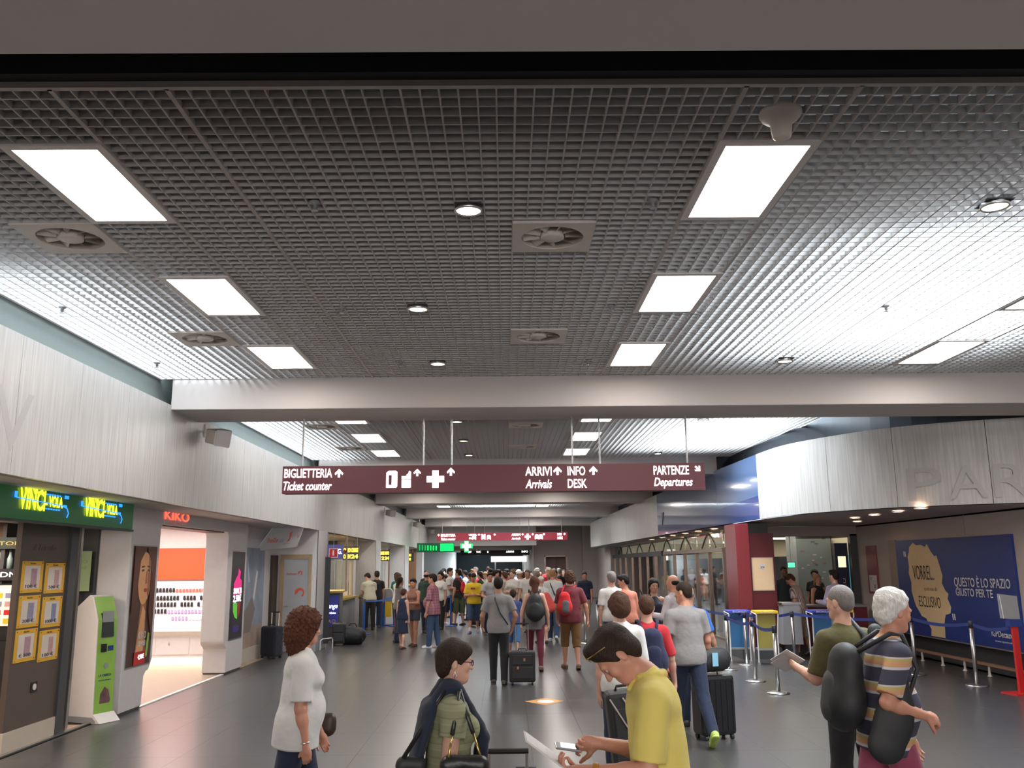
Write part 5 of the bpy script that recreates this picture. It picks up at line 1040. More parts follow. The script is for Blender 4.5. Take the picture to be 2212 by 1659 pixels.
    # ---- top
    top = top or {'m': cloth('white', (.62, .60, .58))}; tk = top.get('kind', 'tee'); loose = top.get('loose', 1.0); gt = g*loose
    if tk != 'none':
        u = S(); hem = top.get('hem', -.075)
        cutp = ((P+T*hem*s, -T),); big = .012*loose
        u.c(P-X*.055*s, P+X*.055*s, .110*s*w+gt, .110*s*w+gt, .05, (Yt, .90), cutp); u.c(P-T*.06*s, P+T*.20*s, .152*s*w+gt+big*.6, .138*s*w*(.92 if F else 1)+gt+big*.8, .06, (Yt, .72), cutp)
        if hem < -.12: u.c(P+T*(hem-.05)*s, P, .165*s*w+gt, .14*s*w+gt, .05, (Yt, .82), cutp)
        u.c(P+T*.20*s, P+T*.36*s, .118*s*w*(.94 if F else 1)+gt, .140*s*w*(.92 if F else 1)+gt, .05, (Yt, .76))
        if tk != 'tank': u.c(SC-X*(sh_w-.05*s)-T*.024*s, SC+X*(sh_w-.05*s)-T*.024*s, .056*s+gt*.8, .056*s+gt*.8, .06)
        u.c(SC-T*.04, NB-T*.01, .10*s+gt*.4, .066*s+gt*.3, .04, fy)
        if F:
            for sd in (-1, 1): u.e(P+T*.325*s+X*sd*.065*s+Yt*.090*s, (.066*s*w+gt*.5, .058*s*w+gt*.5, .064*s*w+gt*.5), np.stack([X, Yt, T], 1), .04)
        if belly: u.e(P+T*.11*s+Yt*.06*s, (.135*s*w+gt, (.09+belly)*s+gt, .15*s+gt), np.stack([X, Yt, T], 1), .05, cutp)
        if tk in ('tee', 'polo', 'long'):
            for i in range(2):
                Sj, E, W, U, Fd, _, _ = A[i]; fr = top.get('sleeve', .62)
                if tk == 'long': u.c(Sj, E, .056*s*w+gt*.6, .050*s+gt*.5, .03); u.c(E, W-Fd*.01, .050*s+gt*.5, .036*s+gt*.4, .02, None, ((W-Fd*.015, Fd),))
                else: q = Sj+(E-Sj)*fr; u.c(Sj, q+U*.04, .055*s*w+gt*.7, .058*s+gt*.9, .03, None, ((q, U),))
        if tk == 'polo':
            for a0 in range(10):
                a1 = 2*PI*a0/10; a2 = 2*PI*(a0+1)/10
                if a0 in (2,): continue
                r1 = .066*s; c0 = NB+T*.012*s
                u.c(c0+X*math.cos(a1)*r1+Yt*math.sin(a1)*r1, c0+X*math.cos(a2)*r1+Yt*math.sin(a2)*r1, .017*s, .017*s, .006)
            u.c(NB+X*.03*s+Yt*.055*s+T*.01, NB+X*.055*s+Yt*.10*s-T*.035*s, .012*s, .008*s, .006); u.c(NB-X*.03*s+Yt*.055*s+T*.01, NB-X*.055*s+Yt*.10*s-T*.035*s, .012*s, .008*s, .006)
        if tk == 'tank':
            for sd in (-1, 1): u.c(SC+X*sd*.085*s-T*.03*s, SC+X*sd*.085*s+T*.03*s, .035*s+gt, .02*s+gt, .03)
        if top.get('vneck'): u.c(NB+Yt*.05*s, NB+Yt*.13*s-T*.09*s, .055*s, .022*s, .02, op=1)
        put(sdf_mesh('shirt', u, h), top['m'], t)
    # ---- bottom
    bt = bottom or {'m': cloth('denim', (.03, .055, .12))}; bk = bt.get('kind', 'long'); v = S(); lo = bt.get('loose', 1.0)
    wc = ((P+T*.06*s, T),)
    if bk != 'none':
        v.c(P-X*.055*s, P+X*.055*s, .115*s*w+g*.8, .115*s*w+g*.8, .03, (Yt, .85), wc); v.c(P-T*.0*s, P+T*.10*s, .128*s*w+g*.5, .124*s*w+g*.4, .05, (Yt, .76), wc)
        if bk == 'skirt':
            ln = bt.get('len', .45); v.c(P-T*.02*s, P-V3(0, 0, ln*s), .13*s*w+g, .17*s*w+g, .05, (Yt, .8), ((P-V3(0, 0, ln*s), V3(0, 0, -1)),))
        else:
            fr = {'long': 9, 'shorts': bt.get('len', .85), 'knee': 1.25}[bk]
            for i in range(2):
                hp, kn, an, fd = J['leg%d' % i]; th = nrm(kn-hp); shn = nrm(an-kn); fat = .5+lo*.5
                if fr < 1: q = hp+(kn-hp)*fr; v.c(hp, q+th*.03, (.084*s*w+g*.9)*1.0, (.070*s+g*lo)*1.04, .03, None, ((q, th),))
                else:
                    v.c(hp, kn, .084*s*w+g*.9, .056*s+g*fat*1.1, .03)
                    if fr < 2: q = kn+(an-kn)*(fr-1); v.c(kn, q+shn*.03, .056*s+g*fat*1.1, .054*s+g*fat*1.1, .03, None, ((q, shn),))
                    else: q = an-shn*.0; v.c(kn, q+shn*.02, .054*s+g*fat*(1.1 if lo >= .9 else .5), .038*s+g*fat*(1.4 if lo >= .9 else .3), .03, None, ((q+shn*.025, shn),)); v.c(kn+shn*.08*s+V3(0, -.012, 0), kn+shn*.2*s, .046*s+g*.7, .040*s+g*.7, .03)
        put(sdf_mesh({'long': 'trousers', 'shorts': 'shorts', 'knee': 'shorts', 'skirt': 'skirt'}[bk], v, h), bt['m'], t)
    # ---- shoes
    for i in range(2):
        hp, kn, an, fd = J['leg%d' % i]; z = S(); dn = nrm(V3(0, 0, -1)-fd*np.dot(V3(0, 0, -1), fd))
        z.c(an-fd*.04*s+dn*.038*s, an+fd*.135*s+dn*.048*s, .036*s+.006, .031*s+.006, .02, None, ((an+dn*(.074*s), dn),)); z.c(an-fd*.01*s+dn*.02*s, an+fd*.05*s+dn*.035*s, .039*s+.004, .036*s+.004, .02, None, ((an+dn*.0, -dn),)); z.c(an-fd*.045*s+dn*.068*s, an+fd*.14*s+dn*.068*s, .037*s+.005, .034*s+.005, .004, (dn, .3))
        put(sdf_mesh('shoe', z, min(h, .012)), shoes or mat('shoe_dark', (.03, .025, .022), .5), t)
        if sock:
            z = S(); z.c(an+(kn-an)*.0, an+(kn-an)*.28, .041*s, .046*s, .02, None, ((an+(kn-an)*.26, nrm(kn-an)),)); put(sdf_mesh('sock', z, min(h, .012)), sock, t)
    J.update(P=P, T=T, X=X, Y=Yt, SC=SC, NB=NB, HJ=HJ, A=A, s=s, hd=hd, HR=HR, hs=hs, sh_w=sh_w); t_ = t
    return t_, J
def worldpt(t, p):
    c, s_ = math.cos(t.rotation_euler.z), math.sin(t.rotation_euler.z); return (t.location[0]+c*p[0]-s_*p[1], t.location[1]+s_*p[0]+c*p[1], t.location[2]+p[2])
def backpack(t, J, m, label, h=.012, size=(.15, .10, .23), m2=None, dz=.0, strap=None, off=.17, back=1, dx=0):
    """top-level backpack built in the wearer's frame, hanging at the back"""
    o = thing('backpack', label, 'backpack', tuple(t.location), t.rotation_euler.z); s = J['s']; X, Y, T = J['X'], J['Y'], J['T']
    c = J['P']+T*(.24+dz)*s-Y*off*s*back+X*dx; R = np.stack([X, Y, T], 1); b = S(); a = size
    b.c(c-T*(a[2]*.55)+X*0, c+T*(a[2]*.45), a[0], a[0]*.82, .03, (Y, a[1]/a[0])); b.c(c-T*a[2]*.4-X*a[0]*.3, c-T*a[2]*.4+X*a[0]*.3, a[0]*.8, a[0]*.8, .05, (Y, a[1]/a[0]*1.1))
    put(sdf_mesh('pack_body', b, h), m, o); b = S(); c2 = c-Y*a[1]*.72*back-T*.05*s
    b.c(c2-T*a[2]*.35, c2+T*a[2]*.1, a[0]*.66, a[0]*.6, .03, (Y, .45)); put(sdf_mesh('front_pocket', b, h), m2 or m, o)
    for sd in (-1, 1):
        p0 = c+T*a[2]*.7+X*sd*.06*s+Y*.03*back; sh = J['SC']+X*sd*.105*s+T*.092*s; fr = J['SC']+X*sd*.125*s+Y*.125*s*back-T*.09*s; lo = J['P']+T*.14*s+X*sd*.165*s-Y*.04*back
        q = MB().tube([tuple(p0), tuple(sh-Y*.03*back), tuple(sh+Y*.04*back), tuple(fr), tuple(lo+Y*.09*back), tuple(lo-Y*.06*back)], .014, 8); q.build('strap', strap or m, o, True)
    return o
# ---- garments
def tee(m, **k): d = {'kind': 'tee', 'm': m}; d.update(k); return d
wht = cloth('white', (.62, .60, .58)); grey_t = cloth('grey', (.27, .255, .26)); lgrey = cloth('light_grey', (.245, .225, .225)); navy_c = cloth('navy', (.012, .018, .045)); black_c = cloth('black', (.012, .012, .014))
denim = cloth('denim', (.035, .07, .15), .2); dkdenim = cloth('dark_denim', (.012, .02, .05), .15); maroon_c = cloth('maroon', (.14, .018, .028)); olive_c = cloth('olive', (.085, .075, .025)); polo_y = cloth('polo_yellow', (.74, .61, .15))
brown_c = cloth('brown', (.16, .075, .025)); khaki = cloth('khaki', (.38, .30, .22)); yel_c = cloth('yellow', (.75, .52, .03)); red_c = cloth('red', (.48, .02, .03)); blue_c = cloth('blue', (.02, .14, .55)); coral_c = cloth('coral', (.60, .20, .13)); teal_c = cloth('teal', (.02, .22, .18)); lilac_c = cloth('lilac', (.38, .34, .48)); dgreen = cloth('dark_green', (.02, .045, .035)); camo = cloth('camo_green', (.07, .085, .04), .4)
check_m = patterned('cloth_red_check', [(0, (.32, .07, .09)), (.45, (.22, .12, .18)), (.8, (.45, .25, .27))], 16, 'Z', 'check'); stripe_m = patterned('cloth_thin_stripes', [(0, (.45, .38, .36)), (.5, (.16, .09, .09)), (.8, (.30, .22, .2))], 28, 'X')
stripe_old = patterned('cloth_bold_stripes', [(0, (.045, .045, .075)), (.40, (.50, .48, .52)), (.50, (.55, .30, .16)), (.70, (.45, .36, .12)), (.80, (.50, .48, .50)), (.86, (.045, .045, .075))], 6.6, 'Z')
sage_m = patterned('cloth_sage_stripes', [(0, (.25, .26, .15)), (.45, (.30, .31, .19)), (.55, (.27, .28, .17)), (.88, (.20, .21, .12))], 16, 'Z')
sh_white = mat('shoe_white', (.6, .6, .62), .5); sh_brown = mat('shoe_brown', (.10, .05, .03), .5); sh_blue = mat('shoe_blue_white', (.18, .22, .42), .5, var=.5, scale=30); sh_lime = mat('shoe_lime', (.45, .62, .12), .5, var=.5, scale=25); sock_w = cloth('sock_white', (.65, .65, .65))
REL = {}
def bag_straps(o, pts, m, r=.012): return MB().tube(pts, r, 6).build('strap', m, o, True)
# ================================================================ foreground figures
# curly-haired woman walking to the right
t, J = person('curly auburn-haired woman in white tee and navy trousers walking right at left foreground', (-1.40, 6.2, 0), -1.30, 1.635, 'f', 'red', ('curly', 'auburn'), tee(wht, hem=-.13, loose=1.1, sleeve=.85), {'m': navy_c}, sh_white,
    legs=((16, 8), (-14, 62)), arms=({'u': (.10, .25, -1), 'f': (.0, .5, -1), 'curl': .5}, {'u': (.12, .02, -1), 'f': (-.02, .22, -1), 'n': (-1, .1, 0), 'curl': .75}), lean=3, head=(18, -3), h=.0065, w=1.16, belly=.03)
Sj, E_, W_, U_, Fd, hv, nn_ = J['A'][1]
rg = MB().lathe([(.030, -.004), (.034, 0), (.030, .004), (.027, 0), (.030, -.004)], 20).build('bracelet', m_chrome, t, True); rg.matrix_local = Matrix.LocRotScale(Vector(W_-Fd*.02), Vector(Fd).to_track_quat('Z', 'Y'), Vector((1, 1, 1)))
o = thing('handbag', 'small dark handbag with gold fittings at the curly-haired woman\'s far hip', 'bag', (-1.31, 6.48, .80)); b = S(); b.c((-.06, 0, 0), (.06, 0, .0), .062, .062, .02, (V3(0, 1, 0), .5)); b.c((-.07, 0, .05), (.07, 0, .05), .05, .05, .02, (V3(0, 1, 0), .6)); put(sdf_mesh('bag_body', b, .009), mat('leather_brown_black', (.05, .03, .02), .4), o)
MB().tube([(-.07, 0, .06), (-.11, -.02, .3), (-.14, -.08, .52)], .007, 6).build('strap', mat('gold_chain', (.5, .36, .12), .3, .9), o, True)
# short-haired woman with glasses
t, J = person('short-haired woman with glasses, navy sweater tied over sage tee, centre foreground', (-.30, 4.6, 0), -1.36, 1.545, 'f', 'fair', ('pixie', 'dkbrown'), tee(sage_m, sleeve=.46, vneck=1, loose=.8), {'m': black_c}, None,
    legs=((5, 3), (-6, 6)), arms=({'u': (.10, .30, -1), 'f': (-.05, .85, -.75), 'n': (0, -.3, -1), 'curl': .8}, {'u': (.12, -.10, -1), 'f': (.0, .05, -1), 'curl': .5}), lean=3, head=(2, -3), h=.0055, w=1.12)
hd, HR, hs = J['hd'], J['HR'], J['hs']
gm = mat('glasses_purple', (.08, .02, .05), .3)
for sd in (-1, 1):
    ring = []
    for k in range(13): a = 2*PI*k/12; ring.append(tuple(hd(sd*.032+.024*math.cos(a), .106-.05*abs(sd*.032+.024*math.cos(a))*.5, .006+.016*math.sin(a))))
    MB().tube(ring, .0022, 6, False).build('glasses_rim', gm, t, True); MB().tube([tuple(hd(sd*.056, .102, .012)), tuple(hd(sd*.076, .06, .012)), tuple(hd(sd*.081, .0, .010))], .0022, 6).build('glasses_arm', gm, t, True)
MB().tube([tuple(hd(-.008, .112, .010)), tuple(hd(.008, .112, .010))], .002, 6).build('glasses_bridge', gm, t)
MB().tube([tuple(hd(.082, -.005, -.045)), tuple(hd(.083, .004, -.068)), tuple(hd(.083, -.004, -.085)), tuple(hd(.083, -.012, -.068)), tuple(hd(.082, -.007, -.045))], .0016, 6, False).build('earring', m_chrome, t, True)
X, Y, T, P, SC, NB, s = [J[k] for k in ('X', 'Y', 'T', 'P', 'SC', 'NB', 's')]
b = S(); sw = J['sh_w']   # sweater draped on the shoulders, sleeves crossed on the chest
b.c(SC-X*(sw-.10)-Y*.06+T*.04, SC-X*.05-Y*.03+T*.085, .036, .038, .03); b.c(SC+X*(sw-.10)-Y*.06+T*.04, SC+X*.05-Y*.03+T*.085, .036, .038, .03)
b.c(SC-X*(sw-.09)-Y*.10-T*.02, SC+X*(sw-.09)-Y*.10-T*.02, .04, .04, .04); b.c(SC-Y*.11-T*.06-X*.06, SC-Y*.19-T*.40-X*.07, .05, .055, .05, (Y, .4)); b.c(SC-Y*.11-T*.06+X*.06, SC-Y*.19-T*.36+X*.05, .05, .05, .05, (Y, .4)); b.c(SC-Y*.13-T*.10, SC-Y*.16-T*.28, .07, .06, .05, (Y, .45))
for sd in (-1, 1):
    b.c(SC+X*sd*.075+Y*.01+T*.085, SC+X*sd*.05+Y*.135-T*.10, .032, .030, .03); b.c(SC+X*sd*.05+Y*.135-T*.10, SC-X*sd*.03+Y*.165-T*.15, .030, .028, .02); b.c(SC-X*sd*.03+Y*.165-T*.15, SC-X*sd*.055+Y*.16-T*.42, .030, .026, .02)
    b.c(SC-X*sd*.055+Y*.16-T*.42, SC-X*sd*.06+Y*.15-T*.50, .028, .024, .02)
put(sdf_mesh('sweater', b, .0065, (.003, 55)), cloth('sweater_navy', (.016, .022, .045)), t)
def tote(name, label, loc, rz, sx, sz_, m, strap_top, mstrap, chain=None):
    o = thing(name, label, 'bag', loc, rz); b = S(); b.c((-sx*.5, 0, -sz_*.8), (sx*.5, 0, -sz_*.8), .085, .085, .05, (V3(0, 1, 0), .75)); b.c((-sx*.32, 0, -.03), (sx*.32, 0, -.03), .035, .035, .05); b.c((-sx*.45, 0, -sz_*.5), (sx*.45, 0, -sz_*.5), .075, .075, .06, (V3(0, 1, 0), .7))
    put(sdf_mesh('bag_body', b, .008, (.004, 40)), m, o)
    for sd in (-1, 1):
        a = V3(sd*sx*.30, .02*sd, .0); st = V3(*strap_top); q = a+(st-a)*.33
        if chain: MB().tube([tuple(a), tuple(q)], .006, 6).build('chain', chain, o, True)
        MB().tube([tuple(q if chain else a), tuple(a+(st-a)*.7+V3(0, .0, .0)), tuple(st+V3(0, .02*sd, 0))], .011, 6).build('strap', mstrap, o, True)
    return o
leath = mat('leather_black', (.018, .019, .019), .38, var=.2, scale=6, bump=.15, bscale=40); gold = mat('gold_chain', (.5, .36, .12), .3, .9)
RS = worldpt(t, SC+X*sw*.85+T*.075); tote('shoulder_bag', 'large soft black leather shoulder bag hanging in front of the glasses woman\'s hip', (-.20, 4.34, 1.03), 0, .24, .32, leath, (RS[0]+.20+.02, RS[1]-4.34, RS[2]-1.03), leath, gold)
tote('tote_bag', 'second black bag hanging behind the glasses woman\'s arm', (-.46, 4.48, 1.0), 0, .12, .34, mat('bag_charcoal', (.03, .033, .033), .6), (RS[0]+.46-.05, RS[1]-4.48+.05, RS[2]-1.0), leath)
def suitcase(label, loc, rz, w, d, hh, m, hup=.0, tilt=0, handle=None, soft=True, trim=None, grp=None):
    o = thing('suitcase', label, 'suitcase', loc, rz, grp); o.rotation_euler = (tilt, 0, rz)
    MB().box(-w/2, -d/2, .045, w/2, d/2, hh).build('shell', m, o, bevel=.03 if soft else .045)
    if soft: MB().box(-w*.40, -d/2-.028, .10, w*.40, -d/2, hh*.55).build('lower_pocket', m, o, bevel=.012); MB().box(-w*.38, -d/2-.02, hh*.60, w*.38, -d/2, hh*.90).build('upper_pocket', m, o, bevel=.01)
    else:
        for q in range(6): x = -w*.40+q*w*.16; MB().box(x-.008, -d/2-.006, .10, x+.008, -d/2+.002, hh-.06).build('rib', m, o)
    for a in (-.38, .38):
        for c_ in (-.35, .35): MB().tube([(w*a-.015, d*c_, .027), (w*a+.015, d*c_, .027)], .027, 12).build('wheel', m_blackp, o)
    MB().tube([(-.07, 0, hh), (-.06, 0, hh+.03), (.06, 0, hh+.03), (.07, 0, hh)], .010, 6).build('top_handle', m_blackp, o, True)
    if hup: MB().tube([(-.10, d*.3, hh-.02), (-.10, d*.3, hh+hup), ], .009, 6).tube([(.10, d*.3, hh-.02), (.10, d*.3, hh+hup)], .009, 6).build('telescopic_bar', handle or m_chrome, o); MB().tube([(-.11, d*.3, hh+hup), (.11, d*.3, hh+hup)], .014, 8).build('grip', m_blackp, o)
    if trim: MB().box(.02, -d/2-.032, hh*.72, .05, -d/2-.018, hh*.80).build('zip_tag', trim, o); MB().box(-w*.2, -d/2-.036, hh*.48, -w*.2+.03, -d/2-.026, hh*.56).build('zip_tag', trim, o)
    return o
bl_f = mat('luggage_black', (.02, .02, .022), .6, bump=.1, bscale=120); bl_h = mat('luggage_gloss', (.012, .012, .014), .22)
o = suitcase('black suitcase with raised silver handle held by the glasses woman', (.0, 4.88, 0), .0, .36, .24, .58, bl_f, .35)
o = thing('duffel_bag', 'black duffel bag top with short handle at the bottom edge beside the trolley handle', 'bag', (.19, 5.15, .0)); b = S(); b.c((-.14, 0, .62), (.14, 0, .60), .15, .13, .05); put(sdf_mesh('bag_body', b, .01, (.004, 40)), bl_f, o); MB().tube([(-.16, 0, .76), (-.14, 0, .80), (-.04, 0, .80), (-.02, 0, .76)], .012, 6).build('handle', bl_f, o, True); MB().box(-.18, -.12, .05, .18, .12, .52).build('case_body', bl_f, o, bevel=.03)
for sx_ in (-.14, .14): MB().tube([(sx_-.012, 0, .027), (sx_+.012, 0, .027)], .027, 12).build('wheel', m_blackp, o)
# man in the yellow polo reading
t, J = person('dark-haired man in yellow polo looking down at papers and phone in right foreground', (.665, 4.02, 0), 1.45, 1.71, 'm', 'red', ('quiff', 'dkbrown'), {'kind': 'polo', 'm': polo_y, 'sleeve': .84, 'loose': 1.1, 'hem': -.12}, {'m': dkdenim}, None,
    legs=((4, 4), (-3, 4)), arms=({'u': (.10, .22, -1), 'f': (.02, 1, .10), 'n': (-.25, .1, .9), 'curl': .75, 'h': (-.15, 1, .18)}, {'u': (.10, .10, -1), 'f': (-.35, 1, .34), 'n': (-.9, -.1, -.25), 'curl': .95, 'h': (-.1, 1, .05)}), lean=5, head=(6, -52), neck=44, h=.0055, w=1.06)
hd, HR, hs = J['hd'], J['HR'], J['hs']
for sd in (-1, 1):   # sunglasses pushed up on the hair
    ring = [tuple(hd(sd*.034+.026*math.cos(2*PI*k/12), .088, .105+.016*math.sin(2*PI*k/12))) for k in range(13)]; MB().tube(ring, .0022, 6, False).build('sunglasses_rim', gold, t, True); MB().tube([tuple(hd(sd*.06, .085, .11)), tuple(hd(sd*.088, .0, .075))], .0025, 6).build('sunglasses_arm', gold, t)
st_ = S(); st_.c(hd(-.03, .06, -.078), hd(.03, .06, -.078), .030*hs, .030*hs, .01)
Sj, E_, W_, U_, Fd, hv, nn_ = J['A'][0]
wq = Vector(Fd).to_track_quat('Z', 'Y'); o = MB().lathe([(.032, -.012), (.035, -.008), (.035, .008), (.032, .012), (.029, .0), (.032, -.012)], 24).build('watch_band', mat('watch_orange_strap', (.45, .20, .03), .4), t, True); o.matrix_local = Matrix.LocRotScale(Vector(W_-Fd*.035), wq, Vector((1, 1, 1)))
side_ = nrm(np.cross(Fd, nrm(V3(0, 0, 1)))); wp = W_-Fd*.035-J['X']*.034; o = MB().lathe([(0, -.006), (.021, -.006), (.021, .004), (.017, .007), (0, .007)], 20).build('watch_dial', m_chrome, t); o.matrix_local = Matrix.LocRotScale(Vector(wp), Vector(-J['X']).to_track_quat('Z', 'Y'), Vector((1, 1, 1)))
hpt = worldpt(t, W_+hv*.115-nn_*.0)
o = thing('paper_sheets', 'folded white printed sheets in the yellow-polo man\'s near hand', 'paper', (hpt[0]-.045, hpt[1]+.02, hpt[2]+.05), 0); o.rotation_euler = (0.1, .62, .1)
MB().box(-.12, -.07, -.0015, .09, .09, .0015).build('sheet', mat('paper_white', (.68, .64, .64), .7), o); MB().box(-.115, -.065, .002, .085, .085, .004).build('sheet', mat('paper_white', (.68, .64, .64), .7), o)
for q in range(2): MB().box(-.06+q*.05, -.04, .0042, -.057+q*.05, .05, .0046).build('printed_line', m_off, o)
Sj, E_, W_, U_, Fd, hv, nn_ = J['A'][1]; hpt = worldpt(t, W_+hv*.10+nn_*.035)
o = thing('phone', 'silver and grey mobile phone in the yellow-polo man\'s far hand', 'phone', (hpt[0]-.05, hpt[1]-.01, hpt[2]+.005), 0); o.rotation_euler = (0.3, .16, .12)
MB().box(-.055, -.027, -.006, .055, .027, .006).build('body', m_grey, o, bevel=.004); MB().box(-.035, -.023, .006, .045, .023, .0068).build('screen', mat('phone_screen', (.06, .07, .09), .1), o); MB().box(-.057, -.024, -.004, -.052, .024, .004).build('top_edge', m_chrome, o)
# white-haired man with backpack
t, J = person('white-haired man in bold striped tee and plum trousers striding right', (2.28, 5.6, 0), -1.62, 1.77, 'm', 'red', ('sidewhite', 'white'), tee(stripe_old, sleeve=.85, hem=-.13, loose=1.15), {'m': cloth('plum', (.26, .05, .10))}, sh_brown,
    legs=((-16, 12), (20, 10)), arms=({'u': (.12, .35, -1), 'f': (.0, .55, -1), 'curl': .4}, {'u': (.20, -.30, -1), 'f': (-.30, 1, -.22), 'n': (-.8, 0, -.5), 'curl': .7}), lean=7, head=(16, -8), neck=8, h=.006, w=1.10, belly=.03)
backpack(t, J, mat('pack_black', (.014, .015, .017), .6), 'bulky black backpack worn by the white-haired man', .009, (.15, .12, .25), mat('pack_charcoal', (.035, .04, .042), .6), dz=-.02, off=.25)
X, Y, T, P, SC, s = [J[k] for k in ('X', 'Y', 'T', 'P', 'SC', 's')]
o = thing('messenger_bag', 'black bag panel strapped across the white-haired man\'s side', 'bag', tuple(t.location), t.rotation_euler.z); b = S(); c0 = P+T*.18+X*.185+Y*.02; b.c(c0+T*.20-Y*.03, c0-T*.14-Y*.04, .060, .10, .03, (X, .35)); b.c(c0-T*.05-Y*.03, c0-T*.26-Y*.08, .10, .11, .04, (X, .35)); put(sdf_mesh('bag_body', b, .009), mat('pack_black', (.014, .015, .017), .6), o)
# shaven-headed man in olive
t, J = person('shaven-headed man in olive tee seen from behind beside the white-haired man', (2.42, 6.5, 0), .35, 1.74, 'm', 'fair', ('buzz', 'grey'), tee(olive_c, sleeve=.9), {'m': black_c}, None, arms=({'u': (.25, .2, -1), 'f': (-.1, .9, .25), 'n': (-1, 0, .3)}, {'u': (.2, .1, -1), 'f': (-.1, .4, -1)}), head=(12, -4), h=.0075, w=1.08)
Sj, E_, W_, U_, Fd, hv, nn_ = J['A'][0]; hpt = worldpt(t, W_+hv*.13)
o = thing('paper_sheets', 'crumpled white papers in the olive-shirted man\'s left hand', 'paper', hpt, .4); o.rotation_euler = (1.0, .5, .3); MB().box(-.09, -.002, -.08, .08, .002, .10).build('sheet', mat('paper_white', (.68, .64, .64), .7), o); MB().box(-.07, -.012, -.1, .07, -.008, .05).build('sheet', mat('paper_white', (.68, .64, .64), .7), o)
o = thing('sling_bag', 'dark sling bag with wide strap on the olive-shirted man\'s back', 'bag', tuple(t.location), t.rotation_euler.z); X, Y, T, P, SC = [J[k] for k in ('X', 'Y', 'T', 'P', 'SC')]; b = S(); c0 = SC+X*.15-Y*.14+T*.02; b.c(c0, c0-T*.12, .06, .06, .02, (Y, .6)); put(sdf_mesh('bag_body', b, .009), mat('pack_charcoal', (.035, .04, .042), .6), o)
MB().tube([tuple(SC+X*.04+T*.115-Y*.01), tuple(SC+X*.07-Y*.12), tuple(P+T*.18-Y*.165-X*.02), tuple(P-Y*.17-X*.08)], .02, 6).build('strap', mat('pack_charcoal', (.035, .04, .042), .6), o, True)
# ================================================================ middle distance
GA = 'travellers in the middle distance'
def P_mid(*a, **k): k.setdefault('h', .0105); k.setdefault('group', GA); return person(*a, **k)
t, J = P_mid('man in light grey tee, dark jeans and lime shoes walking away right of centre', (1.98, 10.0, 0), .16, 1.72, 'm', 'red', ('buzz', 'dkbrown'), tee(lgrey, sleeve=.7, loose=1.2, hem=-.10), {'m': dkdenim}, sh_lime, legs=((16, 8), (-20, 18)), arms=({'u': (.22, .0, -1), 'f': (.05, .15, -1)}, {'u': (.28, .15, -1), 'f': (.1, .6, -1)}), head=(38, -4), h=.009, w=1.1, lean=4)
Sj, E_, W_, U_, Fd, hv, nn_ = J['A'][0]; o = MB().lathe([(.033, -.012), (.035, 0), (.033, .012), (.03, 0), (.033, -.012)], 18).build('wristband', m_yellow, t, True); o.matrix_local = Matrix.LocRotScale(Vector(W_-Fd*.03), Vector(Fd).to_track_quat('Z', 'Y'), Vector((1, 1, 1)))
suitcase('glossy black hard suitcase beside the grey-shirted man with lime shoes', (2.28, 10.25, 0), .3, .42, .27, .68, bl_h, .25, soft=False)
o = thing('travel_bag', 'black bag with pale blue patch resting on the glossy black suitcase', 'bag', (2.24, 10.15, .70), .3); b = S(); b.c((-.13, 0, .14), (.13, 0, .14), .13, .13, .04, (V3(0, 1, 0), .7)); put(sdf_mesh('bag_body', b, .012, (.004, 40)), bl_f, o); MB().box(-.02, -.105, .08, .05, -.09, .22).build('blue_patch', mat('patch_sky', (.25, .5, .65), .5), o)
t, J = P_mid('woman with brown bob and white top seen from behind, over the yellow polo man', (1.0, 8.0, 0), .1, 1.66, 'f', 'fair', ('bob', 'brown'), tee(wht, sleeve=.9), {'m': dkdenim}, h=.009, w=1.1)
t, J = P_mid('youngster in red tee with navy backpack seen from behind right of the bob-haired woman', (1.36, 8.8, 0), .05, 1.60, 'm', 'fair', ('short', 'brown'), tee(red_c, sleeve=.9), {'m': cloth('grey_green', (.07, .08, .07)), 'kind': 'knee'}, h=.009, arms=({'u': (.2, 0, -1), 'f': (0, .2, -1)}, {'u': (.25, .0, -1), 'f': (.15, .2, -1)}), head=(-5, 0))
backpack(t, J, cloth('pack_navy', (.012, .015, .05)), 'dark navy backpack on the youngster in the red tee', .012, (.135, .10, .22), off=.19)
P_mid('balding man in bright blue shirt half hidden behind the light grey tee man', (2.20, 10.95, 0), -.1, 1.64, 'm', 'tan', ('balding', 'grey'), tee(blue_c, sleeve=.8), {'m': dkdenim}, arms=({}, {'u': (.35, .1, -1), 'f': (.3, .35, -1)}), w=1.1)
suitcase('black suitcase leaning with two pale telescopic bars left of the yellow-polo man', (.98, 6.5, .12), .0, .30, .22, 1.0, bl_f, 0, .0)
o = bpy.data.objects['suitcase.002'] if 'suitcase.002' in bpy.data.objects else None
for x in (-.05, .06): pass
t_ = [q for q in C.objects if q.name.startswith('suitcase') and q.get('label', '').startswith('black suitcase leaning')][0]; t_.rotation_euler = (0, -.10, 0); t_.location = (.93, 6.5, .03)
for x in (-.13, -.04): MB().bar((x, -.15, .97), (x+.16, -.17, .66), .016, .008).build('telescopic_bar', mat('bar_pale', (.55, .45, .45), .4), t_)
P_mid('bald-crowned man in pale pink shirt in front of the glass doors', (2.60, 14.0, 0), .9, 1.72, 'm', 'red', ('balding', 'black'), {'kind': 'long', 'm': cloth('pale_pink', (.55, .48, .50))}, {'m': black_c}, arms=({'u': (.2, .3, -1), 'f': (-.1, 1, .2)}, {}))
P_mid('dark-haired woman in black top facing the camera by the glass doors', (2.44, 15.0, 0), PI, 1.66, 'f', 'tan', ('long', 'black'), tee(cloth('print_dark', (.03, .03, .045), .5), kind='tank'), {'m': black_c}, head=(10, -8))
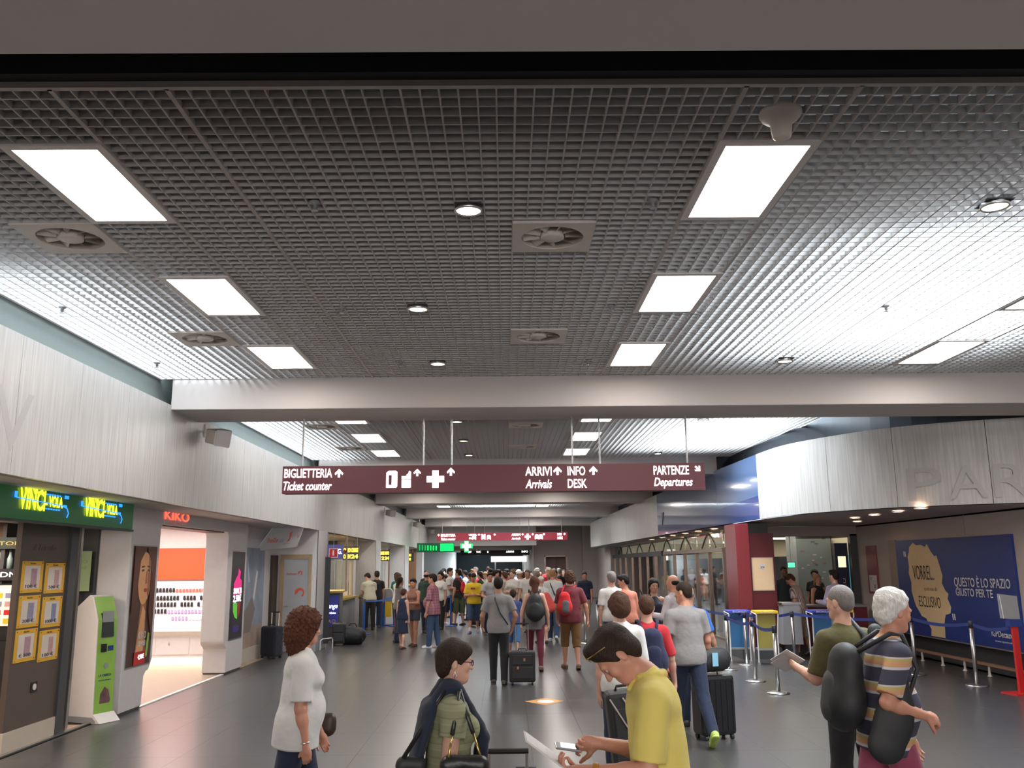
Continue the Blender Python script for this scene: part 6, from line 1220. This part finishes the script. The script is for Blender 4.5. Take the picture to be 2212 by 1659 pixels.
P_mid('man in coral shirt leaning forward beside the white-shirted grey-haired man', (2.15, 16.0, 0), .5, 1.72, 'm', 'red', ('short', 'black'), {'kind': 'long', 'm': coral_c}, {'m': denim}, lean=8, head=(40, -10))
t, J = P_mid('grey-haired man in white tee seen from behind in the right queue', (1.93, 16.5, 0), .1, 1.76, 'm', 'fair', ('short', 'grey'), tee(wht, sleeve=.8), {'m': denim, 'kind': 'knee'}, w=1.05)
o = thing('green_bag', 'bright green bag hanging beside the coral-shirted man', 'bag', (2.42, 15.7, .95), .2); b = S(); b.c((0, 0, .28), (0.03, 0, -.12), .07, .15, .03, (V3(0, 1, 0), .5)); put(sdf_mesh('bag_body', b, .012), cloth('green_bag', (.03, .35, .04)), o)
MB().tube([(0, 0, .3), (-.08, .1, .5)], .012, 6).build('strap', black_c, o)
# centre man with suitcase
t, J = P_mid('man in grey tee and dark trousers walking away pulling a black suitcase in mid hall', (-.13, 14.9, 0), -.03, 1.70, 'm', 'tan', ('short', 'black'), tee(grey_t, sleeve=.72, loose=1.2, hem=-.12), {'m': black_c}, legs=((5, 4), (-4, 5)), arms=({'u': (.38, .05, -1), 'f': (.05, .7, -.6)}, {'u': (.42, -.05, -1), 'f': (-.25, .5, -1)}), h=.009, w=1.06, head=(0, -2))
o = thing('crossbody_strap', 'thin black bag strap across the grey tee man\'s back', 'strap', tuple(t.location), t.rotation_euler.z); X, Y, T, P, SC = [J[k] for k in ('X', 'Y', 'T', 'P', 'SC')]; MB().tube([tuple(SC-X*.06+T*.10), tuple(SC-X*.05-Y*.115-T*.02), tuple(P+T*.20-Y*.155+X*.03), tuple(P+T*.04-Y*.14+X*.14), tuple(P-T*.02+X*.17)], .012, 6).build('webbing', m_blackp, o, True)
suitcase('black soft suitcase with tan zip tags pulled in mid hall', (.25, 14.85, 0), -.03, .42, .26, .52, bl_f, .42, trim=mat('zip_tan', (.45, .18, .08), .5))
# woman with black backpack
t, J = P_mid('long auburn-haired woman in grey skirt and maroon leggings with backpack walking away', (.52, 16.7, 0), 0, 1.69, 'f', 'fair', ('long', 'auburn'), tee(cloth('grey_dress', (.12, .11, .11)), kind='tank', hem=-.20), {'m': cloth('maroon_legging', (.13, .012, .03)), 'loose': 0}, sh_brown, legs=((8, 5), (-10, 6)), arms=({'u': (.30, 0, -1), 'f': (.1, .1, -1)}, {'u': (.30, 0, -1), 'f': (.1, .1, -1)}), head=(5, 0))
backpack(t, J, mat('pack_black', (.014, .015, .017), .6), 'large black backpack on the auburn-haired woman in mid hall', .012, (.155, .11, .22), off=.19)
t, J = P_mid('man in maroon tee and brown cargo shorts walking away right of mid hall', (1.19, 16.9, 0), .12, 1.78, 'm', 'red', ('mop', 'brown'), tee(maroon_c, sleeve=.75, loose=1.4, hem=-.12), {'m': brown_c, 'kind': 'knee', 'loose': 1.6}, sh_brown, legs=((14, 10), (-6, 12)), arms=({'u': (.2, .2, -1), 'f': (-.1, .6, -1)}, {'u': (.42, 0, -1), 'f': (.12, .12, -1)}), w=1.15)
backpack(t, J, cloth('pack_red', (.55, .015, .02)), 'red and grey backpack slung on the maroon tee man\'s left shoulder', .012, (.125, .09, .20), cloth('pack_grey', (.10, .10, .11)), off=.19, dx=-.14)
t, J = P_mid('boy in blue tee and shorts between grey tee man and auburn-haired woman', (.14, 19.0, 0), 0, 1.38, 'm', 'tan', ('short', 'dkbrown'), tee(cloth('boy_blue', (.03, .05, .16))), {'m': cloth('boy_short', (.04, .12, .28)), 'kind': 'knee'}, legs=((10, 6), (-10, 8)), h=.013)
# ================================================================ farther figures
GB = 'travellers farther down the hall'
def P_far(*a, **k): k.setdefault('h', .015); k.setdefault('group', GB); return person(*a, **k)
t, J = P_far('stout man in red checked shirt and jeans standing in profile left of mid hall', (-1.72, 21.3, 0), 1.35, 1.70, 'm', 'red', ('short', 'dkbrown'), tee(check_m, sleeve=.85, loose=1.4, hem=-.16), {'m': denim}, sh_white, arms=({'u': (.12, .12, -1), 'f': (0, .3, -1)}, {'u': (.1, .2, -1), 'f': (0, .5, -1)}), w=1.15, belly=.07, h=.0125)
P_far('woman with sunglasses on her head, peach top and denim shorts in the left group', (-2.22, 21.8, 0), 2.7, 1.60, 'f', 'red', ('short', 'black'), tee(cloth('peach_black', (.30, .14, .10), .5), kind='tank', hem=.0), {'m': cloth('denim_grey', (.06, .07, .10)), 'kind': 'shorts', 'len': .6}, sh_brown, head=(5, -12), h=.0125, arms=({'u': (.1, .3, -1), 'f': (-.5, 1, .1)}, {'u': (.1, .2, -1), 'f': (-.4, .8, 0)}))
P_far('girl in navy dress leaning on the sunglasses woman in the left group', (-2.42, 21.2, 0), -.5, 1.36, 'f', 'fair', ('short', 'brown'), tee(navy_c, kind='tank'), {'m': navy_c, 'kind': 'skirt', 'len': .5}, sh_brown, head=(10, -8), h=.0125)
P_far('long-haired woman in grey top and jeans standing behind the girl in navy', (-2.72, 23.0, 0), -1.0, 1.62, 'f', 'tan', ('long', 'dkbrown'), tee(cloth('grey_pattern', (.20, .17, .17), .4)), {'m': dkdenim}, arms=({'u': (.1, .3, -1), 'f': (-.4, 1, .2)}, {'u': (.1, .3, -1), 'f': (-.3, 1, .1)}))
P_far('brown-haired woman in white top and plum trousers by the blue machine', (-3.12, 26.0, 0), -.9, 1.68, 'f', 'red', ('bob', 'brown'), tee(wht), {'m': cloth('plum_dark', (.13, .03, .05))}, arms=({'u': (.1, .3, -1), 'f': (-.3, 1, .3)}, {}))
P_far('dark-haired woman in teal top beside the blue machine', (-3.66, 30.2, 0), -.5, 1.66, 'f', 'tan', ('mop', 'black'), tee(teal_c), {'m': black_c})
P_far('man in cream shirt bending over at the exchange counter', (-4.12, 27.4, 0), .5, 1.72, 'm', 'fair', ('short', 'black'), tee(cloth('cream_shirt', (.52, .50, .40)), loose=1.5), {'m': black_c}, lean=14, head=(20, -25), legs=((8, 8), (-4, 4)), arms=({'u': (.1, .5, -1), 'f': (0, 1, -.1)}, {'u': (.1, .5, -1), 'f': (0, 1, -.1)}))
P_far('man in black tee standing just behind the cream-shirted man', (-4.05, 28.3, 0), .2, 1.74, 'm', 'tan', ('short', 'dkbrown'), tee(black_c), {'m': dkdenim})
P_far('broad man in dark green tee and dark jeans seen from behind left of centre', (-2.30, 26.0, 0), -.4, 1.72, 'm', 'tan', ('balding', 'black'), tee(dgreen, loose=1.4), {'m': dkdenim}, w=1.15)
P_far('woman with black curly hair in white top behind the dark green tee man', (-1.98, 27.4, 0), 2.6, 1.70, 'f', 'tan', ('mop', 'black'), tee(wht), {'m': black_c})
t, J = P_far('man in yellow printed tee and denim shorts walking towards the camera', (-.92, 25.6, 0), PI-.1, 1.68, 'm', 'red', ('cap', 'dkbrown'), tee(yel_c, sleeve=.8, loose=1.3), {'m': denim, 'kind': 'knee', 'loose': 1.3}, sh_blue, sock=sock_w, legs=((-8, 14), (14, 6)), arms=({'u': (.25, .25, -1), 'f': (-.9, .8, .15)}, {'u': (.25, .25, -1), 'f': (-.9, .8, .15)}), head=(0, -18), h=.0125, w=1.06)
X, Y, T, P = J['X'], J['Y'], J['T'], J['P']; q_ = MB(); c0 = P+T*.34+Y*.155
q_.prism([(-.07, -.02), (.07, -.02), (.06, .03), (-.06, .03)], 0, .004, 'Y'); o = q_.build('shirt_print', mat('print_maroon', (.3, .03, .05), .8), t); o.location = Vector(c0)
P_far('man in grey printed white tee reaching out his arm right of the yellow tee man', (-.46, 24.9, 0), PI+.3, 1.68, 'm', 'red', ('short', 'dkbrown'), tee(cloth('white_print', (.42, .41, .41), .5), loose=1.3), {'m': dkdenim}, arms=({'u': (.15, .1, -1), 'f': (.1, .3, -1)}, {'u': (.3, .4, -1), 'f': (-.3, 1, -.3)}), h=.0125)
suitcase('small black cabin case standing by the camouflage shorts man', (-.98, 28.6, 0), .1, .34, .24, .62, bl_f, .1)
suitcase('dark tall suitcase behind the yellow tee man', (-.58, 27.2, 0), .0, .36, .26, .78, bl_f, .1)
t, J = P_far('man in black polo and camouflage shorts holding papers, left of the yellow tee man', (-1.52, 28.9, 0), 1.1, 1.76, 'm', 'tan', ('short', 'black'), {'kind': 'polo', 'm': black_c, 'loose': 1.3}, {'m': camo, 'kind': 'knee', 'loose': 1.6}, arms=({'u': (.12, .1, -1), 'f': (0, .3, -1)}, {}), sock=None)
backpack(t, J, cloth('pack_red', (.55, .015, .02)), 'small red backpack on the black polo man', .015, (.11, .07, .18), off=.17)
P_far('bearded man in white tee with folded arms beside the black polo man', (-1.86, 29.6, 0), -1.9, 1.80, 'm', 'tan', ('short', 'dkbrown'), tee(wht, loose=1.3), {'m': dkdenim, 'kind': 'knee'}, sh_white, arms=({'u': (.1, .3, -1), 'f': (-1, .7, .15)}, {'u': (.1, .3, -1), 'f': (-1, .7, .1)}))
P_far('woman in white shirt with hands joined behind the boy in blue', (.20, 26.6, 0), 2.5, 1.74, 'f', 'fair', ('bun', 'lbrown'), tee(wht, loose=1.4), {'m': denim}, arms=({'u': (.15, .2, -1), 'f': (-.8, .9, .1)}, {'u': (.15, .2, -1), 'f': (-.8, .9, .1)}))
t, J = P_far('bald man in white tee and jeans walking away right of centre', (1.17, 22.8, 0), -.1, 1.79, 'm', 'red', ('buzz', 'blond'), tee(wht, loose=1.4), {'m': denim}, sh_white, legs=((14, 6), (-16, 16)), w=1.1, h=.0125)
o = thing('crossbody_strap', 'dark bag strap across the bald man\'s white tee', 'strap', tuple(t.location), t.rotation_euler.z); X, Y, T, P, SC = [J[k] for k in ('X', 'Y', 'T', 'P', 'SC')]; MB().tube([tuple(SC-X*.07+T*.10), tuple(SC-X*.05-Y*.13-T*.02), tuple(P+T*.20-Y*.17+X*.05), tuple(P+T*.06-Y*.15+X*.15)], .014, 6).build('webbing', m_blackp, o, True)
P_far('woman in white top and white hat walking beside the bald man', (.86, 22.2, 0), .2, 1.60, 'f', 'fair', ('hat', 'white'), tee(wht), {'m': cloth('dark_skirt', (.05, .04, .04)), 'kind': 'skirt'})
o = thing('shoulder_bag', 'red and white shoulder bag beside the bald man', 'bag', (1.00, 21.95, 1.0), .1); b = S(); b.c((-.04, 0, .12), (.05, 0, -.12), .10, .15, .04, (V3(0, 1, 0), .6)); put(sdf_mesh('bag_body', b, .014), cloth('bag_coral_red', (.65, .08, .07)), o); MB().tube([(-.06, 0, .2), (-.08, .2, .42)], .01, 6).build('strap', m_white, o)
P_far('man in navy shirt and khaki shorts facing the camera by the far taupe wall', (2.42, 27.8, 0), PI-.2, 1.66, 'm', 'red', ('short', 'brown'), tee(navy_c, loose=1.3), {'m': khaki, 'kind': 'knee'}, sh_white, head=(5, -10))
P_far('grey-haired man in dark clothes behind the maroon tee man', (1.95, 33, 0), .4, 1.74, 'm', 'fair', ('short', 'grey'), tee(black_c), {'m': black_c})
# right-hand desk group
P_far('man in thin striped shirt and pale shorts bending at the service desk', (6.08, 18.75, 0), .9, 1.68, 'm', 'red', ('short', 'brown'), tee(stripe_m, loose=1.3), {'m': khaki, 'kind': 'knee'}, lean=10, head=(20, -30), h=.0125)
P_far('blonde long-haired woman in black strap top behind the service desk', (7.06, 20.45, 0), PI+.3, 1.62, 'f', 'tan', ('long', 'blond'), tee(black_c, kind='tank'), {'m': denim}, h=.0125)
P_far('dark-haired man in lilac shirt standing before the desk behind the shaven head', (6.52, 17.85, 0), .5, 1.74, 'm', 'fair', ('short', 'black'), {'kind': 'long', 'm': lilac_c}, {'m': denim}, h=.0125, arms=({'u': (.2, .3, -1), 'f': (-.3, 1, .1)}, {}))
P_far('tall attendant in dark polo behind the desk under the screen', (6.6, 21.4, 0), PI, 1.80, 'm', 'brown', ('buzz', 'black'), tee(cloth('dark_teal', (.02, .035, .035))), {'m': black_c})
P_far('dark figure behind the desk next to the red column', (6.1, 21.9, 0), PI+.3, 1.70, 'm', 'brown', ('short', 'black'), tee(black_c), {'m': black_c})
P_far('dark-haired person in black beyond the desk near the navy totem', (7.75, 22.6, 0), PI-.5, 1.70, 'f', 'tan', ('mop', 'black'), tee(black_c), {'m': black_c})
# figures beyond the glass doors
GC = 'figures beyond the glass doors'
for k, (x, y, c_, l, hr, H_) in enumerate(((6.35, 29.5, coral_c, 'in coral pink coat', 'blond', 1.72), (6.05, 25.2, lgrey, 'in pale shirt with dark bag', 'grey', 1.7), (6.3, 24.2, navy_c, 'in navy dress', 'dkbrown', 1.66), (6.9, 27.0, blue_c, 'in blue top', 'black', 1.7), (7.0, 34.0, lilac_c, 'in lilac shirt', 'brown', 1.74), (7.4, 39.0, black_c, 'in black coat', 'black', 1.74), (6.6, 37.0, yel_c, 'in yellow top', 'dkbrown', 1.64))):
    person('distant person %s beyond the glass doors' % l, (x, y, 0), [PI, .3, -1.2, 1.6, PI, .2, 2.6][k], H_, 'm' if k % 2 else 'f', 'tan', ('short', hr), tee(c_), {'m': [black_c, dkdenim][k % 2]}, h=.02, group=GC)
# ================================================================ far crowd
random.seed(21)
cn = [('white', wht), ('red', red_c), ('black', black_c), ('blue', blue_c), ('coral', coral_c), ('grey', grey_t), ('yellow', yel_c), ('green', dgreen), ('lilac', lilac_c), ('cream', cloth('cream_shirt', (.52, .50, .40)))]
hn = [('white sun hat', 'hat', 'white'), ('dark short hair', 'short', 'black'), ('brown bob', 'bob', 'brown'), ('long dark hair', 'long', 'dkbrown'), ('blond hair', 'mop', 'blond'), ('grey hair', 'short', 'grey'), ('shaved head', 'buzz', 'brown')]
seq = [(-3.0, 34, 2, 1), (-2.55, 36, 5, 1), (-2.2, 33, 2, 3), (-1.9, 37, 3, 2), (-1.55, 34.5, 0, 1), (-1.3, 39, 5, 5), (-1.0, 36, 1, 2), (-.75, 33, 9, 4), (-.55, 31.0, 0, 1), (-.25, 31.5, 0, 3), (-.2, 36, 6, 2), (.05, 33.5, 1, 1), (.25, 38, 3, 1), (.5, 35, 0, 0), (.55, 30.5, 0, 2), (.75, 33, 9, 0), (.95, 37, 2, 3), (1.1, 31.5, 4, 0), (1.3, 34.5, 0, 4), (1.45, 30.5, 1, 0), (1.7, 37, 1, 6), (1.75, 32.5, 9, 5), (2.05, 35, 0, 6), (2.2, 31.2, 0, 1),
       (2.5, 39, 2, 5), (-2.8, 41, 7, 1), (-.4, 42, 8, 1), (.4, 43, 5, 2), (1.4, 41, 2, 1), (2.9, 40, 7, 3), (-1.6, 43, 1, 4), (-.9, 45, 2, 6), (.9, 45, 0, 3), (.45, 28.6, 0, 0), (.72, 27.3, 9, 0), (1.0, 28.9, 4, 5), (.10, 30.9, 1, 3), (1.35, 28.2, 0, 4), (-.05, 29.3, 9, 2), (-.35, 28.2, 0, 1), (-.85, 30.2, 7, 3), (-.62, 33.8, 6, 1), (1.6, 29.6, 4, 1), (-1.25, 31.5, 5, 3), (.62, 25.6, 0, 5)]
used_c = set(); pl_ = ['at the far left', 'left of centre', 'in the middle', 'right of centre', 'at the far right']
for k, (x, y, ci, hi_) in enumerate(seq):
    nb, mb_c = [('jeans', denim), ('dark trousers', black_c), ('khaki shorts', khaki)][k % 3]
    fem = hn[hi_][1] in ('bob', 'long', 'mop'); rz = random.choice([0, .4, PI, 2.7, -1.2, 1.3, .1])
    pos_ = pl_[min(4, int((x+3.1)/1.25))]; lab = '%s in %s top and %s, %s with %s of the far crowd' % ('person', cn[ci][0], nb, hn[hi_][0], pos_)
    lab = 'far crowd member, %s, %s top, %s, %s' % (hn[hi_][0], cn[ci][0], nb, pos_)
    person(lab, (x, y, 0), rz, 1.62+random.random()*.18-(.06 if fem else 0), 'f' if fem else 'm', random.choice(['fair', 'tan', 'red']), hn[hi_][1:], tee(cn[ci][1], loose=1.2), {'m': mb_c, 'kind': 'knee' if k % 3 == 2 else 'long'}, h=.022, head=(random.uniform(-20, 20), random.uniform(-12, 4)), group='far crowd of travellers',
           arms=({'u': (.2, random.random()*.4, -1), 'f': (-.2, random.random(), -.6)}, {'u': (.2, random.random()*.4, -1), 'f': (-.2, random.random(), -.8)}))
# ---- luggage on the left
suitcase('ribbed dark blue-black suitcase with raised handle by the mural wall', (-4.96, 19.35, 0), -.5, .42, .27, .66, cloth('luggage_navy', (.015, .017, .028)), .28, soft=False)
suitcase('black case with blue trim on the floor before the exchange desk', (-4.10, 22.35, 0), .1, .32, .40, .52, bl_f, 0)
o = thing('travel_bag', 'bulky black holdall slumped beside the black case at the exchange desk', 'bag', (-3.78, 22.45, 0)); b = S(); b.c((-.14, 0, .24), (.14, 0, .22), .21, .19, .05); b.c((-.16, 0, .10), (.16, 0, .10), .10, .10, .05); put(sdf_mesh('bag_body', b, .014, (.006, 30)), bl_f, o); MB().tube([(.2, -.1, .3), (.28, -.16, .12), (.24, -.14, .02)], .014, 6).build('strap', bl_f, o, True); MB().tube([(-.1, -.02, .42), (-.06, -.02, .50), (.06, -.02, .50), (.1, -.02, .42)], .012, 6).build('handle', bl_f, o, True)
# ---- small pieces that belong to a part become its sub-parts
SUBP = {'front_pocket': 'pack_body', 'lower_pocket': 'shell', 'upper_pocket': 'shell', 'top_handle': 'shell', 'wheel': 'shell', 'zip_tag': 'shell', 'rib': 'shell', 'grip': 'telescopic_bar', 'logo': 'door_leaf', 'door_handle': 'door_leaf',
        'vane': 'duct_ring', 'hub': 'duct_ring', 'card_reader': 'front_panel', 'emblem': 'front_panel', 'belt_head': 'pole', 'deflector': 'stem', 'yoke': 'stem', 'watch_dial': 'watch_band', 'glasses_arm': 'glasses_rim', 'glasses_bridge': 'glasses_rim', 'sunglasses_arm': 'sunglasses_rim', 'reel_symbol': 'screen', 'drink_symbol_gap': 'drink_symbol', 'banknote': 'paper'}
base = lambda n: n.split('.')[0]
for root in [o for o in list(C.objects) if o.parent is None and o.type == 'EMPTY']:
    ch = list(root.children); first = {}
    for c in ch: first.setdefault(base(c.name), c)
    for c in ch:
        p = first.get(SUBP.get(base(c.name), ''))
        if p is not None and p is not c and len(c.children) == 0:
            ml = c.matrix_basis.copy(); pm = p.matrix_basis.copy(); c.parent = p; c.matrix_basis = pm.inverted() @ ml
